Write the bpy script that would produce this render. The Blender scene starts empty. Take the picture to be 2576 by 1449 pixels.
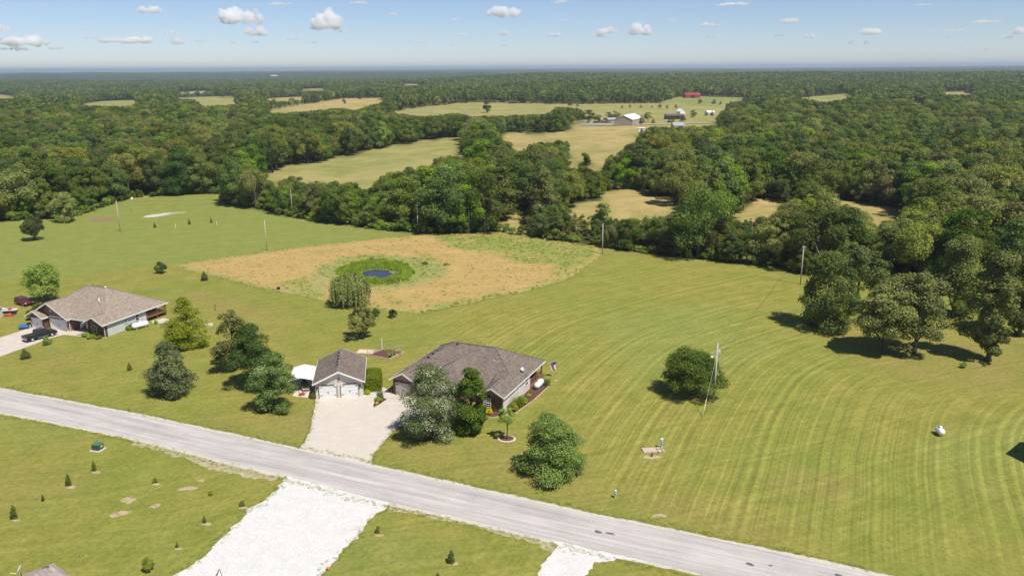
import bpy, bmesh, math, random
import numpy as np
from mathutils import Vector, Matrix

R = math.radians
rng = random.Random(7)
nr = np.random.RandomState(11)
SC = bpy.context.scene
COL = SC.collection

# ------------------------------------------------------------------ camera
CAM_H = 50.0
FPX = 2003.0                       # focal length for a 2576 px wide picture (28 mm on a 36 mm sensor)
PITCH = math.atan(552.0 / FPX)     # downwards
ROLL = R(0.36)
cd = bpy.data.cameras.new("camera")
cd.lens = 28.0
cd.sensor_width = 36.0
cd.clip_start = 0.5
cd.clip_end = 90000
cam = bpy.data.objects.new("camera", cd)
COL.objects.link(cam)
cam.matrix_world = Matrix.Translation((0, 0, CAM_H)) @ Matrix.Rotation(math.pi / 2 - PITCH, 4, 'X') @ Matrix.Rotation(-ROLL, 4, 'Z')
SC.camera = cam

# ------------------------------------------------------------------ light
SUN_EL, SUN_AZ = R(59), R(43)
sun_dir = Vector((math.sin(SUN_AZ) * math.cos(SUN_EL), -math.cos(SUN_AZ) * math.cos(SUN_EL), math.sin(SUN_EL)))
sd = bpy.data.lights.new("sun", 'SUN')
sd.energy = 5.0
sd.angle = R(0.5)
sd.color = (1.0, 0.94, 0.845)
sun = bpy.data.objects.new("sun", sd)
COL.objects.link(sun)
sun.rotation_euler = (-sun_dir).to_track_quat('-Z', 'Y').to_euler()

W = bpy.data.worlds.new("World")
SC.world = W
W.use_nodes = True
wn = W.node_tree
wn.nodes.clear()
wo = wn.nodes.new('ShaderNodeOutputWorld')
wb = wn.nodes.new('ShaderNodeBackground')
sky = wn.nodes.new('ShaderNodeTexSky')
sky.sky_type = 'NISHITA'
sky.sun_disc = False
sky.sun_elevation = SUN_EL
sky.sun_rotation = math.pi - SUN_AZ
sky.altitude = 2200
sky.air_density = 1.0
sky.dust_density = 0.2
sky.ozone_density = 2.2
wb.inputs['Strength'].default_value = 0.088
tint = wn.nodes.new('ShaderNodeMix'); tint.data_type = 'RGBA'; tint.blend_type = 'MULTIPLY'
tint.inputs[0].default_value = 1.0; tint.inputs[7].default_value = (.93, .94, 1.06, 1)
wn.links.new(sky.outputs[0], tint.inputs[6]); wn.links.new(tint.outputs[2], wb.inputs[0])
wn.links.new(wb.outputs[0], wo.inputs[0])

SC.view_settings.view_transform = 'Standard'
SC.view_settings.look = 'None'
SC.view_settings.exposure = 0.2
SC.view_settings.gamma = 1.0
SC.view_settings.use_curve_mapping = False
SC.render.engine = 'CYCLES'
SC.cycles.use_denoising = True
SC.cycles.diffuse_bounces = 3
SC.cycles.glossy_bounces = 2
SC.cycles.transmission_bounces = 3
SC.cycles.volume_bounces = 20
SC.cycles.max_bounces = 24
SC.cycles.transparent_max_bounces = 8
SC.cycles.caustics_reflective = False
SC.cycles.caustics_refractive = False

# ------------------------------------------------------------------ terrain and picture geometry
def sstep(a, b, x):
    t = np.clip((x - a) / (b - a), 0, 1)
    return t * t * (3 - 2 * t)

def terrain(x, y):
    x = np.asarray(x, float); y = np.asarray(y, float)
    d = np.hypot(x, y)
    az = np.arctan2(x, np.maximum(y, 1e-3))
    n = (np.sin(x / 310 + 1.3 + .6 * np.sin(y / 500)) * np.cos(y / 270 + .5) + .7 * np.sin(x / 170 - y / 230 + 2.0)
         + .8 * np.sin(x / 700 + y / 520 + 4.0))
    z = sstep(900, 2200, d) * 4.0 * n
    right = 1 / (1 + np.exp(-(az + .08) / .07))
    z = z + 17 * right * np.exp(-((d - 3000) / 800) ** 2)
    z = z - 14 * (1 - right) * sstep(1300, 2300, d) * (1 - sstep(4500, 7000, d))
    z = z + sstep(5000, 9000, d) * (6 * np.sin(x / 2100 + 1) * np.cos(y / 2600) + 4)
    z = z + sstep(9000, 16000, d) * (np.clip(az, 0, 1) * 26 + 8 * np.sin(az * 9 + 2))
    return z

CP, SP = math.cos(PITCH), math.sin(PITCH)
CR, SR = math.cos(ROLL), math.sin(ROLL)

def ray(px, py):
    x0, y0 = px - 1288.0, 724.5 - py
    x = CR * x0 + SR * y0
    y = -SR * x0 + CR * y0
    return x, FPX * CP + y * SP, -FPX * SP + y * CP

def P(px, py, h=0.0):
    """point of the ground (or of the level h) seen at a place of the photograph (2576 px wide)"""
    a, b, c = ray(px, py)
    t = (h - CAM_H) / c
    return Vector((a * t, b * t, h))

def PT(px, py):
    a, b, c = ray(px, py)
    k = math.hypot(a, b)
    ds = np.geomspace(300, 30000, 1500)
    zr = CAM_H + c / k * ds
    zt = terrain(a / k * ds, b / k * ds)
    i = int(np.argmax(zr < zt)) if (zr < zt).any() else len(ds) - 1
    i = max(i, 1)
    f0, f1 = zr[i - 1] - zt[i - 1], zr[i] - zt[i]
    d = ds[i - 1] + (ds[i] - ds[i - 1]) * f0 / max(f0 - f1, 1e-6) if f0 > 0 else ds[i]
    x, y = a / k * d, b / k * d
    return Vector((x, y, float(terrain(x, y))))

def proj(x, y, z):
    """photograph pixel of a world point, vectorised"""
    zz = z - CAM_H
    depth = y * CP - zz * SP
    up = y * SP + zz * CP
    xi = FPX * x / depth; yi = FPX * up / depth
    X = CR * xi - SR * yi; Y = SR * xi + CR * yi
    return X + 1288.0, 724.5 - Y, depth

def inpoly(px, py, poly):
    px = np.asarray(px); py = np.asarray(py)
    r = np.zeros(px.shape, bool)
    n = len(poly)
    for i in range(n):
        x1, y1 = poly[i]; x2, y2 = poly[(i + 1) % n]
        if y1 == y2: continue
        c = ((y1 > py) != (y2 > py)) & (px < (x2 - x1) * (py - y1) / (y2 - y1) + x1)
        r ^= c
    return r

def polydist(x, y, poly):
    """signed distance to a world polygon, positive inside"""
    x = np.asarray(x, float); y = np.asarray(y, float)
    d = np.full(x.shape, 1e9)
    n = len(poly)
    for i in range(n):
        x1, y1 = poly[i][0], poly[i][1]; x2, y2 = poly[(i + 1) % n][0], poly[(i + 1) % n][1]
        L = (x2 - x1) ** 2 + (y2 - y1) ** 2 + 1e-9
        t = np.clip(((x - x1) * (x2 - x1) + (y - y1) * (y2 - y1)) / L, 0, 1)
        d = np.minimum(d, np.hypot(x - x1 - t * (x2 - x1), y - y1 - t * (y2 - y1)))
    return np.where(inpoly(x, y, [(p[0], p[1]) for p in poly]), d, -d)

# ------------------------------------------------------------------ node helpers
def new_mat(name):
    m = bpy.data.materials.new(name)
    m.use_nodes = True
    nt = m.node_tree
    nt.nodes.clear()
    return m, nt

def N(nt, typ, **kw):
    n = nt.nodes.new(typ)
    for k, v in kw.items():
        setattr(n, k, v)
    return n

def lk(nt, a, b): nt.links.new(a, b)

def noise(nt, vec, scale, detail=3, rough=.55, dist=0.0, dims='3D'):
    n = N(nt, 'ShaderNodeTexNoise', noise_dimensions=dims)
    n.inputs['Scale'].default_value = scale
    n.inputs['Detail'].default_value = detail
    n.inputs['Roughness'].default_value = rough
    n.inputs['Distortion'].default_value = dist
    if vec is not None:
        lk(nt, vec, n.inputs['W' if dims == '1D' else 'Vector'])
    return n.outputs['Fac']

def ramp(nt, fac, stops):
    r = N(nt, 'ShaderNodeValToRGB')
    el = r.color_ramp.elements
    while len(el) < len(stops): el.new(.5)
    for e, (p, c) in zip(el, stops):
        e.position = p
        e.color = (*c, 1) if len(c) == 3 else c
    lk(nt, fac, r.inputs[0])
    return r.outputs[0]

def mixc(nt, fac, a, b, mode='MIX'):
    m = N(nt, 'ShaderNodeMix', data_type='RGBA', blend_type=mode)
    for sock, v in ((m.inputs[0], fac), (m.inputs[6], a), (m.inputs[7], b)):
        if hasattr(v, 'links'): lk(nt, v, sock)
        elif isinstance(v, (int, float)): sock.default_value = v
        else: sock.default_value = (*v, 1)
    return m.outputs[2]

def mth(nt, op, a, b=None, c=None, clamp=False):
    m = N(nt, 'ShaderNodeMath', operation=op, use_clamp=clamp)
    for i, v in enumerate((a, b, c)):
        if v is None: continue
        if hasattr(v, 'links'): lk(nt, v, m.inputs[i])
        else: m.inputs[i].default_value = v
    return m.outputs[0]

def g3(v): return (v, v, v)

def out_diffuse(nt, col, rough=.9, bump=None, bstr=.3, bdist=.02, spec=.2, metal=0):
    b = N(nt, 'ShaderNodeBsdfPrincipled')
    b.inputs['Roughness'].default_value = rough
    b.inputs['Specular IOR Level'].default_value = spec
    b.inputs['Metallic'].default_value = metal
    if hasattr(col, 'links'): lk(nt, col, b.inputs['Base Color'])
    else: b.inputs['Base Color'].default_value = (*col, 1)
    if bump is not None:
        bp = N(nt, 'ShaderNodeBump')
        bp.inputs['Strength'].default_value = bstr
        bp.inputs['Distance'].default_value = bdist
        lk(nt, bump, bp.inputs['Height'])
        lk(nt, bp.outputs[0], b.inputs['Normal'])
    o = N(nt, 'ShaderNodeOutputMaterial')
    lk(nt, b.outputs[0], o.inputs[0])
    return b

_mats = {}
def simple(name, col, rough=.6, var=.12, scale=3.0, spec=.35, metal=0, bump=0):
    """painted or plain surface with mild procedural wear"""
    if name in _mats: return _mats[name]
    m, nt = new_mat(name)
    tc = N(nt, 'ShaderNodeTexCoord')
    n = noise(nt, tc.outputs['Object'], scale, 5, .65)
    a = tuple(c * (1 - var) for c in col); b = tuple(min(1, c * (1 + var)) for c in col)
    c = ramp(nt, n, [(.3, a), (.7, b)])
    out_diffuse(nt, c, rough, n if bump else None, bump, .02, spec, metal)
    _mats[name] = m
    return m

# ------------------------------------------------------------------ mesh helpers
class MB:
    def __init__(s): s.v = []; s.f = []; s.m = []
    def add(s, vs, fs, mi=0):
        o = len(s.v)
        s.v += [tuple(v) for v in vs]
        s.f += [tuple(i + o for i in f) for f in fs]
        s.m += [mi] * len(fs)
        return s
    def box(s, x0, x1, y0, y1, z0, z1, mi=0, M=None):
        vs = [Vector(p) for p in ((x0, y0, z0), (x1, y0, z0), (x1, y1, z0), (x0, y1, z0), (x0, y0, z1), (x1, y0, z1), (x1, y1, z1), (x0, y1, z1))]
        if M is not None: vs = [M @ v for v in vs]
        return s.add(vs, [(0, 3, 2, 1), (4, 5, 6, 7), (0, 1, 5, 4), (1, 2, 6, 5), (2, 3, 7, 6), (3, 0, 4, 7)], mi)
    def bar(s, a, b, w, h, mi=0):
        """a beam from a to b, w wide and h deep"""
        a = Vector(a); b = Vector(b); d = (b - a)
        L = d.length; d.normalize()
        up = Vector((0, 0, 1)) if abs(d.z) < .95 else Vector((0, 1, 0))
        sx = d.cross(up).normalized(); sz = sx.cross(d).normalized()
        vs = []
        for p in (a, b):
            for i, j in ((-1, -1), (1, -1), (1, 1), (-1, 1)):
                vs.append(p + sx * (i * w / 2) + sz * (j * h / 2))
        return s.add(vs, [(0, 1, 2, 3), (7, 6, 5, 4), (0, 4, 5, 1), (1, 5, 6, 2), (2, 6, 7, 3), (3, 7, 4, 0)], mi)
    def tube(s, pts, rad, n=8, mi=0, caps=True):
        pts = [Vector(p) for p in pts]
        if not hasattr(rad, '__len__'): rad = [rad] * len(pts)
        o = []
        for i, p in enumerate(pts):
            d = (pts[min(i + 1, len(pts) - 1)] - pts[max(i - 1, 0)]).normalized()
            up = Vector((0, 0, 1)) if abs(d.z) < .9 else Vector((1, 0, 0))
            a = d.cross(up).normalized(); b = d.cross(a).normalized()
            for k in range(n):
                t = 2 * math.pi * k / n
                o.append(p + (a * math.cos(t) + b * math.sin(t)) * rad[i])
        fs = []
        for i in range(len(pts) - 1):
            for k in range(n):
                k2 = (k + 1) % n
                fs.append((i * n + k, i * n + k2, (i + 1) * n + k2, (i + 1) * n + k))
        if caps:
            fs.append(tuple(range(n))[::-1]); fs.append(tuple(range((len(pts) - 1) * n, len(pts) * n)))
        return s.add(o, fs, mi)
    def lathe(s, prof, n=12, mi=0, M=None, caps=True):
        o = []
        for r, z in prof:
            for k in range(n):
                t = 2 * math.pi * k / n
                o.append(Vector((r * math.cos(t), r * math.sin(t), z)))
        if M is not None: o = [M @ v for v in o]
        fs = []
        for i in range(len(prof) - 1):
            for k in range(n):
                k2 = (k + 1) % n
                fs.append((i * n + k, i * n + k2, (i + 1) * n + k2, (i + 1) * n + k))
        if caps:
            fs.append(tuple(range(n))[::-1]); fs.append(tuple(range((len(prof) - 1) * n, len(prof) * n)))
        return s.add(o, fs, mi)
    def prism(s, poly, y0, y1, mi=0, M=None):
        """a polygon in x,z extruded from y0 to y1"""
        n = len(poly)
        vs = [Vector((x, y0, z)) for x, z in poly] + [Vector((x, y1, z)) for x, z in poly]
        if M is not None: vs = [M @ v for v in vs]
        fs = [tuple(range(n)), tuple(range(n, 2 * n))[::-1]] + [(i, i + n, (i + 1) % n + n, (i + 1) % n) for i in range(n)]
        return s.add(vs, fs, mi)
    def mesh(s, name, mats, smooth=False):
        me = bpy.data.meshes.new(name)
        me.from_pydata(s.v, [], s.f)
        for m in (mats if isinstance(mats, (list, tuple)) else [mats]): me.materials.append(m)
        me.polygons.foreach_set('material_index', s.m)
        bm = bmesh.new(); bm.from_mesh(me)
        bmesh.ops.recalc_face_normals(bm, faces=bm.faces)
        bm.to_mesh(me); bm.free()
        if smooth: me.shade_smooth()
        return me
    def build(s, name, mats, parent=None, smooth=False, bevel=0, **tags):
        me = s.mesh(name, mats, smooth)
        o = bpy.data.objects.new(name, me)
        COL.objects.link(o)
        if parent is not None: o.parent = parent
        if bevel:
            md = o.modifiers.new('edge', 'BEVEL'); md.width = bevel; md.segments = 2; md.limit_method = 'ANGLE'; md.angle_limit = R(35)
        tag(o, **tags)
        return o

def tag(o, label=None, cat=None, group=None, kind=None):
    if label: o['label'] = label
    if cat: o['category'] = cat
    if group: o['group'] = group
    if kind: o['kind'] = kind
    return o

def empty(name, loc, rz=0, **tags):
    o = bpy.data.objects.new(name, None)
    o.location = loc
    o.rotation_euler = (0, 0, rz)
    o.empty_display_size = .5
    COL.objects.link(o)
    return tag(o, **tags)

def copy_tree(o, loc, rz=0, scale=1.0, label=None, cat=None, group=None):
    def rec(a, parent):
        c = a.copy(); COL.objects.link(c); c.parent = parent
        for ch in kids.get(a.name, ()): rec(ch, c)
        return c
    kids = {}
    for ch in o.children_recursive: kids.setdefault(ch.parent.name, []).append(ch)
    r = rec(o, None)
    r.location = loc; r.rotation_euler = (0, 0, rz)
    r.scale = (scale,) * 3 if not hasattr(scale, '__len__') else scale
    if label: r['label'] = label
    if cat: r['category'] = cat
    if group: r['group'] = group
    elif 'group' in r: del r['group']
    return r

def rough_outline(pts, step, amp, seed=0, closed=True):
    r = random.Random(seed)
    out = []
    n = len(pts)
    ph = [r.uniform(0, 6.28) for _ in range(6)]
    s = 0
    for i in range(n if closed else n - 1):
        a = Vector(pts[i][:2]); b = Vector(pts[(i + 1) % n][:2])
        L = (b - a).length
        k = max(1, int(L / step))
        nrm = Vector((-(b - a).y, (b - a).x)).normalized() if L > 0 else Vector((0, 0))
        for j in range(k):
            t = j / k; q = s + t * L
            w = sum(math.sin(q / (step * m) + ph[e]) * c for e, (m, c) in enumerate(((1.1, .35), (2.3, .5), (5.1, .7), (11, .6)))) * .6
            w += r.uniform(-.6, .6)
            out.append(a.lerp(b, t) + nrm * w * amp)
        s += L
    if not closed: out.append(Vector(pts[-1][:2]))
    return out

def sheet(name, pts, mat, z, step=1.0, amp=.12, seed=0, drape=False, maxedge=0, **tags):
    """a flat patch of ground cover with an uneven rim"""
    ol = rough_outline(pts, step, amp, seed) if amp else [Vector(p[:2]) for p in pts]
    bm = bmesh.new()
    vs = [bm.verts.new((p.x, p.y, 0)) for p in ol]
    es = [bm.edges.new((vs[i], vs[(i + 1) % len(vs)])) for i in range(len(vs))]
    bmesh.ops.triangle_fill(bm, use_beauty=True, use_dissolve=False, edges=es)
    if maxedge:
        for _ in range(7):
            long = [e for e in bm.edges if e.calc_length() > maxedge]
            if not long: break
            bmesh.ops.subdivide_edges(bm, edges=long, cuts=1)
            bmesh.ops.triangulate(bm, faces=bm.faces)
    for v in bm.verts:
        v.co.z = z + (float(terrain(v.co.x, v.co.y)) if drape else 0)
    bmesh.ops.recalc_face_normals(bm, faces=bm.faces)
    for f in bm.faces:
        if f.normal.z < 0: f.normal_flip()
    me = bpy.data.meshes.new(name)
    bm.to_mesh(me); bm.free()
    me.materials.append(mat)
    o = bpy.data.objects.new(name, me)
    COL.objects.link(o)
    tags.setdefault('kind', 'structure')
    return tag(o, **tags)

def inst(name, mesh, parent, loc=(0, 0, 0), rot=(0, 0, 0), scale=(1, 1, 1)):
    o = bpy.data.objects.new(name, mesh)
    COL.objects.link(o)
    o.parent = parent; o.location = loc; o.rotation_euler = rot; o.scale = scale
    return o

# ------------------------------------------------------------------ zones of the land, traced over the photograph
WOODLINE = [(-400, 560), (0, 557), (60, 556), (130, 553), (195, 540), (215, 533), (320, 501), (440, 491), (530, 488), (560, 490), (568, 513), (650, 527),
            (735, 548), (870, 566), (960, 580), (1060, 590), (1160, 588), (1262, 584), (1300, 592), (1400, 605), (1510, 622), (1640, 642),
            (1830, 662), (1960, 674), (2010, 690), (2200, 697), (2330, 722), (2400, 735), (2455, 748), (2520, 785), (2576, 800), (3100, 830)]
WOODPOLY = WOODLINE + [(3100, 100), (-400, 100)]
CLEAR = [
 [(670, 440), (788, 409), (841, 397), (892, 390), (974, 374), (1065, 356), (1150, 344), (1156, 356), (1148, 380), (1180, 401), (1161, 393), (1121, 384),
  (1078, 401), (1076, 417), (1054, 420), (1006, 418), (1001, 433), (974, 428), (950, 441), (934, 465), (913, 476), (910, 444), (886, 436), (878, 457),
  (849, 454), (828, 457), (804, 449), (772, 460), (745, 436), (708, 446), (697, 468)],
 [(1262, 336), (1415, 334), (1438, 323), (1447, 314), (1800, 312), (1714, 318), (1629, 319), (1606, 332), (1595, 354), (1560, 366), (1555, 383), (1523, 388),
  (1509, 417), (1504, 431), (1487, 428), (1493, 420), (1489, 394), (1472, 386), (1458, 400), (1450, 417), (1433, 420), (1447, 400), (1447, 371), (1430, 354),
  (1401, 350), (1330, 361), (1302, 383), (1293, 371), (1265, 346)],
 [(985, 283), (1045, 273), (1149, 262), (1212, 258), (1285, 260), (1425, 263), (1717, 260), (1824, 272), (1804, 290), (1744, 300), (1800, 300), (1800, 316),
  (1447, 320), (1447, 306), (1480, 300), (1470, 285), (1475, 273), (1399, 268), (1379, 283), (1342, 287), (1275, 290), (1192, 293), (1152, 283), (1059, 293), (1025, 287)],
 [(660, 284), (760, 265), (859, 249), (962, 247), (959, 257), (919, 267), (892, 277), (859, 271), (760, 280), (700, 284)],
 [(197, 264), (260, 255), (343, 252), (333, 264), (290, 267)],
 [(417, 248), (487, 245), (590, 242), (590, 263), (510, 266), (493, 250)],
 [(440, 233), (537, 228), (533, 234), (463, 238)],
 [(660, 250), (760, 243), (760, 250), (693, 255)],
 [(757, 225), (810, 222), (825, 229), (760, 230)],
 [(-40, 237), (0, 238), (33, 242), (40, 247), (0, 249), (-40, 249)],
 [(1015, 211), (1060, 212), (1062, 215), (1017, 216)],
 [(652, 193), (667, 190), (720, 193), (720, 197), (663, 199)],
 [(1669, 257), (1702, 247), (1757, 243), (1871, 247), (1864, 253), (1831, 257), (1821, 270), (1717, 265)],
 [(2001, 248), (2131, 237), (2138, 238), (2127, 248), (2077, 255), (2051, 250)],
 [(2377, 232), (2444, 232), (2444, 238), (2380, 238)],
 [(2297, 260), (2321, 260), (2314, 268)],
 [(2044, 271), (2087, 271), (2050, 276)],
 [(1268, 563), (1273, 542), (1319, 532), (1310, 553)],
 [(1435, 514), (1472, 508), (1504, 509), (1544, 479), (1580, 477), (1629, 482), (1632, 494), (1683, 496), (1711, 502), (1691, 519), (1671, 539),
  (1635, 542), (1592, 542), (1558, 551), (1544, 545), (1541, 525), (1521, 502), (1501, 514), (1492, 540), (1484, 531), (1464, 536), (1438, 531)],
 [(1822, 532), (1885, 528), (1889, 498), (1978, 501), (1948, 537), (1889, 552)],
 [(2091, 498), (2200, 516), (2268, 525), (2265, 540), (2233, 552), (2209, 560), (2188, 525), (2120, 510), (2096, 522)],
]
PALE = (.33, .27, .12)

# the near zones in world coordinates
def WP(pts): return [P(*p) for p in pts]
left_field = WP([(-300, 722), (0, 709), (160, 696), (430, 664), (640, 638), (860, 611), (1035, 597), (1060, 586), (870, 562), (735, 545), (560, 500), (440, 480), (200, 530), (-300, 560)])
mown_field = WP([(1060, 790), (1180, 768), (1300, 742), (1420, 712), (1480, 675), (1530, 632), (1960, 672), (2040, 760), (2070, 838), (2150, 925), (2300, 975), (2440, 1000), (2700, 1010), (2800, 1500), (2200, 1440), (1980, 1380), (1700, 1310), (1500, 1230), (1400, 1000), (1180, 860), (1000, 830)])
brown_patches = [WP(p) for p in (
 [(2060, 815), (2200, 800), (2450, 860), (2600, 850), (2650, 960), (2450, 975), (2230, 935), (2090, 850)],
 [(2300, 915), (2480, 930), (2576, 900), (2700, 960), (2560, 975), (2440, 962), (2330, 945)],
 [(700, 1030), (830, 1050), (800, 1110), (560, 1060)], [(1100, 1130), (1300, 1140), (1500, 1220), (1500, 1260), (1250, 1200), (1000, 1120)],
 [(1600, 1240), (1800, 1290), (1990, 1350), (1850, 1330), (1600, 1270)], [(480, 730), (640, 770), (700, 830), (560, 790), (440, 760)],
 [(90, 900), (180, 900), (170, 915), (100, 912)], [(2000, 1180), (2150, 1220), (2100, 1260), (1980, 1220)], [(60, 1180), (200, 1210), (60, 1260)])]
lush_patches = [WP(p) for p in (
 [(2330, 742), (2460, 765), (2470, 800), (2350, 792)],
 [(730, 1060), (795, 1010), (790, 1070), (750, 1120)], [(2300, 1120), (2620, 1050), (2640, 1180), (2400, 1200)], [(1500, 800), (1800, 760), (1950, 900), (1600, 960)],
 [(200, 540), (320, 515), (300, 545), (205, 552)], [(0, 1040), (200, 1090), (90, 1110)], [(900, 1330), (1100, 1380), (1000, 1440), (860, 1440)])]

# ------------------------------------------------------------------ ground material
def mow_phase(nt, pos, warp=1.2):
    """rows mown in long arcs round the far corner of the field"""
    sep = N(nt, 'ShaderNodeSeparateXYZ'); lk(nt, pos, sep.inputs[0])
    def lin(cx, cy, c):
        return mth(nt, 'ADD', mth(nt, 'ADD', mth(nt, 'MULTIPLY', sep.outputs[0], cx), mth(nt, 'MULTIPLY', sep.outputs[1], cy)), c)
    fam = [lin(-math.cos(R(t)), math.sin(R(t)), c) for t, c in ((24, 0.0), (36, -29.0), (54, -65.5))]
    def smax(a, b, k):
        dd = mth(nt, 'SUBTRACT', a, b)
        return mth(nt, 'MULTIPLY', mth(nt, 'ADD', mth(nt, 'ADD', a, b), mth(nt, 'SQRT', mth(nt, 'ADD', mth(nt, 'MULTIPLY', dd, dd), k))), .5)
    r = smax(smax(fam[0], fam[1], 12.0), fam[2], 20.0)
    w = noise(nt, pos, .018, 2, .5)
    return mth(nt, 'ADD', r, mth(nt, 'MULTIPLY', w, 3.5 * warp))

def grass_material():
    m, nt = new_mat("grass")
    geo = N(nt, 'ShaderNodeNewGeometry'); pos = geo.outputs['Position']
    zone = N(nt, 'ShaderNodeAttribute', attribute_name='zone')
    zs = N(nt, 'ShaderNodeSeparateColor'); lk(nt, zone.outputs['Color'], zs.inputs[0])
    lush, mown, brown = zs.outputs
    zone2 = N(nt, 'ShaderNodeAttribute', attribute_name='zone_far')
    zf = N(nt, 'ShaderNodeSeparateColor'); lk(nt, zone2.outputs['Color'], zf.inputs[0])
    wood, dry, bright = zf.outputs
    big = noise(nt, pos, .035, 4, .6, .4)
    mid = mth(nt, 'ADD', .15, mth(nt, 'MULTIPLY', noise(nt, pos, .22, 5, .65, .3), .7))
    fine = noise(nt, pos, 1.6, 4, .75)
    blade = noise(nt, pos, 7.0, 3, .8)
    base = ramp(nt, mid, [(.22, (0.150, 0.165, 0.031)), (.45, (0.214, 0.210, 0.047)), (.62, (0.266, 0.242, 0.061)), (.8, (0.338, 0.265, 0.086))])
    greener = ramp(nt, mid, [(.25, (0.131, 0.172, 0.028)), (.55, (0.190, 0.220, 0.043)), (.8, (0.248, 0.249, 0.062))])
    c = mixc(nt, mth(nt, 'MULTIPLY', mth(nt, 'SUBTRACT', big, .42), 3.2, clamp=True), base, greener)
    lushc = ramp(nt, mid, [(.25, (0.155, 0.196, 0.040)), (.55, (0.211, 0.238, 0.060)), (.8, (0.279, 0.263, 0.083))])
    c = mixc(nt, mth(nt, 'MULTIPLY', lush, .9), c, lushc)
    # olive patches with reddish dead thatch
    br = mth(nt, 'MULTIPLY', brown, mth(nt, 'MULTIPLY', mth(nt, 'SUBTRACT', noise(nt, pos, .12, 5, .7), .3), 2.6, clamp=True), clamp=True)
    c = mixc(nt, mth(nt, 'MULTIPLY', br, .7), c, (.27, .2, .075))
    br2 = mth(nt, 'MULTIPLY', mth(nt, 'SUBTRACT', noise(nt, pos, .055, 6, .7, .6), .58), 5, clamp=True)
    c = mixc(nt, mth(nt, 'MULTIPLY', br2, .35), c, (.285, .22, .085))
    # mowing rows
    ph = mow_phase(nt, pos)
    r1 = noise(nt, mth(nt, 'MULTIPLY', ph, 1.25), 1.0, 1, .4, 0, '1D')
    r2 = noise(nt, mth(nt, 'ADD', mth(nt, 'MULTIPLY', ph, 2.9), 40), 1.0, 2, .6, 0, '1D')
    row = mth(nt, 'ADD', mth(nt, 'MULTIPLY', r1, .6), mth(nt, 'MULTIPLY', r2, .5))
    rowv = ramp(nt, row, [(.38, g3(.80)), (.5, g3(.96)), (.57, g3(1.05)), (.68, g3(1.34))])
    broken = mth(nt, 'MULTIPLY', mth(nt, 'SUBTRACT', noise(nt, pos, .05, 3, .6), .05), 2.0, clamp=True)
    c = mixc(nt, mth(nt, 'MULTIPLY', mth(nt, 'MULTIPLY', mown, broken), .75), c, rowv, 'MULTIPLY')
    # fainter rows on the other lawns
    sep = N(nt, 'ShaderNodeSeparateXYZ'); lk(nt, pos, sep.inputs[0])
    ph2 = mth(nt, 'ADD', mth(nt, 'ADD', mth(nt, 'MULTIPLY', sep.outputs[0], -.35), mth(nt, 'MULTIPLY', sep.outputs[1], .93)), mth(nt, 'MULTIPLY', noise(nt, pos, .015, 2), 22))
    r3 = noise(nt, mth(nt, 'MULTIPLY', ph2, .9), 1.0, 2, .6, 0, '1D')
    rv3 = ramp(nt, r3, [(.3, g3(.90)), (.7, g3(1.10))])
    c = mixc(nt, .75, c, rv3, 'MULTIPLY')
    # distant pasture and leaf litter
    dryc = ramp(nt, noise(nt, pos, .03, 8, .8, .6), [(.38, (.26, .225, .075)), (.5, (.37, .285, .115)), (.62, (.46, .345, .155))])
    c = mixc(nt, dry, c, dryc)
    c = mixc(nt, bright, c, ramp(nt, noise(nt, pos, .03, 8, .8, .6), [(.38, (.15, .20, .05)), (.62, (.26, .275, .095))]))
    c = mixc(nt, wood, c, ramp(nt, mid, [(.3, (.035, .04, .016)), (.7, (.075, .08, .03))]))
    tex = ramp(nt, mth(nt, 'ADD', mth(nt, 'MULTIPLY', fine, .7), mth(nt, 'MULTIPLY', blade, .3)), [(.3, g3(.6)), (.5, g3(1.0)), (.7, g3(1.4))])
    c = mixc(nt, .8, c, tex, 'MULTIPLY')
    hgt = mth(nt, 'ADD', mth(nt, 'MULTIPLY', fine, .5), blade)
    out_diffuse(nt, c, 1.0, hgt, .5, .08, .05)
    return m

def canopy_material():
    m, nt = new_mat("distant_canopy")
    geo = N(nt, 'ShaderNodeNewGeometry'); pos = geo.outputs['Position']
    n = noise(nt, pos, .012, 6, .75)
    v = N(nt, 'ShaderNodeTexVoronoi'); v.inputs['Scale'].default_value = .05; lk(nt, pos, v.inputs['Vector'])
    c = ramp(nt, n, [(.3, (.035, .05, .022)), (.55, (.062, .08, .034)), (.72, (.09, .105, .045))])
    big = noise(nt, pos, .0012, 6, .65, .3)
    gap = mth(nt, 'MULTIPLY', mth(nt, 'SUBTRACT', big, .655), 40, clamp=True)
    c = mixc(nt, gap, c, (.25, .24, .12))
    hh = mth(nt, 'SUBTRACT', 1.0, v.outputs['Distance'])
    out_diffuse(nt, c, 1.0, hh, 1.0, 8.0, .0)
    return m

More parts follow.
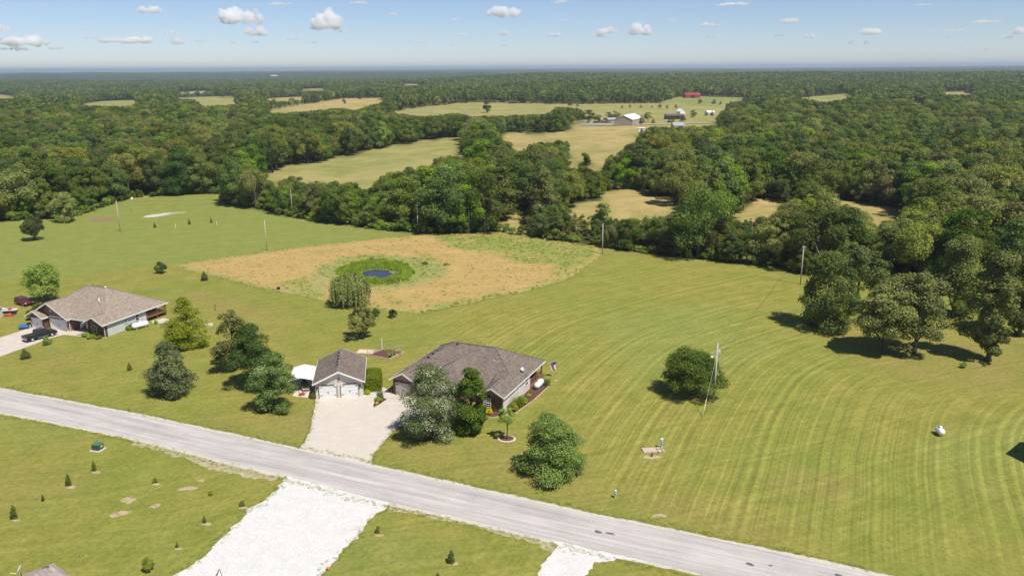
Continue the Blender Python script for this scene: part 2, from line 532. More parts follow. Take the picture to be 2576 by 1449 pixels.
def leaf_material(name, dark, mid, light, trans=.3, hue=.0, at_=.5, top=1.0):
    m, nt = new_mat(name)
    at = N(nt, 'ShaderNodeAttribute', attribute_name='tone')
    oi = N(nt, 'ShaderNodeObjectInfo')
    c = ramp(nt, at.outputs['Fac'], [(0, dark), (at_, mid), (top, light)])
    # every tree differs a little in hue and value
    rv = oi.outputs['Random']
    hs = N(nt, 'ShaderNodeHueSaturation')
    lk(nt, c, hs.inputs['Color'])
    h1 = mth(nt, 'FRACT', mth(nt, 'MULTIPLY', rv, 7.31))
    lk(nt, mth(nt, 'ADD', .478 + hue, mth(nt, 'MULTIPLY', h1, .042)), hs.inputs['Hue'])
    h2 = mth(nt, 'FRACT', mth(nt, 'MULTIPLY', rv, 13.7))
    lk(nt, mth(nt, 'ADD', .82, mth(nt, 'MULTIPLY', h2, .25)), hs.inputs['Saturation'])
    lk(nt, mth(nt, 'ADD', .72, mth(nt, 'MULTIPLY', rv, .66)), hs.inputs['Value'])
    d = N(nt, 'ShaderNodeBsdfPrincipled')
    d.inputs['Roughness'].default_value = .55
    d.inputs['Specular IOR Level'].default_value = .18
    lk(nt, hs.outputs[0], d.inputs['Base Color'])
    t = N(nt, 'ShaderNodeBsdfTranslucent')
    tc = mixc(nt, 1.0, hs.outputs[0], (1.5, 1.6, .55), 'MULTIPLY')
    lk(nt, tc, t.inputs[0])
    mx = N(nt, 'ShaderNodeMixShader'); mx.inputs[0].default_value = trans
    lk(nt, d.outputs[0], mx.inputs[1]); lk(nt, t.outputs[0], mx.inputs[2])
    o = N(nt, 'ShaderNodeOutputMaterial'); lk(nt, mx.outputs[0], o.inputs[0])
    return m

LEAF = {
 'wood': leaf_material("leaves_woodland", (0.070, 0.109, 0.017), (0.122, 0.172, 0.025), (0.196, 0.239, 0.040)),
 'oak': leaf_material("leaves_oak", (0.130, 0.151, 0.027), (0.211, 0.229, 0.044), (0.348, 0.331, 0.075)),
 'bright': leaf_material("leaves_bright", (0.106, 0.170, 0.014), (0.178, 0.259, 0.023), (0.270, 0.355, 0.036)),
 'pin': leaf_material("leaves_pin_oak", (0.131, 0.193, 0.017), (0.239, 0.318, 0.027), (0.413, 0.492, 0.049)),
 'dark': leaf_material("leaves_dark", (0.050, 0.095, 0.015), (0.084, 0.138, 0.019), (0.144, 0.204, 0.030)),
 'silver': leaf_material("leaves_silver", (.07, .115, .022), (.13, .185, .04), (.40, .45, .22), .2, 0, .6, .9),
 'magnolia': leaf_material("leaves_magnolia", (.085, .125, .025), (.19, .245, .065), (.74, .72, .52), .25, 0, .58, .80),
 'pine': leaf_material("needles_pine", (0.060, 0.076, 0.021), (0.103, 0.121, 0.032), (0.172, 0.178, 0.050), .1),
 'willow': leaf_material("leaves_willow", (0.202, 0.243, 0.043), (0.338, 0.375, 0.072), (0.528, 0.548, 0.114), .15),
 'maple': leaf_material("leaves_lawn_maple", (0.116, 0.171, 0.020), (0.207, 0.277, 0.033), (0.354, 0.401, 0.066), .32),
 'lawnoak': leaf_material("leaves_lawn_oak", (0.095, 0.123, 0.026), (0.174, 0.207, 0.050), (0.314, 0.330, 0.094), .3),
 'cedar': leaf_material("needles_cedar", (0.065, 0.088, 0.016), (0.123, 0.141, 0.025), (0.188, 0.184, 0.039), .08),
 'yellow': leaf_material("leaves_yellow", (.42, .40, .012), (.62, .58, .02), (.75, .70, .05), .15),
 'lime': leaf_material("leaves_lime", (.18, .26, .02), (.30, .37, .04), (.40, .46, .07), .2),
 'hedge': leaf_material("leaves_hedge", (0.058, 0.098, 0.006), (0.109, 0.157, 0.010), (0.176, 0.215, 0.016), .1),
 'reed': leaf_material("reeds", (.17, .25, .012), (.27, .38, .02), (.38, .48, .05), .3),
}

def bark_material():
    m, nt = new_mat("bark")
    tc = N(nt, 'ShaderNodeTexCoord')
    mp = N(nt, 'ShaderNodeMapping'); mp.inputs['Scale'].default_value = (6, 6, 1.2); lk(nt, tc.outputs['Object'], mp.inputs[0])
    n = noise(nt, mp.outputs[0], 2.0, 6, .7)
    c = ramp(nt, n, [(.3, (.045, .037, .03)), (.7, (.14, .12, .10))])
    out_diffuse(nt, c, .95, n, .8, .05, .1)
    return m
BARK = bark_material()

# ------------------------------------------------------------------ tree meshes
def leaf_mesh(name, C, Nn, size, tone, mat, aspect=1.0, axis=None):
    """many small leaf sprays: centre, facing, size and tone of each"""
    n = len(C)
    Nn = Nn / np.maximum(np.linalg.norm(Nn, axis=1, keepdims=True), 1e-6)
    rv = nr.normal(size=(n, 3)) if axis is None else np.tile(np.array(axis, float), (n, 1)) + nr.normal(size=(n, 3)) * .12
    a = np.cross(Nn, rv); a /= np.maximum(np.linalg.norm(a, axis=1, keepdims=True), 1e-6)
    b = np.cross(Nn, a)
    sa = (size * nr.uniform(.75, 1.25, n))[:, None]; sb = (size * aspect * nr.uniform(.75, 1.25, n))[:, None]
    # a kite with uneven corners so that the spray has no square outline
    k = nr.uniform(.6, 1.1, (n, 4, 1))
    V = np.empty((n, 4, 3))
    V[:, 0] = C - a * sa * k[:, 0] * .5
    V[:, 1] = C - b * sb * k[:, 1] * .5 + Nn * sa * .12
    V[:, 2] = C + a * sa * k[:, 2] * .5
    V[:, 3] = C + b * sb * k[:, 3] * .5 + Nn * sa * .12
    me = bpy.data.meshes.new(name)
    me.vertices.add(n * 4); me.vertices.foreach_set('co', V.reshape(-1))
    me.loops.add(n * 4); me.loops.foreach_set('vertex_index', np.arange(n * 4, dtype=np.int32))
    me.polygons.add(n); me.polygons.foreach_set('loop_start', np.arange(0, n * 4, 4, dtype=np.int32))
    me.polygons.foreach_set('loop_total', np.full(n, 4, dtype=np.int32))
    at = me.attributes.new('tone', 'FLOAT', 'FACE'); at.data.foreach_set('value', np.clip(tone, 0, 1).astype(np.float32))
    me.materials.append(mat)
    me.update(calc_edges=True)
    return me

def sphere_pts(n):
    p = nr.normal(size=(n, 3)); return p / np.linalg.norm(p, axis=1, keepdims=True)

STRETCH = {'column': 0, 'cone': .9, 'pine': .8, 'tall': .5, 'round': .6, 'open': .7, 'shrub': .1}
def crown_points(kind, H, Wd, base, nl, n):
    """returns centres, facings, tones, for a crown of full height H, width Wd, bottom at base"""
    rx = Wd / 2; ch = H - base
    lobes = []
    if kind in ('round', 'open', 'shrub'):
        for i in range(nl):
            for _ in range(30):
                p = sphere_pts(1)[0]
                rr = nr.uniform(.45, .82)
                if p[2] > -.75: break
            zc = base + ch * .48
            q = np.array([p[0] * rr * rx, p[1] * rr * rx, zc + p[2] * rr * ch * .5])
            r = rx * (nr.uniform(.17, .38) if kind != 'shrub' else nr.uniform(.3, .46)) * (1.0 if kind != 'open' else .9)
            lobes.append((q, r, nr.uniform(.25, .8)))
    elif kind == 'tall':
        for i in range(nl):
            t = nr.uniform(0.02, 1)
            w = math.sin(math.pi * min(1, (t * .86 + .12))) ** .7
            an = nr.uniform(0, 6.283); rr = nr.uniform(.25, .75) * w
            q = np.array([math.cos(an) * rr * rx, math.sin(an) * rr * rx, base + ch * t * .92])
            lobes.append((q, rx * nr.uniform(.17, .36), nr.uniform(.2, .85)))
    elif kind in ('cone', 'pine'):
        for i in range(nl):
            t = nr.uniform(0, 1) ** 1.25
            w = (1 - t) ** (.74 if kind == 'cone' else .42) * (1 if t > .12 else .8 + t * 1.6)
            an = i * 2.399 + nr.uniform(-.3, .3); rr = nr.uniform(.45, .9) * w
            q = np.array([math.cos(an) * rr * rx, math.sin(an) * rr * rx, base + ch * (t * .96) + ch * .03])
            lobes.append((q, rx * (.16 + .22 * w) * nr.uniform(.8, 1.2), nr.uniform(.25, .8)))
    if kind == 'column':
        for i in range(nl):
            t = (i + .5) / nl; w = (1 - t) ** .6 * (1 if t > .15 else .8 + t)
            an = i * 2.399; rr = .42 * w
            lobes.append((np.array([math.cos(an) * rr * rx, math.sin(an) * rr * rx, base + ch * t * .95]), rx * .55 * w + .03, nr.uniform(.3, .7)))
    f1, f2, f3 = nr.uniform(0, 6.28, 3)
    for l in lobes:
        a_ = math.atan2(l[0][1], l[0][0]); t_ = (l[0][2] - base) / max(ch, .1)
        e_ = 1 + .13 * math.sin(2 * a_ + f1 + 2 * t_) + .11 * math.sin(3 * a_ + f2 - 5 * t_) + .07 * math.sin(9 * t_ + f3) if kind not in ('shrub', 'column') else 1
        l[0][0] *= e_; l[0][1] *= e_
    ls = np.array([l[1] for l in lobes]) * nr.uniform(.7, 1.25, len(lobes)); pr = ls ** 2; pr /= pr.sum()
    idx = nr.choice(len(lobes), n, p=pr)
    Q = np.array([l[0] for l in lobes])[idx]; r = ls[idx]; tn = np.array([l[2] for l in lobes])[idx]
    d = sphere_pts(n)
    cen = np.array([0, 0, base + ch * .4])
    out = Q - cen; out[:, 2] *= .6
    out /= np.maximum(np.linalg.norm(out, axis=1, keepdims=True), 1e-6)
    d = d + out * .55 + np.array([0, 0, .25]); d /= np.linalg.norm(d, axis=1, keepdims=True)
    an_ = np.arctan2(Q[:, 1], Q[:, 0]); hr = np.hypot(Q[:, 0], Q[:, 1]) / max(rx, 1e-6)
    flat = {'cone': .55, 'pine': .6, 'open': .7}.get(kind, .78)
    off = d * (r * nr.uniform(.72, 1.08, n) * (1 + .25 * nr.normal(size=n) * .5))[:, None]
    off[:, 2] *= flat
    # boughs reach outwards: each lobe is drawn out along its own direction and sags a little
    st = STRETCH.get(kind, .35) * np.clip(hr * 1.3, 0, 1)
    rad = off[:, 0] * np.cos(an_) + off[:, 1] * np.sin(an_)
    off[:, 0] += np.cos(an_) * rad * st; off[:, 1] += np.sin(an_) * rad * st
    off[:, 2] += -np.abs(rad) * .12 * st
    C = Q + off
    rr_ = np.hypot(C[:, 0], C[:, 1]); k_ = rx / np.percentile(rr_, 96.5 if kind != 'shrub' else 98); C[:, :2] *= k_
    zt_ = np.percentile(C[:, 2], 99.3); C[:, 2] = base + (C[:, 2] - base) * ch / max(zt_ - base, .1)
    tone = tn * .55 + .45 * nr.uniform(0, 1, n) * .9
    Nn = d * .8 + nr.normal(size=(n, 3)) * .55 + np.array([0, 0, .35])
    m = C[:, 2] > .05
    return C[m], Nn[m], tone[m], lobes

def willow_points(H, Wd, n):
    rx = Wd / 2; C = []; Nn = []; T = []
    heads = []
    for k in range(20):
        an = k * 2.399; q = math.sqrt((k + .5) / 20) * .66
        heads.append((math.cos(an) * q * rx, math.sin(an) * q * rx, H * (.93 - .75 * q * q + nr.uniform(-.06, .04))))
    per = n // len(heads)
    for hx, hy, hz in heads:
        strands = 46; t0 = nr.uniform(.2, .8)
        rad = rx * .36
        for _ in range(strands):
            an = nr.uniform(0, 6.283); rr = math.sqrt(nr.uniform(.1, 1)) * rad
            x, y = hx + math.cos(an) * rr, hy + math.sin(an) * rr
            top = hz + (1 - (rr / rad) ** 2) * rad * .55 - rad * .35
            q = math.hypot(x, y) / rx
            low = max(.15, nr.uniform(.0, .35) * H if q > .5 else nr.uniform(.3, .55) * H)
            k = max(2, per // strands)
            zz = top - (top - low) * np.sort(nr.uniform(0, 1, k)) ** 1.1
            drift = nr.normal(size=2) * .02
            for z in zz:
                C.append((x + (top - z) * drift[0] + nr.normal() * .07, y + (top - z) * drift[1] + nr.normal() * .07, z))
                Nn.append((math.cos(an) + nr.normal() * .5, math.sin(an) + nr.normal() * .5, .35 + nr.normal() * .3))
                T.append(t0 * .5 + nr.uniform(0, .5))
    return np.array(C), np.array(Nn), np.array(T)

def trunk_mb(H, base, Wd, lobes, r0=None, limbs=6):
    mb = MB()
    r0 = r0 or H * .022
    top = base + (H - base) * .55
    wob = [nr.uniform(-1, 1) * .25 for _ in range(4)]
    pts = [(0, 0, -.15), (wob[0] * .3, wob[1] * .3, base * .6), (wob[0], wob[1], base + (H - base) * .25), (wob[2], wob[3], top)]
    mb.tube(pts, [r0 * 1.5, r0, r0 * .75, r0 * .3], 8)
    for q, r, t in lobes[:limbs]:
        z0 = min(top, max(base * .85, q[2] - (H - base) * .3))
        mb.tube([(0, 0, z0), (q[0] * .5, q[1] * .5, z0 + (q[2] - z0) * .6), tuple(q)], [r0 * .45, r0 * .28, r0 * .1], 5)
    return mb

def make_tree(name, kind, H, Wd, base, leaf, n, mat, nl=26, limbs=6, r0=None):
    """meshes of a crown and of a trunk with its limbs"""
    if kind == 'willow':
        C, Nn, T = willow_points(H, Wd, n)
        cm = leaf_mesh(name + "_crown", C, Nn, leaf, T, mat, aspect=2.6, axis=(0, 0, 1)) if False else leaf_mesh(name + "_crown", C, Nn, leaf, T, mat, aspect=1.5)
        lobes = [(np.array([0, 0, H * .7]), 1, .5)]
    else:
        C, Nn, T, lobes = crown_points(kind, H, Wd, base, nl, n)
        cm = leaf_mesh(name + "_crown", C, Nn, leaf, T, mat)
    tm = trunk_mb(H, base, Wd, lobes, r0, limbs).mesh(name + "_trunk", BARK, True)
    return cm, tm, H, Wd

def plant(name, meshes, loc, H=None, Wd=None, rz=None, label=None, cat='tree', group=None, crown='crown', trunk='trunk', shade=None):
    cm, tm, h0, w0 = meshes
    e = empty(name, loc, rng.uniform(0, 6.28) if rz is None else rz, label=label, cat=cat, group=group)
    sz = (H or h0) / h0; sx = (Wd or w0 * sz) / w0
    e.scale = (sx, sx, sz)
    inst(crown, cm, e)
    if tm is not None: inst(trunk, tm, e)
    return e

# ------------------------------------------------------------------ forest stands
SP_MID = [  # kinds used in the woods, medium detail: meshes are shared
 make_tree("ash", 'round', 15, 11, 1.0, .44, 7200, LEAF['wood'], 26),
 make_tree("hickory", 'tall', 17, 10, .8, .44, 7200, LEAF['wood'], 30),
 make_tree("oak", 'round', 15, 12.5, 1.4, .44, 7600, LEAF['oak'], 24),
 make_tree("elm", 'round', 14, 10, .6, .44, 6800, LEAF['bright'], 26),
 make_tree("walnut", 'open', 15, 11.5, 1.8, .44, 6400, LEAF['wood'], 22),
 make_tree("dark_oak", 'tall', 16, 10.5, .8, .44, 7200, LEAF['dark'], 26),
 make_tree("broad_oak", 'open', 14, 13, 1.6, .44, 7600, LEAF['oak'], 30),
 make_tree("cedar", 'cone', 11, 6.5, .3, .34, 4600, LEAF['cedar'], 34),
]
SP_FAR = []
for nm_, kd_, H_, W_, mt_ in (("far_round", 'round', 14, 11, 'wood'), ("far_tall", 'tall', 15, 10.5, 'dark'), ("far_oak", 'round', 14, 12, 'oak'),
                              ("far_elm", 'round', 13, 11, 'wood')):
    SP_FAR.append(make_tree(nm_, kd_, H_, W_, 1.0, 1.5, 560, LEAF[mt_], 14, 0))
SP_BUSH = [make_tree("thicket", 'shrub', 3.4, 4.4, .1, .42, 620, LEAF['wood'], 12, 0),
           make_tree("thicket", 'shrub', 3.0, 4.0, .1, .42, 560, LEAF['bright'], 10, 0)]

def scatter(spacing, d0, d1, azmax=.66, jit=.42):
    """jittered sites inside the sector that the photograph looks over"""
    xs = np.arange(-d1 * math.sin(azmax), d1 * math.sin(azmax), spacing)
    ys = np.arange(d0 * .72, d1, spacing)
    X, Y = np.meshgrid(xs, ys)
    X = X + nr.uniform(-jit, jit, X.shape) * spacing; Y = Y + nr.uniform(-jit, jit, Y.shape) * spacing
    X = X.ravel(); Y = Y.ravel(); d = np.hypot(X, Y)
    k = (d >= d0) & (d < d1) & (np.abs(np.arctan2(X, Y)) < azmax)
    return X[k], Y[k]

def stand(X, Y, hmin, hmax, wfac, heights=(1, .82, .66, .5, .36, .26), dense=True):
    Z = terrain(X, Y)
    bx, by, _ = proj(X, Y, Z)
    ok = inpoly(bx, by, WOODPOLY)
    polys = [(c, min(p[0] for p in c), max(p[0] for p in c), min(p[1] for p in c), max(p[1] for p in c)) for c in CLEAR]
    def hits(a, b):
        r = np.zeros(a.shape, bool)
        for c, x0, x1, y0, y1 in polys:
            m = np.nonzero((a > x0) & (a < x1) & (b > y0) & (b < y1))[0]
            if len(m): r[m] |= inpoly(a[m], b[m], c)
        return r
    ok &= ~hits(bx, by)
    H = nr.uniform(hmin, hmax, X.shape)
    # a stand's edge steps down towards open ground
    best = np.zeros(X.shape)
    zs_ = (1.0, .9, .8, .68, .56, .44, .32, .2) if dense else (1.0, .75, .5, .25)
    for s in heights:
        h = H * s; w = h * wfac * .5
        good = ok & (best == 0)
        for fz in zs_:
            q = math.sqrt(max(.12, 1 - (abs(fz - .55) / .5) ** 2))
            for fx in ((-.95, -.5, 0, .5, .95) if dense else (-.8, 0, .8)):
                i_ = np.nonzero(good)[0]
                a, b, _ = proj(X[i_] + fx * w[i_] * q, Y[i_], Z[i_] + h[i_] * fz)
                good[i_] &= ~hits(a, b)
        best = np.where(good, h, best)
    k = best > 4.6
    return X[k], Y[k], Z[k], best[k]

E1 = stand(*scatter(8.4, 190, 900), 13, 19.5, .93)
E2 = stand(*scatter(9.5, 900, 1900), 12, 17, 1.0, (1, .75, .5, .3), True)
E3 = stand(*scatter(13.5, 1900, 4600), 14, 18, 1.3, (1, .7, .4), False)

# variety by place: stands of one kind with others mixed in
def variety(X, Y):
    a = np.sin(X / 37 + 1.7) * np.cos(Y / 29 + .4) + .8 * nr.normal(size=X.shape)
    v = np.where(a < -1.0, 5, np.where(a < -.35, 1, np.where(a < .25, 0, np.where(a < .75, 2, np.where(a < 1.2, 3, 6)))))
    v = np.where(nr.uniform(size=X.shape) < .12, 4, v)
    bx, by, _ = proj(X, Y, np.zeros_like(X))
    right = (bx > 1900) & (by > 560) & (nr.uniform(size=X.shape) < .65)
    v = np.where(right, np.where(nr.uniform(size=X.shape) < .5, 2, 6), v)
    centre = (bx > 560) & (bx < 1340) & (by > 455) & (nr.uniform(size=X.shape) < .55)
    v = np.where(centre, np.where(nr.uniform(size=X.shape) < .5, 3, 0), v)
    hedge = (bx > 1262) & (bx < 2010) & (by > 545) & (nr.uniform(size=X.shape) < .3)
    return np.where(hedge, 7, v)

# smaller trees close the wood's face towards the open fields
E1b = stand(*scatter(5.6, 185, 345), 5.5, 10.5, .95, (1, .75, .5, .34))
E1 = tuple(np.concatenate([a, b]) for a, b in zip(E1, E1b))
V1 = variety(E1[0], E1[1])
V2 = nr.randint(0, 4, E2[0].shape); V3 = nr.randint(0, 4, E3[0].shape)

# how large each near tree shows in the picture: the largest ones become trees of their own
bx1, by1, dep1 = proj(E1[0], E1[1], E1[2])
tx1, ty1, _ = proj(E1[0], E1[1], E1[2] + E1[3])
size1 = (by1 - ty1)
inv = (tx1 > -30) & (tx1 < 2606)
# a tree in front hides the ones behind: keep those whose top stands clear of nearer crowns
order = np.argsort(dep1)
sky_ = np.full(2700, 1e4)
vis = np.zeros(len(order))
for i in order:
    x0 = int(np.clip(tx1[i] - size1[i] * .32, 0, 2690)); x1 = int(np.clip(tx1[i] + size1[i] * .32, x0 + 1, 2699))
    if not inv[i]: continue
    seen = np.clip(sky_[x0:x1] - (ty1[i] + 0), 0, size1[i])
    seen = np.where(sky_[x0:x1] > 5000, size1[i], seen)
    vis[i] = seen.mean() * (x1 - x0)
    sky_[x0:x1] = np.minimum(sky_[x0:x1], ty1[i] + size1[i] * .12)
N_OWN = 268
own = np.argsort(-vis)[:N_OWN]
own = [int(i) for i in own if vis[i] > 0]
is_own = np.zeros(len(order), bool); is_own[own] = True

# ------------------------------------------------------------------ the ground, one sheet out to the horizon
def axis(fine0, fine1, step, mid, mstep, far, grow):
    a = list(np.arange(fine0, fine1 + .01, step))
    def ext(start, sgn):
        r = []; p = start; s = step
        while abs(p) < mid: s = min(s * 1.15, mstep); p += sgn * s; r.append(p)
        while abs(p) < far: s *= grow; p += sgn * s; r.append(p)
        return r
    return np.array(sorted(ext(a[0], -1) + a + ext(a[-1], 1)))
gx = axis(-190, 170, 2.2, 2800, 28, 34000, 1.10)
gy = axis(40, 330, 2.2, 4600, 26, 34000, 1.09)
gy = gy[gy > -3000]
GX, GY = np.meshgrid(gx, gy)
GZ = terrain(GX, GY)
nx, ny = len(gx), len(gy)
fx, fy = GX.ravel(), GY.ravel()
d_ = np.hypot(fx, fy)
near = (d_ < 520)
zone = np.zeros((len(fx), 4), np.float32); zone[:, 3] = 1
zfar = np.zeros((len(fx), 4), np.float32); zfar[:, 3] = 1
nxx, nyy = fx[near], fy[near]
zone[near, 0] = sstep(-1.5, 1.5, polydist(nxx, nyy, left_field))
for p_ in lush_patches: zone[near, 0] = np.maximum(zone[near, 0], .8 * sstep(-5, 4, polydist(nxx, nyy, p_)))
zone[near, 1] = np.maximum(sstep(-2, 5, polydist(nxx, nyy, mown_field)), .25 * (1 - zone[near, 0]))
for p_ in brown_patches: zone[near, 2] = np.maximum(zone[near, 2], sstep(-5, 3, polydist(nxx, nyy, p_)))
# under the trees
cell = 8.0
def under(X, Y, r, lo, hi, gxs, gys):
    w = {}
    hx = np.round(X / cell).astype(int); hy = np.round(Y / cell).astype(int)
    s = set()
    for a, b in zip(hx, hy):
        for i in range(-r, r + 1):
            for j in range(-r, r + 1): s.add((a + i, b + j))
    return s
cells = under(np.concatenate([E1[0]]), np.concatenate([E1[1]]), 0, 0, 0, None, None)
bxg, byg, _ = proj(fx, fy, GZ.ravel())
frontal = fy > 20
inw = inpoly(bxg, byg, WOODPOLY) & frontal
clr = np.zeros(len(fx), bool)
for c_ in CLEAR: clr |= inpoly(bxg, byg, c_)
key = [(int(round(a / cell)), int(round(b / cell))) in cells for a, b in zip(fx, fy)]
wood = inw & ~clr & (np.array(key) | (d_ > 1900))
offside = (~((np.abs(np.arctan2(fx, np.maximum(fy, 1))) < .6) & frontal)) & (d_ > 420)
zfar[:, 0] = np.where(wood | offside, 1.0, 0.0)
dry = inw & ~wood
zfar[:, 1] = np.where(dry, 1.0, 0.0)
zfar[:, 2] = np.where(dry, .45, 0)
for k_, v_ in ((12, 1), (13, 1), (8, .9), (0, .6), (2, .55), (5, .6), (4, .8), (1, .12), (3, 0), (6, 0), (7, 0), (9, 0), (10, 0), (11, .1), (17, 0), (18, 0.05), (19, 0), (20, 0)):
    bb = inpoly(bxg, byg, CLEAR[k_]) & frontal
    zfar[bb, 2] = v_
def blur(a, n=1):
    a = a.reshape(ny, nx)
    for _ in range(n):
        p = np.pad(a, 1, mode='edge')
        a = (p[:-2, 1:-1] + p[2:, 1:-1] + p[1:-1, :-2] + p[1:-1, 2:] + 2 * p[1:-1, 1:-1]) / 6
    return a.ravel()
for k_ in range(3): zfar[:, k_] = blur(zfar[:, k_], 1)

gm = bpy.data.meshes.new("ground")
gm.vertices.add(nx * ny)
gm.vertices.foreach_set('co', np.stack([fx, fy, GZ.ravel()], 1).ravel())
ii, jj = np.meshgrid(np.arange(nx - 1), np.arange(ny - 1))
q0 = (jj * nx + ii).ravel()
quads = np.stack([q0, q0 + 1, q0 + nx + 1, q0 + nx], 1).astype(np.int32)
gm.loops.add(quads.size); gm.loops.foreach_set('vertex_index', quads.ravel())
gm.polygons.add(len(quads))
gm.polygons.foreach_set('loop_start', np.arange(0, quads.size, 4, dtype=np.int32))
gm.polygons.foreach_set('loop_total', np.full(len(quads), 4, np.int32))
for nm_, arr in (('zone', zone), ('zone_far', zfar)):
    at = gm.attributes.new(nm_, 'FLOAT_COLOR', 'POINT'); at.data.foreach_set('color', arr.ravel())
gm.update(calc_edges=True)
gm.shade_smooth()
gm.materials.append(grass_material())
ground = bpy.data.objects.new("ground", gm); COL.objects.link(ground); tag(ground, kind='structure')

# distant wooded country from 4.5 km on: the tops of an unbroken forest
ds_ = np.concatenate([np.arange(4450, 9000, 60), np.geomspace(9000, 33000, 70)])
azs = np.linspace(-.75, .75, 420)
AZ, DD = np.meshgrid(azs, ds_)
CX, CY = DD * np.sin(AZ), DD * np.cos(AZ)
bump = nr.uniform(0, 1, CX.shape)
CZ = terrain(CX, CY) + 9 + 6 * bump + 9 * (np.sin(CX / 160) * np.cos(CY / 190 + CX / 400)) * (DD < 12000)
CZ[0, :] = terrain(CX[0], CY[0]) - 1
cm_ = bpy.data.meshes.new("distant_woods")
n1, n0 = CX.shape
cm_.vertices.add(CX.size); cm_.vertices.foreach_set('co', np.stack([CX, CY, CZ], -1).ravel())
ii, jj = np.meshgrid(np.arange(n0 - 1), np.arange(n1 - 1)); q0 = (jj * n0 + ii).ravel()
quads = np.stack([q0, q0 + 1, q0 + n0 + 1, q0 + n0], 1).astype(np.int32)
cm_.loops.add(quads.size); cm_.loops.foreach_set('vertex_index', quads.ravel())
cm_.polygons.add(len(quads)); cm_.polygons.foreach_set('loop_start', np.arange(0, quads.size, 4, dtype=np.int32))
cm_.polygons.foreach_set('loop_total', np.full(len(quads), 4, np.int32)); cm_.update(calc_edges=True)
cm_.materials.append(canopy_material())
o_ = bpy.data.objects.new("distant_woods", cm_); COL.objects.link(o_); tag(o_, kind='stuff')

# ------------------------------------------------------------------ uncounted trees: instanced from a few source trees
def source_collection(name, species):
    c = bpy.data.collections.new(name)
    for i, (cm, tm, h, w) in enumerate(species):
        # crown and trunk joined in one source mesh
        bm = bmesh.new(); bm.from_mesh(cm)
        lay = bm.faces.layers.float.get('tone')
        nf = len(bm.faces)
        bm.from_mesh(tm)
        bm.faces.ensure_lookup_table()
        for f in bm.faces[nf:]: f.material_index = 1
        me = bpy.data.meshes.new("%s_source_%02d" % (name, i)); bm.to_mesh(me); bm.free()
        me.materials.append(cm.materials[0]); me.materials.append(BARK)
        o = bpy.data.objects.new("%s_source_%02d" % (name, i), me)
        c.objects.link(o)
    return c

def instancer(name, X, Y, Z, var, sx, sz, coll, **tags):
    n = len(X)
    me = bpy.data.meshes.new(name)
    me.vertices.add(n); me.vertices.foreach_set('co', np.stack([X, Y, Z], 1).ravel())
    a = me.attributes.new('pick', 'INT', 'POINT'); a.data.foreach_set('value', np.asarray(var, np.int32))
    a = me.attributes.new('spin', 'FLOAT_VECTOR', 'POINT'); s = np.zeros((n, 3), np.float32); s[:, 2] = nr.uniform(0, 6.28, n); a.data.foreach_set('vector', s.ravel())
    a = me.attributes.new('dims', 'FLOAT_VECTOR', 'POINT'); a.data.foreach_set('vector', np.stack([sx, sx * nr.uniform(.85, 1.15, n), sz], 1).astype(np.float32).ravel())
    o = bpy.data.objects.new(name, me); COL.objects.link(o)
    nt = bpy.data.node_groups.new(name, 'GeometryNodeTree')
    nt.interface.new_socket('Geometry', in_out='INPUT', socket_type='NodeSocketGeometry')
    nt.interface.new_socket('Geometry', in_out='OUTPUT', socket_type='NodeSocketGeometry')
    gi = nt.nodes.new('NodeGroupInput'); go = nt.nodes.new('NodeGroupOutput')
    ip = nt.nodes.new('GeometryNodeInstanceOnPoints'); ip.inputs['Pick Instance'].default_value = True
    ci = nt.nodes.new('GeometryNodeCollectionInfo'); ci.inputs['Collection'].default_value = coll
    ci.inputs['Separate Children'].default_value = True; ci.inputs['Reset Children'].default_value = True
    def named(t, nm):
        q = nt.nodes.new('GeometryNodeInputNamedAttribute'); q.data_type = t; q.inputs['Name'].default_value = nm
        return [s for s in q.outputs if s.enabled and s.name == 'Attribute'][0]
    nt.links.new(gi.outputs[0], ip.inputs['Points'])
    nt.links.new(ci.outputs[0], ip.inputs['Instance'])
    nt.links.new(named('INT', 'pick'), ip.inputs['Instance Index'])
    rot = named('FLOAT_VECTOR', 'spin')
    e2r = nt.nodes.new('FunctionNodeEulerToRotation'); nt.links.new(rot, e2r.inputs[0])
    nt.links.new(e2r.outputs[0], ip.inputs['Rotation'])
    nt.links.new(named('FLOAT_VECTOR', 'dims'), ip.inputs['Scale'])
    nt.links.new(ip.outputs[0], go.inputs[0])
    md = o.modifiers.new('scatter', 'NODES'); md.node_group = nt
    tags.setdefault('kind', 'stuff')
    return tag(o, **tags)

mid_src = source_collection("broadleaf", SP_MID)
far_src = source_collection("far_broadleaf", SP_FAR)
bush_src = source_collection("thicket", SP_BUSH)
H0 = np.array([s[2] for s in SP_MID]); W0 = np.array([s[3] for s in SP_MID])
HF = np.array([s[2] for s in SP_FAR]); WF = np.array([s[3] for s in SP_FAR])
BF = np.array([11, 10, 12, 10, 11.5, 10.5, 13, 6.5]) / np.array([15, 17, 15, 14, 15, 16, 14, 11])
rest = ~is_own
wid = E1[3] * BF[V1] * nr.uniform(.95, 1.25, len(V1)) * np.where(V1 == 7, 1, 1.0)
instancer("woodland", E1[0][rest], E1[1][rest], E1[2][rest] - .1, V1[rest], (wid / W0[V1])[rest], (E1[3] / H0[V1])[rest], mid_src)
instancer("woodland", E2[0], E2[1], E2[2] - .3, V2, E2[3] * .84 / WF[V2] * nr.uniform(.9, 1.2, len(V2)), E2[3] / HF[V2], far_src)
instancer("far_woodland", E3[0], E3[1], E3[2] - .5, V3, E3[3] * 1.1 / WF[V3] * nr.uniform(.9, 1.25, len(V3)), E3[3] / HF[V3], far_src)

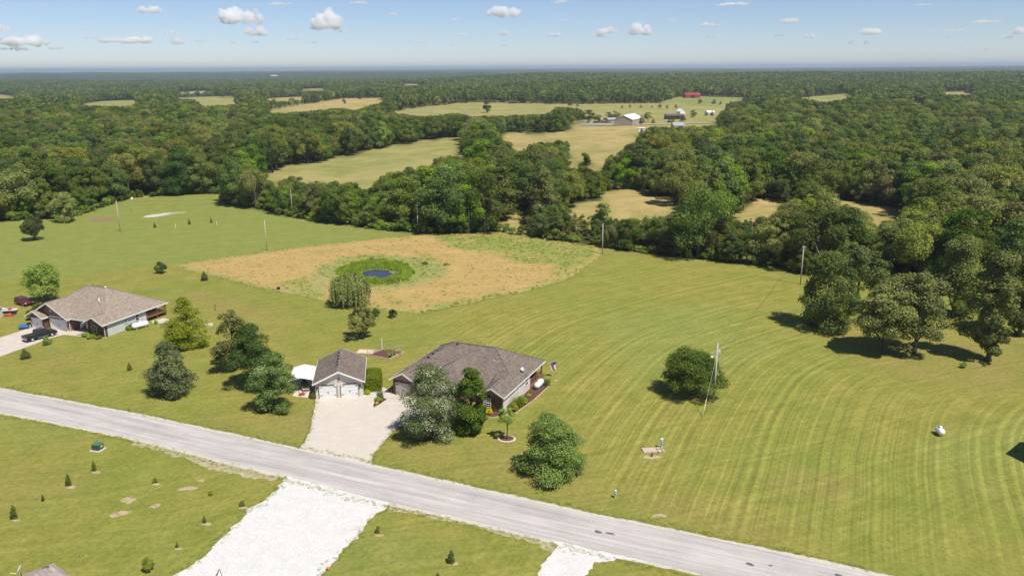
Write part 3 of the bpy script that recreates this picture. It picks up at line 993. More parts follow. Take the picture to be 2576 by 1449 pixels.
# low thicket along the wood's edges
bxs, bys = [], []
for (a, b) in zip(WOODLINE[1:-2], WOODLINE[2:-1]):
    pa, pb = P(*a), P(*b); L = (pb - pa).length
    for t in np.arange(0, L, 1.7):
        q = pa.lerp(pb, t / L)
        bxs.append(q.x + nr.normal() * .9); bys.append(q.y + nr.uniform(.6, 3.4))
bxs, bys = np.array(bxs), np.array(bys)
k_ = nr.uniform(size=len(bxs)) < .8
bxs, bys = bxs[k_], bys[k_]
instancer("undergrowth", bxs, bys, terrain(bxs, bys) - .1, nr.randint(0, 2, len(bxs)), nr.uniform(.5, 1.15, len(bxs)), nr.uniform(.4, 1.1, len(bxs)), bush_src)

# the wood's own trees
STANDS = {'left': "left wood", 'centre': "central tree belt", 'hedge': "hedgerow", 'right': "right-hand wood", 'edge': "right-edge oak wood", 'far': "far woods"}
LOOK = ["mid green tree", "tall narrow green tree", "olive tree", "bright green tree", "loose-crowned tree", "dark green tree", "broad olive oak", "dark conical cedar"]
ORD = ["first", "second", "third", "fourth", "fifth", "sixth", "seventh", "eighth", "ninth", "tenth", "eleventh", "twelfth", "thirteenth", "fourteenth", "fifteenth", "sixteenth", "seventeenth", "eighteenth", "nineteenth", "twentieth"]
wl_x = [q[0] for q in WOODLINE]; wl_y = [q[1] for q in WOODLINE]
rows_ = {}
for i in own:
    x, y = bx1[i], by1[i]
    if x < 575 and y > 300: g = 'left'
    elif x < 1262 and y > 445 and x >= 575: g = 'centre'
    elif y <= 345: g = 'far'
    elif 1262 <= x < 2010 and y > 540: g = 'hedge'
    elif x >= 1500 and y <= 540: g = 'right'
    elif x >= 2010: g = 'edge' if y > 600 else 'right'
    elif x < 1160: g = 'left'
    else: g = 'centre'
    dy = float(np.interp(x, wl_x, wl_y)) - y
    row = "front" if dy < 22 else ("middle" if dy < 75 else "back")
    rows_.setdefault((g, row, int(V1[i])), []).append(i)
for (g, row, v), lst in rows_.items():
    lst.sort(key=lambda q: bx1[q])
    for k, i in enumerate(lst):
        if len(lst) == 1: lab = "only %s at the %s of the %s" % (LOOK[v], row, STANDS[g])
        elif k == len(lst) - 1: lab = "rightmost %s at the %s of the %s" % (LOOK[v], row, STANDS[g])
        elif k < len(ORD): lab = "%s %s from the left, %s of the %s" % (ORD[k], LOOK[v], row, STANDS[g])
        else: lab = "%s from the right, %s, %s of the %s" % (ORD[min(19, len(lst) - 1 - k)], LOOK[v], row, STANDS[g])
        plant('cedar_tree' if v == 7 else 'broadleaf_tree', SP_MID[v], (E1[0][i], E1[1][i], E1[2][i] - .1), E1[3][i], float(wid[i]), label=lab, group="trees of the " + STANDS[g])

# ------------------------------------------------------------------ surfaces of the near ground
def pos_node(nt):
    return N(nt, 'ShaderNodeNewGeometry').outputs['Position']

def road_material(ang):
    m, nt = new_mat("worn_asphalt")
    p = pos_node(nt)
    sep = N(nt, 'ShaderNodeSeparateXYZ'); lk(nt, p, sep.inputs[0])
    acr = mth(nt, 'ADD', mth(nt, 'MULTIPLY', sep.outputs[0], -math.sin(ang)), mth(nt, 'MULTIPLY', sep.outputs[1], math.cos(ang)))
    alo = mth(nt, 'ADD', mth(nt, 'MULTIPLY', sep.outputs[0], math.cos(ang)), mth(nt, 'MULTIPLY', sep.outputs[1], math.sin(ang)))
    cmb = N(nt, 'ShaderNodeCombineXYZ'); lk(nt, acr, cmb.inputs[0]); lk(nt, mth(nt, 'MULTIPLY', alo, .035), cmb.inputs[1])
    lane = noise(nt, cmb.outputs[0], 1.15, 4, .6)
    crack = noise(nt, cmb.outputs[0], 5.0, 5, .7)
    mid = noise(nt, p, .25, 5, .65)
    grit = noise(nt, p, 9, 3, .8)
    c = ramp(nt, lane, [(.32, (.37, .347, .33)), (.5, (.45, .423, .40)), (.68, (.54, .508, .48))])
    c = mixc(nt, .55, c, ramp(nt, mid, [(.3, g3(.82)), (.7, g3(1.12))]), 'MULTIPLY')
    c = mixc(nt, .5, c, ramp(nt, crack, [(.38, g3(.72)), (.48, g3(1.0)), (.8, g3(1.05))]), 'MULTIPLY')
    c = mixc(nt, .6, c, ramp(nt, grit, [(.3, g3(.78)), (.7, g3(1.18))]), 'MULTIPLY')
    blot = mth(nt, 'MULTIPLY', mth(nt, 'SUBTRACT', noise(nt, p, .33, 6, .75, .5), .70), 9, clamp=True)
    c = mixc(nt, mth(nt, 'MULTIPLY', blot, .6), c, (.14, .135, .14))
    out_diffuse(nt, c, .95, grit, .3, .02, .1)
    return m

def gravel_material(name, lo, hi, weeds=.0, stain=(.5, .42, .32), grain=14.0):
    m, nt = new_mat(name)
    p = pos_node(nt)
    g1 = noise(nt, p, grain, 3, .85); g2 = noise(nt, p, .6, 6, .7)
    v = N(nt, 'ShaderNodeTexVoronoi'); v.inputs['Scale'].default_value = grain * .6; lk(nt, p, v.inputs['Vector'])
    c = ramp(nt, mth(nt, 'ADD', mth(nt, 'MULTIPLY', g1, .55), mth(nt, 'MULTIPLY', v.outputs['Distance'], .5)), [(.3, lo), (.65, hi)])
    c = mixc(nt, .6, c, ramp(nt, g2, [(.3, g3(.86)), (.7, g3(1.08))]), 'MULTIPLY')
    st = mth(nt, 'MULTIPLY', mth(nt, 'SUBTRACT', noise(nt, p, .16, 7, .75, .6), .6), 4.5, clamp=True)
    c = mixc(nt, mth(nt, 'MULTIPLY', st, .3), c, stain)
    if weeds:
        w = mth(nt, 'MULTIPLY', mth(nt, 'SUBTRACT', noise(nt, p, 1.1, 6, .8), .66 - weeds * .2), 8, clamp=True)
        c = mixc(nt, mth(nt, 'MULTIPLY', w, .8), c, (.24, .22, .075))
    out_diffuse(nt, c, 1.0, g1, .5, .04, .05)
    return m

def concrete_material():
    m, nt = new_mat("concrete_slab")
    p = pos_node(nt)
    c = ramp(nt, noise(nt, p, .5, 7, .7), [(.3, (.46, .405, .345)), (.7, (.60, .54, .475))])
    c = mixc(nt, .4, c, ramp(nt, noise(nt, p, 8, 3, .8), [(.3, g3(.85)), (.7, g3(1.1))]), 'MULTIPLY')
    out_diffuse(nt, c, .9, None, spec=.2)
    return m

def mulch_material():
    m, nt = new_mat("bark_mulch")
    p = pos_node(nt)
    n = noise(nt, p, 9, 5, .85)
    c = ramp(nt, n, [(.3, (.05, .026, .018)), (.7, (.19, .10, .07))])
    out_diffuse(nt, c, 1.0, n, .9, .06, .05)
    return m

def hay_material():
    m, nt = new_mat("tall_dry_hay")
    p = pos_node(nt)
    at = N(nt, 'ShaderNodeAttribute', attribute_name='zone')
    zs = N(nt, 'ShaderNodeSeparateColor'); lk(nt, at.outputs['Color'], zs.inputs[0])
    mp = N(nt, 'ShaderNodeMapping'); mp.inputs['Scale'].default_value = (.6, 1.3, 1); mp.inputs['Rotation'].default_value = (0, 0, .35); lk(nt, p, mp.inputs[0])
    n = noise(nt, mp.outputs[0], .13, 7, .72, .5)
    n2 = noise(nt, mp.outputs[0], 1.1, 5, .8)
    c = ramp(nt, n, [(.25, (.29, .235, .075)), (.42, (.375, .275, .10)), (.58, (.425, .295, .12)), (.78, (.475, .355, .165))])
    green = ramp(nt, n2, [(.3, (.12, .19, .03)), (.55, (.20, .265, .055)), (.8, (.30, .34, .085))])
    gm_ = mth(nt, 'MULTIPLY', zs.outputs[0], mth(nt, 'MULTIPLY', mth(nt, 'SUBTRACT', noise(nt, p, .09, 6, .75, .4), .30), 4.0, clamp=True), clamp=True)
    c = mixc(nt, mth(nt, 'MULTIPLY', gm_, .9), c, green)
    c = mixc(nt, mth(nt, 'MULTIPLY', zs.outputs[1], .8), c, ramp(nt, n2, [(.3, (.27, .24, .10)), (.7, (.40, .36, .17))]))
    rg = mth(nt, 'MULTIPLY', zs.outputs[2], mth(nt, 'MULTIPLY', mth(nt, 'SUBTRACT', noise(nt, p, .35, 5, .75), .25), 3.0, clamp=True), clamp=True)
    c = mixc(nt, mth(nt, 'MULTIPLY', rg, .85), c, ramp(nt, n2, [(.3, (.17, .21, .06)), (.7, (.27, .30, .10))]))
    # tangled seed heads
    c = mixc(nt, .75, c, ramp(nt, n2, [(.3, g3(.90)), (.5, g3(1.0)), (.72, g3(1.08))]), 'MULTIPLY')
    out_diffuse(nt, c, 1.0, n2, .12, .1, .0)
    return m

MAT_WHITE_GRAVEL = gravel_material("white_gravel", (.50, .485, .455), (.66, .65, .625), .0, (.42, .36, .28), 14.0)
MAT_DRIVE = gravel_material("limestone_drive", (.475, .43, .37), (.59, .535, .465), .0, (.60, .52, .42))
MAT_SHOULDER = gravel_material("gravel_shoulder", (.42, .385, .32), (.58, .54, .47), .5)
MAT_VERGE = gravel_material("thin_gravel_verge", (.30, .265, .13), (.47, .42, .29), .95)
MAT_CONC = concrete_material()
MAT_MULCH = mulch_material()
MAT_HAY = hay_material()

L = 3  # sheets lie a few millimetres above each other
# road
top_edge = [(-900, 800), (0, 978), (170, 1010), (400, 1054), (600, 1097), (745, 1129), (920, 1167), (1150, 1218), (1440, 1284), (1700, 1336), (1980, 1394), (2195, 1443), (3300, 1700)]
bot_edge = [(-900, 842), (0, 1037), (190, 1072), (390, 1114), (560, 1160), (715, 1196), (980, 1266), (1100, 1290), (1350, 1350), (1510, 1386), (1640, 1414), (1800, 1452), (3300, 1860)]
tp = [P(*q) for q in top_edge[1:-1]]; bp_ = [P(*q) for q in bot_edge[1:-1]]
# straight carriageway fitted through both edges
allp = tp + bp_
cx_ = sum(q.x for q in allp) / len(allp); cy_ = sum(q.y for q in allp) / len(allp)
RA = math.atan2((tp[-1] - tp[0]).y + (bp_[-1] - bp_[0]).y, (tp[-1] - tp[0]).x + (bp_[-1] - bp_[0]).x)
rd = Vector((math.cos(RA), math.sin(RA))); rn = Vector((-math.sin(RA), math.cos(RA)))
def ext_line(pts, off):
    q = [Vector((p.x, p.y)) + rn * off for p in pts]
    d0 = (q[0] - q[3]).normalized(); d1 = (q[-1] - q[-4]).normalized()
    return [q[0] + d0 * 240] + q + [q[-1] + d1 * 120]
sheet("gravel_shoulder", ext_line(tp, .42) + ext_line(bp_, -.5)[::-1], MAT_SHOULDER, .006, .5, .13, 3)
sheet("road", ext_line(tp, -.15) + ext_line(bp_, .15)[::-1], road_material(RA), .022, .7, .07, 4)
# thin weedy gravel where the shoulder fades into the lawn
sheet("gravel_verge", WP([(330, 1100), (560, 1152), (715, 1192), (690, 1216), (600, 1196), (480, 1158), (340, 1116)]), MAT_VERGE, .003, .5, .5, 5)
sheet("gravel_verge", WP([(985, 1262), (1350, 1350), (1420, 1366), (1395, 1392), (1340, 1362), (1200, 1324), (1040, 1290), (975, 1285)]), MAT_VERGE, .003, .5, .45, 6)

# drives
sheet("white_gravel_lot", WP([(724, 1196), (980, 1262), (978, 1278), (928, 1312), (902, 1345), (862, 1388), (800, 1452), (700, 1560), (330, 1560), (440, 1450), (500, 1402), (560, 1345), (622, 1292), (668, 1258), (690, 1238)]),
      MAT_WHITE_GRAVEL, .010, .5, .4, 7)
sheet("white_gravel_drive", WP([(1372, 1352), (1650, 1416), (1550, 1401), (1495, 1412), (1470, 1449), (1440, 1530), (1330, 1530), (1350, 1449), (1372, 1400), (1400, 1372)]),
      MAT_WHITE_GRAVEL, .010, .5, .3, 8)
sheet("gravel_driveway", WP([(795, 1003), (912, 996), (914, 985), (930, 980), (965, 974), (984, 985), (1060, 1002), (1120, 1022), (1060, 1062), (1018, 1062), (990, 1085), (965, 1112), (940, 1142), (930, 1172), (925, 1180), (745, 1134), (768, 1110), (780, 1078), (788, 1040)]),
      MAT_DRIVE, .012, .5, .12, 9)
sheet("concrete_apron", WP([(941, 1028), (950, 1010), (985, 990), (1010, 985), (1100, 1005), (1150, 1030), (1120, 1062), (1021, 1045), (975, 1034)]), MAT_CONC, .017, 3, 0)
sheet("gravel_pad", WP([(734, 984), (795, 992), (792, 1003), (735, 995)] ) if False else WP([(722, 955), (740, 985), (735, 996), (793, 1003), (800, 950), (742, 948)]), gravel_material("tan_gravel", (.45, .38, .31), (.68, .59, .5)), .009, .5, .1, 10)
sheet("concrete_driveway", WP([(-160, 890), (0, 849), (57, 831), (75, 824), (190, 820), (222, 832), (222, 842), (214, 847), (161, 842), (133, 849), (0, 897), (-160, 950)]), MAT_CONC, .012, 3, 0)
sheet("concrete_patio", WP([(380, 808), (412, 800), (440, 806), (424, 812), (388, 814)]), MAT_CONC, .010, 3, 0)
sheet("concrete_walk", WP([(478, 815), (536, 813), (536, 819), (500, 819), (480, 820)]), MAT_CONC, .010, 3, 0)

# dark tar blots on the road
tar = simple("tar_blot", (.12, .115, .12), .9)
for (a, b, w_, h_) in ((1507, 1337, 9, 3), (1533, 1342, 13, 3), (1885, 1418, 10, 3), (1938, 1422, 6, 2), (2110, 1447, 10, 3)):
    c0 = P(a, b); ex = P(a + w_, b + w_ * .2) - c0; ey = P(a, b - h_) - c0
    sheet("tar_patch", [c0 + ex * math.cos(t) + ey * math.sin(t) for t in np.linspace(0, 6.0, 12)], tar, .027, .25, .14, a)

# ------------------------------------------------------------------ hayfield with the pond
hay_px = [(432, 668), (560, 650), (640, 640), (760, 622), (860, 611), (960, 601), (1060, 592), (1160, 590), (1280, 594), (1400, 606), (1505, 625), (1516, 642),
          (1480, 668), (1440, 694), (1400, 712), (1300, 738), (1180, 764), (1090, 782), (1060, 788), (1000, 784), (935, 776), (830, 762), (760, 745), (700, 732), (620, 716), (540, 697), (470, 679)]
hay = rough_outline(WP(hay_px), 1.2, .5, 12)
POND = P(950, 690)
GREEN_PX = [[(1075, 592), (1280, 596), (1400, 607), (1500, 625), (1505, 645), (1440, 692), (1400, 706), (1380, 690), (1400, 668), (1320, 668), (1220, 640), (1130, 625)],
            [(1060, 636), (1110, 660), (1130, 685), (1110, 702), (1075, 700), (1060, 680), (1050, 655)],
            [(800, 672), (860, 648), (945, 641), (1050, 650), (1110, 672), (1100, 700), (1040, 722), (920, 728), (840, 715), (800, 695)],
            [(1060, 775), (1300, 732), (1480, 668), (1500, 650), (1510, 645), (1480, 672), (1300, 742), (1070, 790)],
            [(960, 735), (1010, 760), (1035, 782), (1020, 782), (985, 765), (950, 742)],
            [(700, 715), (760, 700), (820, 735), (830, 760), (760, 742), (705, 728)]]
def near_rim(x, y):
    best = (1e9, x, y)
    for i in range(len(hay)):
        a, b = hay[i], hay[(i + 1) % len(hay)]
        L2 = (b - a).length_squared or 1
        t = min(1, max(0, ((x - a.x) * (b.x - a.x) + (y - a.y) * (b.y - a.y)) / L2))
        qx, qy = a.x + (b.x - a.x) * t, a.y + (b.y - a.y) * t
        d = (qx - x) ** 2 + (qy - y) ** 2
        if d < best[0]: best = (d, qx, qy)
    return best[1], best[2]
def hay_sheet():
    xs = [p.x for p in hay]; ys = [p.y for p in hay]
    gx_ = np.arange(min(xs) - 1, max(xs) + 1, 1.6); gy_ = np.arange(min(ys) - 1, max(ys) + 1, 1.6)
    X, Y = np.meshgrid(gx_, gy_); poly = [(p.x, p.y) for p in hay]
    sd_ = polydist(X.ravel(), Y.ravel(), poly).reshape(X.shape)
    keep = sd_ > -1.6
    # pull the outside ring onto the rim so that the outline stays uneven but closed
    Xn, Yn = X.copy(), Y.copy()
    idx = -np.ones(X.shape, int)
    verts = []; cols = []
    z2 = np.zeros(X.size); z3 = np.zeros(X.size)
    for gp in GREEN_PX:
        w = WP(gp); z2 = np.maximum(z2, sstep(-1.5, 2.5, polydist(X.ravel(), Y.ravel(), w)))
    for tr in ([(860, 742), (790, 745), (762, 740), (765, 715), (785, 705)], ):
        w = WP(tr); z3 = np.maximum(z3, .6 * sstep(-1, 2, polydist(X.ravel(), Y.ravel(), w)))
    rp = np.hypot((X - POND.x) / 1.0, (Y - POND.y) / 1.05).ravel()
    rr = rp / PR
    ringt = np.exp(-((rr - 1.38) / .07) ** 2) + np.exp(-((rr - 1.68) / .06) ** 2) * .9 + np.exp(-((rr - 1.53) / .05) ** 2) * .5
    z3 = np.maximum(z3, np.clip(ringt, 0, 1))
    z2, z3 = z2.reshape(X.shape), z3.reshape(X.shape)
    for (j, i) in zip(*np.nonzero(keep)):
        idx[j, i] = len(verts)
        x, y = X[j, i], Y[j, i]
        h = .02 + .26 * min(1, max(0, sd_[j, i] / 1.5)) + nr.uniform(0, .05)
        if sd_[j, i] < 0: x, y = near_rim(x, y); h = .01
        pr = math.hypot(x - POND.x, (y - POND.y) / 1.05) / PR
        if pr < 1.12: h = .02 + .02 * pr
        elif pr < 1.3: h = min(h, .05 + (pr - 1.12) * 1.4)
        verts.append((x, y, h)); rim_ = math.exp(-max(0.0, sd_[j, i]) / 1.3)
        ringg = float(sstep(.98, 1.1, pr)) * (1 - float(sstep(1.6, 1.95, pr))) * (.75 + .25 * math.sin(math.atan2(y - POND.y, x - POND.x)))
        cols.append((max(z2[j, i], rim_ * .9), z3[j, i], max(rim_ * .6, ringg), 1))
    fs = []
    for j in range(X.shape[0] - 1):
        for i in range(X.shape[1] - 1):
            q = (idx[j, i], idx[j, i + 1], idx[j + 1, i + 1], idx[j + 1, i])
            if min(q) >= 0: fs.append(q)
    me = bpy.data.meshes.new("hayfield"); me.from_pydata(verts, [], fs)
    at = me.attributes.new('zone', 'FLOAT_COLOR', 'POINT'); at.data.foreach_set('color', np.array(cols, np.float32).ravel())
    me.materials.append(MAT_HAY); me.shade_smooth()
    o = bpy.data.objects.new("hayfield", me); COL.objects.link(o); tag(o, kind='structure')
PR = (P(1037, 690) - P(848, 690)).length / 2
hay_sheet()

# pond: water, a muddy rim and reeds round it
wat, nt = new_mat("pond_water")
p_ = pos_node(nt)
nn = noise(nt, p_, 1.2, 4, .6)
scum = mth(nt, 'MULTIPLY', mth(nt, 'SUBTRACT', noise(nt, p_, .6, 5, .7), .52), 6, clamp=True)
b = N(nt, 'ShaderNodeBsdfPrincipled'); b.inputs['Roughness'].default_value = .12; b.inputs['IOR'].default_value = 1.33
lk(nt, mixc(nt, mth(nt, 'MULTIPLY', scum, .35), (.03, .038, .075), (.10, .105, .085)), b.inputs['Base Color'])
bpn = N(nt, 'ShaderNodeBump'); bpn.inputs['Strength'].default_value = .25; bpn.inputs['Distance'].default_value = .1; lk(nt, nn, bpn.inputs['Height']); lk(nt, bpn.outputs[0], b.inputs['Normal'])
o_ = N(nt, 'ShaderNodeOutputMaterial'); lk(nt, b.outputs[0], o_.inputs[0])
WC = P(950, 692)
def ellipse_px(cx, cy, rx, ry, n=40):
    return [P(cx + rx * math.cos(t), cy + ry * math.sin(t)) for t in np.linspace(0, 2 * math.pi, n, endpoint=False)]
sheet("pond_bank", ellipse_px(945, 688, 95, 28), gravel_material("reedy_mud", (.14, .20, .02), (.23, .31, .035), .0, (.2, .22, .05), 4), .075, .8, .2, 21)
sheet("pond_mud", ellipse_px(952, 691, 52, 17), gravel_material("mud", (.15, .13, .06), (.24, .21, .10), .0, (.2, .2, .1), 4), .09, .5, .3, 22)
sheet("water", ellipse_px(950, 692, 41, 13), wat, .105, .5, .35, 23)

def blade_clump(name, H, Wd, n, mat, lean=.35, wid=.09):
    C = []; Nn = []; T = []
    mb = MB(); tones = []
    vs = np.zeros((n * 3, 3))
    for i in range(n):
        an = nr.uniform(0, 6.283); r = math.sqrt(nr.uniform(0, 1)) * Wd / 2
        x, y = math.cos(an) * r, math.sin(an) * r
        h = H * nr.uniform(.6, 1.1); a2 = nr.uniform(0, 6.28); ln = h * lean * nr.uniform(.2, 1)
        wv = nr.uniform(0, 6.28); dx, dy = math.cos(wv) * wid, math.sin(wv) * wid
        vs[i * 3] = (x - dx, y - dy, 0); vs[i * 3 + 1] = (x + dx, y + dy, 0); vs[i * 3 + 2] = (x + math.cos(a2) * ln, y + math.sin(a2) * ln, h)
    me = bpy.data.meshes.new(name)
    me.from_pydata([tuple(v) for v in vs], [], [(i * 3, i * 3 + 1, i * 3 + 2) for i in range(n)])
    at = me.attributes.new('tone', 'FLOAT', 'FACE'); at.data.foreach_set('value', nr.uniform(0, 1, n).astype(np.float32))
    me.materials.append(mat)
    return me
LEAF['hay'] = leaf_material("hay_stalks", (.44, .35, .14), (.54, .43, .19), (.64, .53, .27), .3)
LEAF['grass'] = leaf_material("long_grass", (.20, .25, .05), (.28, .32, .08), (.38, .38, .13), .4)
def clump_collection(name, metas):
    c = bpy.data.collections.new(name)
    for i, me in enumerate(metas):
        c.objects.link(bpy.data.objects.new("%s_source_%02d" % (name, i), me))
    return c
reed_src = clump_collection("reed", [blade_clump("reeds", 1.1, 1.3, 60, LEAF['reed']), blade_clump("reeds", .8, 1.2, 60, LEAF['reed'])])
hay_src = clump_collection("hay_tuft", [blade_clump("hay_tuft", .55, .9, 36, LEAF['hay'], .8, .035), blade_clump("hay_tuft", .45, .9, 36, LEAF['hay'], .9, .035), blade_clump("hay_tuft", .6, .9, 36, LEAF['grass'], .8, .04)])
lawn_src = clump_collection("grass_tuft", [blade_clump("grass_tuft", .22, .7, 34, LEAF['grass'], .9, .03), blade_clump("grass_tuft", .16, .6, 34, LEAF['grass'], 1.0, .03)])
# reeds between the mud and the outer bank
bank = [(p.x, p.y) for p in ellipse_px(945, 688, 95, 28)]; hole = [(p.x, p.y) for p in ellipse_px(952, 691, 47, 14)]
X = nr.uniform(POND.x - 24, POND.x + 24, 5200); Y = nr.uniform(POND.y - 24, POND.y + 24, 5200)
k = inpoly(X, Y, bank) & ~inpoly(X, Y, hole)
X, Y = X[k][:1900], Y[k][:1900]
instancer("pond_reeds", X, Y, np.full(X.shape, .06), nr.randint(0, 2, X.shape), nr.uniform(.7, 1.2, X.shape), nr.uniform(.6, 1.2, X.shape), reed_src)
# seed heads standing over the hayfield
xs = [p.x for p in hay]; ys = [p.y for p in hay]
X = nr.uniform(min(xs), max(xs), 7000); Y = nr.uniform(min(ys), max(ys), 7000)
sd_ = polydist(X, Y, [(p.x, p.y) for p in hay]); rp = np.hypot(X - POND.x, Y - POND.y) / PR
gsel = np.zeros(X.shape)
for gp in GREEN_PX: gsel = np.maximum(gsel, sstep(-1, 2, polydist(X, Y, WP(gp))))
k = (sd_ > .2) & (rp > 1.15); X, Y, gsel = X[k], Y[k], gsel[k]
var = np.where(nr.uniform(size=X.shape) < .03 + gsel * .8, 2, nr.randint(0, 2, X.shape))
instancer("hay_stalks", X, Y, np.full(X.shape, .2), var, nr.uniform(.6, 1.1, X.shape), nr.uniform(.4, .8, X.shape), hay_src)
# taller, unmown grass along the field rims, the road and the gravel
ex, ey = [], []
def along(pts, step, spread, off=0.0):
    for a, b in zip(pts[:-1], pts[1:]):
        a = Vector((a[0], a[1])); b = Vector((b[0], b[1])); Ln = (b - a).length
        nv = Vector((-(b - a).y, (b - a).x)).normalized() if Ln else Vector((0, 0))
        for t in np.arange(0, Ln, step):
            q = a.lerp(b, t / Ln) + nv * (off + nr.normal() * spread)
            ex.append(q.x); ey.append(q.y)
along(ext_line(tp, .75)[1:-1], .22, .3); along(ext_line(bp_, -.85)[1:-1], .22, .35)
lot = WP([(978, 1278), (928, 1312), (902, 1345), (862, 1388), (800, 1452)]); along(lot, .2, .35)
lot = WP([(440, 1450), (500, 1402), (560, 1345), (622, 1292), (668, 1258), (690, 1238), (724, 1200)]); along(lot, .2, .35)
along(WP([(795, 1003), (788, 1040), (780, 1078), (768, 1110), (745, 1134)]), .22, .2); along(WP([(930, 1172), (940, 1142), (965, 1112), (990, 1085), (1018, 1062)]), .22, .2)
along(WP(hay_px[12:]), .25, .5)
ex, ey = np.array(ex), np.array(ey)
k = (ey > 55) & (np.abs(ex) < 170)
def off_road(x, y):
    return polydist(x, y, [tuple(q) for q in (ext_line(tp, .1) + ext_line(bp_, -.1)[::-1])]) < 0
k &= off_road(ex, ey)
ex, ey = ex[k], ey[k]
instancer("rough_grass", ex, ey, np.zeros(ex.shape), nr.randint(0, 2, ex.shape), nr.uniform(.4, .9, ex.shape), nr.uniform(.25, .8, ex.shape), lawn_src)

# ------------------------------------------------------------------ building materials
def shingle_material(name, dark, light):
    m, nt = new_mat(name)
    tc = N(nt, 'ShaderNodeTexCoord'); o = tc.outputs['Object']
    sep = N(nt, 'ShaderNodeSeparateXYZ'); lk(nt, o, sep.inputs[0])
    s = mth(nt, 'ADD', sep.outputs[0], mth(nt, 'MULTIPLY', sep.outputs[1], .83))
    cb = N(nt, 'ShaderNodeCombineXYZ'); lk(nt, s, cb.inputs[0]); lk(nt, mth(nt, 'MULTIPLY', sep.outputs[2], 2.1), cb.inputs[1])
    br = N(nt, 'ShaderNodeTexBrick'); lk(nt, cb.outputs[0], br.inputs['Vector'])
    br.inputs['Scale'].default_value = 1.0; br.inputs['Brick Width'].default_value = .42; br.inputs['Row Height'].default_value = .155
    br.inputs['Mortar Size'].default_value = .012; br.inputs['Color1'].default_value = (*dark, 1); br.inputs['Color2'].default_value = (*light, 1)
    br.inputs['Mortar'].default_value = (*[c * .45 for c in dark], 1); br.inputs['Bias'].default_value = 0
    n = noise(nt, cb.outputs[0], 1.3, 6, .8)
    big = noise(nt, o, .35, 5, .6)
    c = mixc(nt, .75, br.outputs[0], ramp(nt, n, [(.3, g3(.6)), (.5, g3(1.0)), (.7, g3(1.4))]), 'MULTIPLY')
    c = mixc(nt, .5, c, ramp(nt, big, [(.3, g3(.86)), (.7, g3(1.1))]), 'MULTIPLY')
    out_diffuse(nt, c, .95, br.outputs['Fac'], .5, -.02, .1)
    return m
SHINGLE = shingle_material("roof_shingles", (.165, .132, .108), (.245, .203, .172))
SHINGLE_L = shingle_material("light_roof_shingles", (.285, .232, .185), (.36, .30, .245))
SHINGLE_P = shingle_material("pale_roof_shingles", (.36, .29, .26), (.52, .44, .40))

def brick_material(name, a, b, mortar):
    m, nt = new_mat(name)
    tc = N(nt, 'ShaderNodeTexCoord'); o = tc.outputs['Object']
    sep = N(nt, 'ShaderNodeSeparateXYZ'); lk(nt, o, sep.inputs[0])
    cb = N(nt, 'ShaderNodeCombineXYZ'); lk(nt, mth(nt, 'ADD', sep.outputs[0], sep.outputs[1]), cb.inputs[0]); lk(nt, sep.outputs[2], cb.inputs[1])
    br = N(nt, 'ShaderNodeTexBrick'); lk(nt, cb.outputs[0], br.inputs['Vector'])
    br.inputs['Scale'].default_value = 1; br.inputs['Brick Width'].default_value = .23; br.inputs['Row Height'].default_value = .08
    br.inputs['Mortar Size'].default_value = .009
    br.inputs['Color1'].default_value = (*a, 1); br.inputs['Color2'].default_value = (*b, 1); br.inputs['Mortar'].default_value = (*mortar, 1)
    c = mixc(nt, .5, br.outputs[0], ramp(nt, noise(nt, o, 1.2, 5, .7), [(.3, g3(.8)), (.7, g3(1.15))]), 'MULTIPLY')
    out_diffuse(nt, c, .9, br.outputs['Fac'], .6, -.02, .15)
    return m
BRICK = brick_material("red_brown_brick", (.27, .135, .10), (.36, .20, .155), (.42, .36, .31))
BRICK_D = brick_material("brown_brick", (.22, .115, .075), (.29, .155, .105), (.30, .24, .19))

def lap_material(name, col, pitch=.16, vertical=False):
    m, nt = new_mat(name)
    tc = N(nt, 'ShaderNodeTexCoord'); o = tc.outputs['Object']
    sep = N(nt, 'ShaderNodeSeparateXYZ'); lk(nt, o, sep.inputs[0])
    q = mth(nt, 'ADD', sep.outputs[0], sep.outputs[1]) if vertical else sep.outputs[2]
    f = mth(nt, 'FRACT', mth(nt, 'DIVIDE', q, pitch))
    n = noise(nt, o, .8, 4, .6)
    c = ramp(nt, n, [(.3, tuple(c * .93 for c in col)), (.7, tuple(min(1, c * 1.05) for c in col))])
    c = mixc(nt, .8, c, ramp(nt, f, [(0, g3(.62)), (.08, g3(1)), (1, g3(1.0))]), 'MULTIPLY')
    out_diffuse(nt, c, .7, f, .4, .02, .25)
    return m
SIDING = lap_material("greige_siding", (.66, .60, .545), .2, True)
SIDING_G = lap_material("grey_siding", (.56, .56, .56), .2)
WHITE = simple("white_trim", (.80, .79, .77), .5, .03)
CREAM = simple("cream_trim", (.62, .50, .38), .7, .05)
DOOR_W = simple("white_door", (.74, .73, .73), .5, .03)
DOOR_T = simple("taupe_door", (.46, .42, .38), .5, .04)
GLASS = simple("window_glass", (.035, .042, .05), .08, .3, 1.0, .6)
DARK = simple("dark_metal", (.035, .03, .03), .5, .1)
BLACKP = simple("black_rubber", (.02, .02, .022), .7, .1)
STEEL = simple("galvanised_steel", (.52, .54, .56), .4, .1, 2, .5, .3)
WOODB = simple("brown_stained_wood", (.20, .095, .055), .8, .35, 6)
WOODG = simple("weathered_timber", (.42, .33, .26), .9, .2, 5)
POLEW = simple("utility_pole_wood", (.46, .40, .35), .9, .2, 4)
SHUT = simple("dark_red_shutter", (.13, .04, .028), .6, .1)
CREAMW = simple("tank_white", (.84, .84, .85), .35, .03, 2, .5)

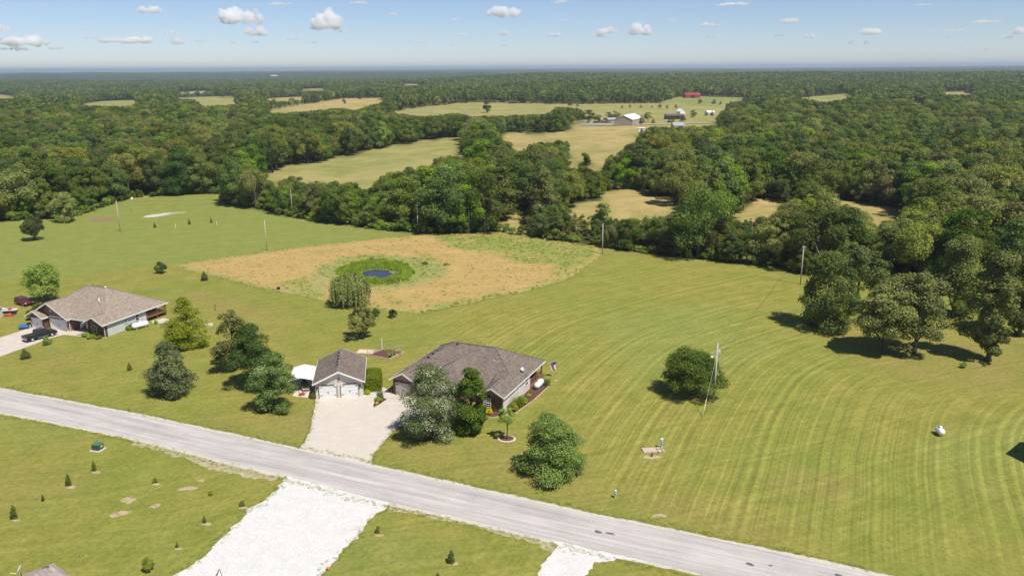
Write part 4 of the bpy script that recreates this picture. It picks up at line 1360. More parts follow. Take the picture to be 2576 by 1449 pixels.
def xface(face, u, v, a, b, z0, z1, d0, d1, mb, mi=0):
    """box on a wall: face 'f' looks to -v at v, 'r' looks to +u at u; a..b along the wall; d0..d1 proud of it"""
    if face == 'f': mb.box(a, b, v - d1, v - d0, z0, z1, mi)
    elif face == 'r': mb.box(u + d0, u + d1, a, b, z0, z1, mi)
    elif face == 'l': mb.box(u - d1, u - d0, a, b, z0, z1, mi)

def window(parent, face, pos, c, w, z0, h, frame=WHITE, arch=False, cols=2, sill=None):
    u = v = pos
    f = MB(); a, b = c - w / 2, c + w / 2; t = .09
    for (p, q, r, s_) in ((a - t, a, z0 - t, z0 + h + t), (b, b + t, z0 - t, z0 + h + t), (a, b, z0 - t, z0), (a, b, z0 + h, z0 + h + t), (a, b, z0 + h * .5 - .03, z0 + h * .5 + .03)):
        xface(face, u, v, p, q, r, s_, .002, .09, f)
    for k in range(1, cols):
        m_ = a + (b - a) * k / cols
        xface(face, u, v, m_ - .02, m_ + .02, z0, z0 + h * .5 - .03, .02, .07, f); xface(face, u, v, m_ - .02, m_ + .02, z0 + h * .5 + .03, z0 + h, .02, .07, f)
    if cols > 2:
        for zz in (z0 + h * .25, z0 + h * .75): xface(face, u, v, a, b, zz - .018, zz + .018, .022, .066, f)
    o = f.build("window", frame, parent)
    g = MB(); xface(face, u, v, a, b, z0, z0 + h, .004, .03, g)
    g.build("pane", GLASS, o)
    if arch:
        g = MB(); pts = [(c + w / 2 * math.cos(t_), z0 + h + .1 + w / 2 * .8 * math.sin(t_)) for t_ in np.linspace(0, math.pi, 9)]
        g.prism(pts, v - .08, v - .004)
        g.build("arch_light", GLASS, o)
    return o

def garage_door(parent, v, a, b, h, mat, trim, chamfer=.35, hinges=True, broad=.16):
    """sectional door set back in a cased opening with cut corners; the wall's face is at v"""
    d = MB(); d.box(a - .01, b + .01, v - .02, v + .03, 0, h)
    do = d.build("garage_door", DARK, parent)
    n = 4; ph = h / n
    pm = MB(); pm.box(0, b - a, -.045, 0, .012, ph - .012)
    k_ = 4 if b - a > 4 else 2
    for i in range(k_):
        w_ = (b - a) / k_
        pm.box(i * w_ + .12, (i + 1) * w_ - .12, -.058, -.046, .1, ph - .1)
    me = pm.mesh("door_panel", mat)
    for i in range(n): inst("door_panel", me, do, (a, v - .021, i * ph))
    hn = MB(); c = (a + b) / 2
    hn.box(c - .09, c - .05, v - .13, v - .082, h * .38, h * .52); hn.box(c + .05, c + .09, v - .13, v - .082, h * .38, h * .52)
    if hinges:
        for zz in (h * .2, h * .86):
            hn.box(a + .03, a + .45, v - .1, v - .082, zz, zz + .05); hn.box(b - .45, b - .03, v - .1, v - .082, zz, zz + .05)
    hn.build("handle", DARK, do)
    f = MB(); t = broad
    f.box(a - t, a, v - .16, v - .003, 0, h); f.box(b, b + t, v - .16, v - .003, 0, h)
    f.box(a - t, b + t, v - .16, v - .003, h, h + t)
    if chamfer:
        for s_, x0 in ((1, a), (-1, b)):
            f.prism([(x0, h), (x0 + s_ * chamfer, h), (x0, h - chamfer)][::s_], v - .155, v - .061)
    f.build("door_casing", trim, parent)
    return do

def hip_roof(parent, u0, u1, v0, v1, h, ru0, ru1, rv, rh, mat, trim, th=.2, name="roof"):
    mb = MB()
    E = [(u0, v0, h), (u1, v0, h), (u1, v1, h), (u0, v1, h)]
    B = [(x, y, h - th) for x, y, z in E]
    Rg = [(ru0, rv, rh), (ru1, rv, rh)]
    mb.add(E + B + Rg, [(0, 1, 9, 8), (1, 2, 9), (2, 3, 8, 9), (3, 0, 8), (0, 4, 5, 1), (1, 5, 6, 2), (2, 6, 7, 3), (3, 7, 4, 0), (7, 6, 5, 4)])
    o = mb.build(name, mat, parent)
    f = MB(); e = .035
    f.box(u0 - e, u1 + e, v0 - e, v0 - .002, h - th - .02, h + .0); f.box(u0 - e, u1 + e, v1 + .002, v1 + e, h - th - .02, h)
    f.box(u0 - e, u0 - .002, v0, v1, h - th - .02, h); f.box(u1 + .002, u1 + e, v0, v1, h - th - .02, h)
    f.build("gutter", trim, o)
    # ridge and hip caps
    c = MB()
    for a, b in ((Rg[0], Rg[1]), (E[0], Rg[0]), (E[3], Rg[0]), (E[1], Rg[1]), (E[2], Rg[1])):
        c.bar(Vector(a) + Vector((0, 0, .015)), Vector(b) + Vector((0, 0, .015)), .26, .05)
    c.build("ridge_cap", mat, o)
    return o

def gable_roof(parent, u0, u1, v0, v1, h, rise, mat, trim, th=.2, back=True, name="roof"):
    um = (u0 + u1) / 2
    mb = MB()
    mb.prism([(u0, h), (um, h + rise), (u1, h), (u1, h - th), (um, h + rise - th), (u0, h - th)], v0, v1)
    o = mb.build(name, mat, parent)
    f = MB()
    for vv0, vv1 in ((v0 - .04, v0 - .003),) + (((v1 + .003, v1 + .04),) if back else ()):
        f.prism([(u0 - .05, h - .02), (um, h + rise + .01), (u1 + .05, h - .02), (u1 + .05, h - .27), (um, h + rise - .26), (u0 - .05, h - .27)], vv0, vv1)
    f.build("rake_board", trim, o)
    g = MB(); g.box(u0 - .05, u0 - .002, v0 + .0, v1, h - th - .04, h - .01); g.box(u1 + .002, u1 + .05, v0, v1, h - th - .04, h - .01)
    g.build("gutter", trim, o)
    c = MB(); c.bar((um, v0, h + rise + .015), (um, v1, h + rise + .015), .26, .05); c.build("ridge_cap", mat, o)
    return o

def gable_wall(parent, u0, u1, v0, v1, h, rise, mat, name="wall"):
    """walls with the triangle of the gable: eaves at h, the roof's underside clears them"""
    um = (u0 + u1) / 2; k = rise
    mb = MB(); mb.prism([(u0, -.1), (u1, -.1), (u1, h), (um, h + k), (u0, h)], v0, v1)
    return mb.build(name, mat, parent)

def vent(parent, x, y, z, w=.4):
    mb = MB(); mb.box(x - w / 2, x + w / 2, y - .15, y + .2, z - .05, z + .12)
    return mb.build("roof_vent", DARK, parent)

def propane_tank(loc, rz, label, Lg=3.0, r=.5, rust=False, standing=True):
    t = empty("propane_tank", loc, rz, label=label, cat="propane tank", group=None)
    prof = [(.02, -Lg / 2), (r * .6, -Lg / 2 + r * .18), (r * .92, -Lg / 2 + r * .5), (r, -Lg / 2 + r * .9), (r, Lg / 2 - r * .9), (r * .92, Lg / 2 - r * .5), (r * .6, Lg / 2 - r * .18), (.02, Lg / 2)]
    M_ = Matrix.Translation((0, 0, r + .22)) @ Matrix.Rotation(math.pi / 2, 4, 'Y')
    mb = MB(); mb.lathe(prof, 20, 0, M_); mb.build("tank_body", CREAMW, t, True)
    mb = MB(); mb.lathe([(.19, 0), (.21, .1), (.19, .22), (.05, .27)], 14, 0, Matrix.Translation((0, 0, 2 * r + .2))); mb.build("valve_dome", CREAMW, t, True)
    for s_ in (-1, 1):
        mb = MB(); mb.box(s_ * Lg * .27 - .09, s_ * Lg * .27 + .09, -r * .6, r * .6, -.03, .36); mb.build("leg", WOODG, t)
    return t

# ------------------------------------------------------------------ the main house
A0 = P(978.4, 952.8, 2.7); HA = math.atan2(-8.0, 18.4)
HX, HY = Vector((math.cos(HA), math.sin(HA), 0)), Vector((-math.sin(HA), math.cos(HA), 0))
def HW(u, v, z=0): return Vector((A0.x, A0.y, 0)) + HX * u + HY * v + Vector((0, 0, z))
H1 = empty("brick_house", (A0.x, A0.y, 0), HA, label="brick and greige house with dark hipped shingle roof beside the gravel driveway", cat="house")
pitch = .555
# bodies
mb = MB(); mb.box(.45, 4.45, .45, 5.2, -.1, 2.62); mb.box(4.45, 12.8, .95, 5.2, -.1, 2.60); mb.box(15.95, 19.6, .45, 5.2, -.1, 2.62); mb.box(12.8, 15.95, 2.9, 5.2, -.1, 2.6)
mb.build("brick_wall", BRICK, H1)
mb = MB(); mb.box(.47, 19.62, 5.2, 11.0, -.1, 2.61); mb.box(.47, 15.0, 11.0, 16.95, -.1, 2.61)
mb.build("siding_wall", SIDING, H1)
mb = MB(); mb.box(19.61, 19.64, .46, 5.2, .0, 2.61); mb.box(19.56, 19.70, .40, .54, 0, 2.6); mb.box(19.56, 19.68, 10.9, 11.04, 0, 2.6)
mb.build("siding_panel", SIDING, H1)
gable_wall(H1, .45, 4.35, .45, 2.5, 2.62, 1.08, BRICK, "gable_wall")
gable_wall(H1, 15.95, 19.55, .45, 2.5, 2.62, 1.0, BRICK, "gable_wall")
hip_roof(H1, 0, 20, 4.7, 17.2, 2.7, 6.25, 13.75, 10.95, 2.7 + 6.25 * .56, SHINGLE, WHITE)
# hipped middle wing over the double garage
mb = MB()
u0, u1, v0 = 4.75, 13.1, .5; hw = (u1 - u0) / 2
E_ = [(u0, v0, 2.7), (u1, v0, 2.7), (u1, 10, 2.7), (u0, 10, 2.7)]
mb.add(E_ + [(x, y, 2.5) for x, y, z in E_] + [(u0 + hw, v0 + hw, 2.7 + hw * .555), (u0 + hw, 9.2, 2.7 + hw * .555)],
       [(0, 1, 8), (1, 2, 9, 8), (2, 3, 9), (3, 0, 8, 9), (0, 4, 5, 1), (1, 5, 6, 2), (2, 6, 7, 3), (3, 7, 4, 0), (7, 6, 5, 4)])
wr = mb.build("roof", SHINGLE, H1)
mb = MB(); mb.box(u0 - .03, u1 + .03, v0 - .035, v0 - .002, 2.48, 2.7); mb.build("gutter", WHITE, wr)
# porch roof between the wings
mb = MB(); mb.add([(12.9, 2.0, 2.68), (15.9, 2.0, 2.68), (15.9, 6.6, 3.75), (12.9, 6.6, 3.75), (12.9, 2.0, 2.5), (15.9, 2.0, 2.5), (15.9, 6.6, 3.5), (12.9, 6.6, 3.5)],
                  [(0, 1, 2, 3), (7, 6, 5, 4), (0, 4, 5, 1), (1, 5, 6, 2), (2, 6, 7, 3), (3, 7, 4, 0)]); mb.build("porch_roof", SHINGLE, H1)
gable_roof(H1, .03, 4.8, 0, 7.4, 2.7, 2.385 * .56, SHINGLE, WHITE, back=False)
gable_roof(H1, 15.6, 19.97, 0, 7.2, 2.7, 2.185 * .56, SHINGLE, WHITE, back=False)
garage_door(H1, .45, 1.05, 3.55, 2.15, DOOR_T, BRICK)
garage_door(H1, .95, 5.9, 10.6, 2.15, DOOR_T, BRICK)
w_ = window(H1, 'f', .45, 17.0, 1.05, .65, 1.35, WHITE, True, 3)
for x0 in (17.72,):
    s_ = MB()
    s_.box(x0, x0 + .5, .38, .447, .55, 2.1)
    for i in range(12): s_.box(x0 + .05, x0 + .45, .36, .379, .62 + i * .12, .68 + i * .12)
    s_.build("shutter", SHUT, H1)
s_ = MB(); s_.box(15.97, 16.3, .38, .447, .55, 2.1); s_.build("shutter", SHUT, H1)
window(H1, 'r', 19.65, 9.6, .85, 1.1, 1.1, WHITE, False, 1)
window(H1, 'r', 19.65, 5.2, .5, 1.6, .45, WHITE, False, 1)
mb = MB(); mb.box(13.9, 14.8, 2.84, 2.897, 0, 2.1); dr = mb.build("front_door", SHUT, H1)
mb = MB(); mb.box(14.65, 14.7, 2.78, 2.838, 1.0, 1.1); mb.build("handle", STEEL, dr)
# porch at the back corner with posts, beam and brown lattice
mb = MB(); mb.box(15.0, 19.9, 11.0, 16.9, -.1, .35); mb.build("porch_deck", WOODB, H1)
for x0, y0 in ((19.5, 13.9), (19.5, 16.6), (15.3, 16.6)):
    mb = MB(); mb.box(x0 - .09, x0 + .09, y0 - .09, y0 + .09, .3, 2.5); mb.build("porch_post", WOODB, H1)
for (y0, y1) in ((11.1, 13.8), (14.0, 16.5)):
    mb = MB(); mb.box(19.48, 19.54, y0, y1, 1.18, 1.28); mb.box(19.48, 19.54, y0, y1, .02, .12)
    n_ = int((y1 - y0) / .16)
    for i in range(n_): mb.box(19.495, 19.525, y0 + i * .16, y0 + i * .16 + .09, .12, 1.18)
    mb.build("railing", WOODB, H1)
for t_ in (7.1, 7.9, 8.8): # vents along the left hip
    pass
for i, (x, y) in enumerate(((3.1, 7.35), (3.55, 8.1), (3.95, 8.9), (6.9, 10.5))): vent(H1, x, y, 2.74 + min(x, y - 4.7) * .56)
mb = MB(); mb.tube([(14.6, 8.2, 4.4), (14.6, 8.2, 5.2)], .06, 8); mb.build("vent_pipe", STEEL, H1, True)
mb = MB(); mb.tube([(11.8, 11.6, 5.7), (11.8, 11.6, 6.35)], .06, 8); mb.build("vent_pipe", STEEL, H1, True)
# satellite dish on the right slope
dish = empty("satellite_dish", HW(19.0, 9.4, 3.3), HA, label="small white satellite dish on the right slope of the main house's roof", cat="satellite dish")
M_ = Matrix.Translation((0, 0, .45)) @ Matrix.Rotation(R(55), 4, Vector((.6, 1, 0)))
mb = MB(); mb.lathe([(.02, -.06), (.2, -.03), (.34, .04), (.35, .06)], 18, 0, M_); mb.build("dish", WHITE, dish, True)
mb = MB(); mb.tube([(0, 0, -.25), (0, 0, .4)], .03, 6); mb.bar((0, 0, .35), (.35, -.25, .62), .03, .03); mb.build("arm", DARK, dish)
# meter mast on the wall
mm = empty("electric_meter", HW(19.66, 6.2), HA, label="tall white electric meter box on the siding wall of the main house", cat="meter box")
mb = MB(); mb.box(0.0, .14, -.16, .16, 1.25, 1.95); mb.build("meter_box", WHITE, mm, bevel=.02)
mb = MB(); mb.tube([(.07, 0, -.05), (.07, 0, 1.25)], .04, 8); mb.build("conduit", WHITE, mm, True)
# flag
fl = empty("flag", HW(20.05, 16.8, 0), HA + R(18), label="striped flag with a blue corner hanging from a slanted pole at the back porch", cat="flag")
mb = MB(); mb.tube([(-.35, 0, 1.9), (1.75, -.15, 2.9)], .022, 6); mb.build("flag_pole", WHITE, fl, True)
RED = simple("flag_red", (.42, .06, .08), .8, .05); FWH = simple("flag_white", (.75, .72, .74), .8, .03); BLU = simple("flag_blue", (.035, .045, .16), .8, .05)
mb = MB(); n1_, n2_ = 13, 10
gp = [[None] * (n2_ + 1) for _ in range(n1_ + 1)]
vs = []; fs_ = []; mi = []
for i in range(n1_ + 1):
    for j in range(n2_ + 1):
        a_ = i / n1_; b_ = j / n2_
        base = Vector((1.7 - .95 * a_, -.15 + .07 * a_, 2.87 - .46 * a_))
        off = Vector((.28 * b_ + .1 * math.sin(b_ * 5 + a_ * 4) * b_, .12 * math.sin(a_ * 9 + b_ * 2) * (1 - .1 * b_), -1.45 * b_))
        vs.append(base + off)
for i in range(n1_):
    for j in range(n2_):
        fs_.append((i * (n2_ + 1) + j, (i + 1) * (n2_ + 1) + j, (i + 1) * (n2_ + 1) + j + 1, i * (n2_ + 1) + j + 1))
        mi.append(2 if (i < 7 and j < 4) else (0 if i % 2 == 0 else 1))
mb.v = [tuple(v) for v in vs]; mb.f = fs_; mb.m = mi
mb.build("flag_cloth", [RED, FWH, BLU], fl)
tk = P(1370, 971); propane_tank(tuple(HW(20.9, 11.9)), HA + R(90), "white propane tank in the mulch bed beside the main house's back porch", 2.7, .48)

# mulch beds and their plants
def HB(pts): return [HW(*p) for p in pts]
sheet("mulch_bed", HB([(19.7, .6), (21.2, .9), (21.9, 6.2), (22.2, 12.6), (21.4, 14.2), (19.7, 14.2)]), MAT_MULCH, .02, .6, .12, 31)
sheet("mulch_bed", HB([(15.0, .38), (19.7, .38), (19.9, -.4), (18.8, -1.55), (16.5, -1.65), (15.0, -1.0)]), MAT_MULCH, .02, .5, .1, 32)
EDG = simple("tan_stone_edging", (.50, .36, .26), .9, .2, 5)
def edging(pts, w=.12, h=.10, name="bed_edging", label=None):
    mb = MB(); pp = rough_outline(pts, .45, .03, 3, closed=False)
    for a, b in zip(pp[:-1], pp[1:]):
        mb.bar(Vector((a.x, a.y, h / 2)), Vector((b.x, b.y, h / 2)), w, h)
    return mb.build(name, EDG, kind='structure')
edging(HB([(19.9, -.2), (21.25, .8), (21.95, 6.2), (22.25, 12.6), (21.5, 14.2)]))
edging(HB([(15.0, -1.05), (16.5, -1.7), (18.8, -1.6), (19.85, -.45)]))
SHRUB = {}
def shrub_mesh(kind, H, Wd, n, leaf, mat, nl=14, shape='shrub'):
    return make_tree("shrub_" + kind, shape, H, Wd, .04, leaf, n, LEAF[mat], nl, 0, .03)
SHRUB['yellow'] = shrub_mesh('yellow', .8, 1.3, 1500, .1, 'yellow')
SHRUB['lime'] = shrub_mesh('lime', 1.2, 1.7, 2200, .13, 'lime')
SHRUB['ball'] = shrub_mesh('ball', 2.3, 2.7, 3600, .17, 'dark', 20)
SHRUB['green'] = shrub_mesh('green', 1.2, 1.4, 1500, .13, 'pin')
SHRUB['ever'] = shrub_mesh('ever', 2.0, 1.3, 2200, .12, 'cedar', 26, 'column')
SHRUB['thuja'] = shrub_mesh('thuja', 1.9, .75, 2200, .09, 'hedge', 22, 'column')
SHRUB['hay'] = shrub_mesh('hay', 1.2, 1.5, 900, .14, 'wood')
for (u, v, s_, lab) in ((15.9, -.5, 1.0, "round yellow shrub in the front bed, left of the arched window"), (17.6, -.65, 1.05, "round yellow shrub in the front bed below the shutter"),
                        (16.9, -1.25, .62, "low flat yellow shrub at the rim of the front mulch bed")):
    plant("yellow_shrub", SHRUB['yellow'], HW(u, v), .8 * s_, 1.25 * s_, label=lab, cat="shrub", trunk="stem", crown="foliage")
plant("golden_shrub", SHRUB['lime'], HW(20.6, 2.2), 1.15, 1.9, label="golden green shrub at the front end of the side bed by the main house", cat="shrub", trunk="stem", crown="foliage")
plant("golden_shrub", SHRUB['lime'], HW(20.9, 4.9), 1.2, 1.8, label="golden green shrub behind the spiky grass in the side bed", cat="shrub", trunk="stem", crown="foliage")
spik = blade_clump("spiky_grass", 1.3, 1.1, 220, LEAF['pin'], .9, .05)
def clump(name, me, loc, s=1, label=None, part="blades"):
    e = empty(name, loc, rng.uniform(0, 6), label=label, cat="plant"); e.scale = (s, s, s); inst(part, me, e); return e
clump("ornamental_grass", spik, HW(20.7, 3.6), 1.25, "dark spiky ornamental grass between the two golden shrubs")
clump("ornamental_grass", blade_clump("soft_grass", 1.3, 1.3, 260, LEAF['silver'], .5, .035), HW(21.6, 13.3), 1.0, "grey green ornamental grass behind the propane tank by the back porch")
plant("small_shrub", SHRUB['green'], HW(20.7, 8.0), .35, .8, label="small low plant in the middle of the long side mulch bed", cat="shrub", trunk="stem", crown="foliage")
plant("potted_fern", SHRUB['lime'], HW(19.2, 15.2, .35), .9, 1.0, label="yellow green potted plant on the back porch of the main house", cat="plant", trunk="stem", crown="foliage")

# ------------------------------------------------------------------ detached garage and carport
G0 = P(*[704.1 + 612 * .13334, 841.5 + 940 * .13334], 2.7); GA = math.atan2(1.18, 7.96)
GXv, GYv = Vector((math.cos(GA), math.sin(GA), 0)), Vector((-math.sin(GA), math.cos(GA), 0))
def GWp(u, v, z=0): return Vector((G0.x, G0.y, 0)) + GXv * u + GYv * v + Vector((0, 0, z))
G1 = empty("detached_garage", (G0.x, G0.y, 0), GA, label="greige two-door garage with grey gabled shingle roof between carport and hedge", cat="garage")
gable_wall(G1, .35, 7.7, .6, 10.4, 2.62, 1.72, SIDING, "siding_wall")
gable_roof(G1, 0, 8.05, 0, 10.9, 2.7, 1.88, SHINGLE, WHITE)
garage_door(G1, .6, .95, 3.6, 2.15, DOOR_W, SIDING, .38, True, .04)
garage_door(G1, .6, 4.3, 6.95, 2.15, DOOR_W, SIDING, .38, True, .04)
for a_ in (.95, 4.3):
    mb = MB(); mb.box(a_ - .09, a_ - .045, .42, .595, 0, 2.1); mb.box(a_ + 2.70, a_ + 2.745, .42, .595, 0, 2.1); mb.box(a_ + .3, a_ + 2.35, .42, .595, 2.20, 2.25)
    mb.build("door_casing", DARK, G1)
mb = MB(); mb.box(.345, 7.705, .55, .597, 2.62, 2.70); mb.build("trim_band", SIDING, G1)
for x, z in ((.62, 1.75), (7.25, 1.75), (4.05, 3.15)):
    mb = MB(); mb.box(x - .09, x + .09, .40, .597, z, z + .12); mb.lathe([(.05, -.16), (.11, -.1), (.11, .1), (.04, .2)], 8, 0, Matrix.Translation((x, .42, z))); mb.build("wall_lamp", DARK, G1)
for y in (3.4, 4.8, 6.2, 7.6, 9.0):
    vent(G1, 3.72, y, 4.42, .42)

C1 = empty("carport", GWp(-4.05, 3.2), GA, label="white metal carport with dark posts standing left of the detached garage", cat="carport")
CW, CLn = 3.85, 6.2
prof = [(0, 1.75), (.06, 2.05), (.28, 2.22), (1.92, 2.62), (3.57, 2.22), (3.79, 2.05), (3.85, 1.75)]
sh = simple("white_ribbed_sheet", (.80, .79, .78), .45, .03)
mb = MB()
for (x0, z0), (x1, z1) in zip(prof[:-1], prof[1:]):
    nrm_ = Vector((-(z1 - z0), 0, (x1 - x0))).normalized() * .025
    mb.add([(x0, 0, z0), (x1, 0, z1), (x1, CLn, z1), (x0, CLn, z0)] + [tuple(Vector(p) + nrm_) for p in ((x0, 0, z0), (x1, 0, z1), (x1, CLn, z1), (x0, CLn, z0))],
           [(3, 2, 1, 0), (4, 5, 6, 7), (0, 1, 5, 4), (1, 2, 6, 5), (2, 3, 7, 6), (3, 0, 4, 7)])
    ns = max(1, int(math.hypot(x1 - x0, z1 - z0) / .3))
for i in range(int(CLn / .3) + 1):
    for (x0, z0), (x1, z1) in zip(prof[1:-2], prof[2:-1]):
        y_ = i * .3
        nrm_ = Vector((-(z1 - z0), 0, (x1 - x0))).normalized() * .035
        mb.bar(Vector((x0, y_ + .02, z0)) + nrm_, Vector((x1, y_ + .02, z1)) + nrm_, .05, .02)
mb.build("roof_sheet", sh, C1)
for x in (.1, CW - .1):
    for y in (.1, 2.1, 4.1, 6.1):
        mb = MB(); mb.box(x - .035, x + .035, y - .035, y + .035, 0, 1.9); mb.build("post", DARK, C1)
for y in (.1, 2.1, 4.1, 6.1):
    mb = MB()
    for (x0, z0), (x1, z1) in zip(prof[:-1], prof[1:]): mb.bar((x0 + (.1 if x0 < 1 else -.1), y, z0 - .06), (x1 + (.1 if x1 < 1 else -.1), y, z1 - .06), .05, .05)
    mb.build("rafter", DARK, C1)
# a mower and a folded trailer stand in its shade
def wheel(parent, x, y, r, w, rim=STEEL, name="wheel"):
    M_ = Matrix.Translation((x, y, r)) @ Matrix.Rotation(math.pi / 2, 4, 'X')
    mb = MB(); mb.lathe([(r * .58, -w / 2), (r * .9, -w / 2), (r, -w * .3), (r, w * .3), (r * .9, w / 2), (r * .58, w / 2)], 18, 0, M_, caps=True)
    t = mb.build("tyre" if name == "wheel" else name, BLACKP, parent, True)
    mb = MB(); mb.lathe([(r * .6, -w / 2 - .012), (r * .5, -w / 2 - .02), (r * .15, -w / 2 - .03)], 12, 0, M_); mb.lathe([(r * .6, w / 2 + .012), (r * .5, w / 2 + .02), (r * .15, w / 2 + .03)], 12, 0, M_)
    mb.build("rim", rim, t)
    return t
def mower(loc, rz, label, col):
    m = simple("mower_paint_" + label[:6], col, .4, .05)
    e = empty("riding_mower", loc, rz, label=label, cat="mower")
    mb = MB(); mb.prism([(-.9, .35), (.85, .35), (.9, .7), (.2, .78), (.15, .5), (-.25, .5), (-.3, .62), (-.9, .62)], -.33, .33); mb.build("body", m, e, bevel=.05)
    mb = MB(); mb.box(-.35, .35, -.62, .62, .1, .28); mb.build("cutting_deck", m, e, bevel=.04)
    mb = MB(); mb.box(-.6, -.15, -.24, .24, .63, .72); mb.box(-.68, -.58, -.24, .24, .66, 1.05); mb.build("seat", BLACKP, e, bevel=.03)
    mb = MB(); mb.tube([(.25, 0, .7), (.08, 0, 1.02)], .02, 6); mb.tube([(.08 + .05 * math.cos(t), .17 * math.sin(t), 1.03 + .14 * math.cos(t)) for t in np.linspace(0, 6.28, 12)], .015, 5); mb.build("steering_wheel", BLACKP, e)
    for x, y, r in ((-.6, -.42, .27), (-.6, .42, .27), (.65, -.38, .2), (.65, .38, .2)): wheel(e, x, y, r, .2)
    return e
mower(tuple(GWp(-2.0, 6.4)), GA - R(85), "green riding mower parked under the white carport", (.05, .16, .05))
tr = empty("utility_trailer", GWp(-1.5, 3.9), GA + R(90), label="low pale utility trailer at the front of the carport", cat="trailer")
mb = MB(); mb.box(-.2, 1.9, -.55, .55, .38, .44); mb.build("bed", WOODG, tr)
mb = MB()
for y in (-.56, .56): mb.bar((-.2, y, .7), (1.9, y, .7), .04, .04); mb.bar((-.2, y, .4), (-.2, y, .7), .04, .04); mb.bar((1.9, y, .4), (1.9, y, .7), .04, .04)
mb.build("rail", STEEL, tr)
mb = MB(); mb.bar((-.2, -.4, .38), (-1.1, 0, .36), .05, .05); mb.bar((-.2, .4, .38), (-1.1, 0, .36), .05, .05); mb.build("drawbar", STEEL, tr)
for y in (-.68, .68): wheel(tr, .9, y, .28, .16)
e = empty("toy_wagon", GWp(-2.0, 2.4), GA + R(25), label="small red wagon on the tan gravel in front of the carport", cat="wagon")
mb = MB(); mb.box(-.45, .45, -.22, .22, .2, .26); mb.box(-.45, .45, -.24, -.221, .2, .4); mb.box(-.45, .45, .221, .24, .2, .4); mb.build("tray", simple("wagon_red", (.45, .07, .06), .4, .05), e)
mb = MB(); mb.tube([(.45, 0, .2), (.95, 0, .5)], .015, 5); mb.build("handle", DARK, e)
for x in (-.3, .3):
    for y in (-.27, .27): wheel(e, x, y, .1, .05)
# hedge block right of the garage, with its neighbours
def hedge_block():
    n = 9000
    u = nr.uniform(-1, 1, (n, 3)); k = nr.randint(0, 3, n)
    L_, W_, H_ = 4.9, 2.7, 2.3
    P_ = np.empty((n, 3)); Nn = np.zeros((n, 3))
    th = nr.uniform(0, math.pi, n); tt = nr.uniform(-1, 1, n)
    # rounded section: arch over the width, straight along the length
    sec = np.where(nr.uniform(size=n) < .45, 0, 1)
    y = np.where(sec == 0, np.sign(tt) * W_ / 2, np.cos(th) * W_ / 2); z = np.where(sec == 0, nr.uniform(0, H_ * .7, n), H_ * .7 + np.sin(th) * H_ * .3)
    x = nr.uniform(-L_ / 2, L_ / 2, n)
    ends = nr.uniform(size=n) < .18
    x = np.where(ends, np.sign(u[:, 0]) * L_ / 2, x); y = np.where(ends, nr.uniform(-W_ / 2, W_ / 2, n), y); z = np.where(ends, nr.uniform(0, H_ * .93, n), z)
    P_[:, 0] = x + nr.normal(size=n) * .09; P_[:, 1] = y + nr.normal(size=n) * .09; P_[:, 2] = np.maximum(.03, z + nr.normal(size=n) * .08)
    Nn[:, 0] = np.where(ends, np.sign(u[:, 0]), 0); Nn[:, 1] = np.where(ends, 0, y / W_ * 2); Nn[:, 2] = np.where(ends, .2, np.where(sec == 0, .15, np.sin(th)))
    Nn += nr.normal(size=(n, 3)) * .4
    rows = .5 + .3 * np.sin(x * 5.2)
    return leaf_mesh("hedge_foliage", P_, Nn, .17, np.clip(rows * .7 + nr.uniform(0, .35, n), 0, 1), LEAF['hedge'])
hp = P(935, 966)
e = empty("clipped_hedge", GWp(9.1, 4.4), GA + R(90), label="dense clipped green hedge block along the right side of the detached garage", cat="hedge")
inst("foliage", hedge_block(), e)
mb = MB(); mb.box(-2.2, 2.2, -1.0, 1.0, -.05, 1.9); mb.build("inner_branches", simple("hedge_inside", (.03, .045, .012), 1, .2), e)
plant("hosta", SHRUB['lime'], GWp(8.35, 1.25), .75, 1.15, label="pale lime hosta at the garage's right front corner", cat="plant", trunk="stem", crown="foliage")
plant("small_evergreen", SHRUB['ever'], GWp(-.15, .9), 1.5, .95, label="small green evergreen at the garage's left front corner", cat="shrub", trunk="stem", crown="foliage")
# planting island between gravel and concrete
isl = [(704.1 + x * .13334, 841.5 + y * .13334) for x, y in ((1790, 1225), (1840, 1190), (1930, 1190), (2022, 1215), (1900, 1300), (1765, 1378), (1765, 1330), (1785, 1280))]
sheet("mulch_bed", WP(isl), MAT_MULCH, .03, .4, .05, 33)
clump("ornamental_grass", blade_clump("tall_grass", 1.7, .9, 240, LEAF['silver'], .35, .03), P(957, 1004), 1.0, "tall feathery grass on the mulch island in the gravel driveway")
plant("island_shrub", SHRUB['green'], P(953, 1011), .9, 1.0, label="dark green shrub in front of the tall grass on the mulch island", cat="shrub", trunk="stem", crown="foliage")
plant("island_perennial", SHRUB['lime'], P(946, 1008), .5, .6, label="yellow green perennial at the left of the mulch island", cat="plant", trunk="stem", crown="foliage")
plant("island_perennial", SHRUB['yellow'], P(948, 1016), .35, .55, label="low golden plant near the tip of the mulch island", cat="plant", trunk="stem", crown="foliage")
# lattice screen at the house's left corner
e = empty("lattice_screen", P(985, 990), HA + R(90), label="low brown lattice screen at the left front corner of the main house", cat="screen")
mb = MB()
for i in range(9): mb.box(i * .16, i * .16 + .07, -.02, .0, .08, 1.2)
mb.box(-.02, 1.42, -.03, .01, 1.2, 1.28); mb.box(-.02, 1.42, -.03, .01, .0, .08); mb.build("slats", WOODB, e)

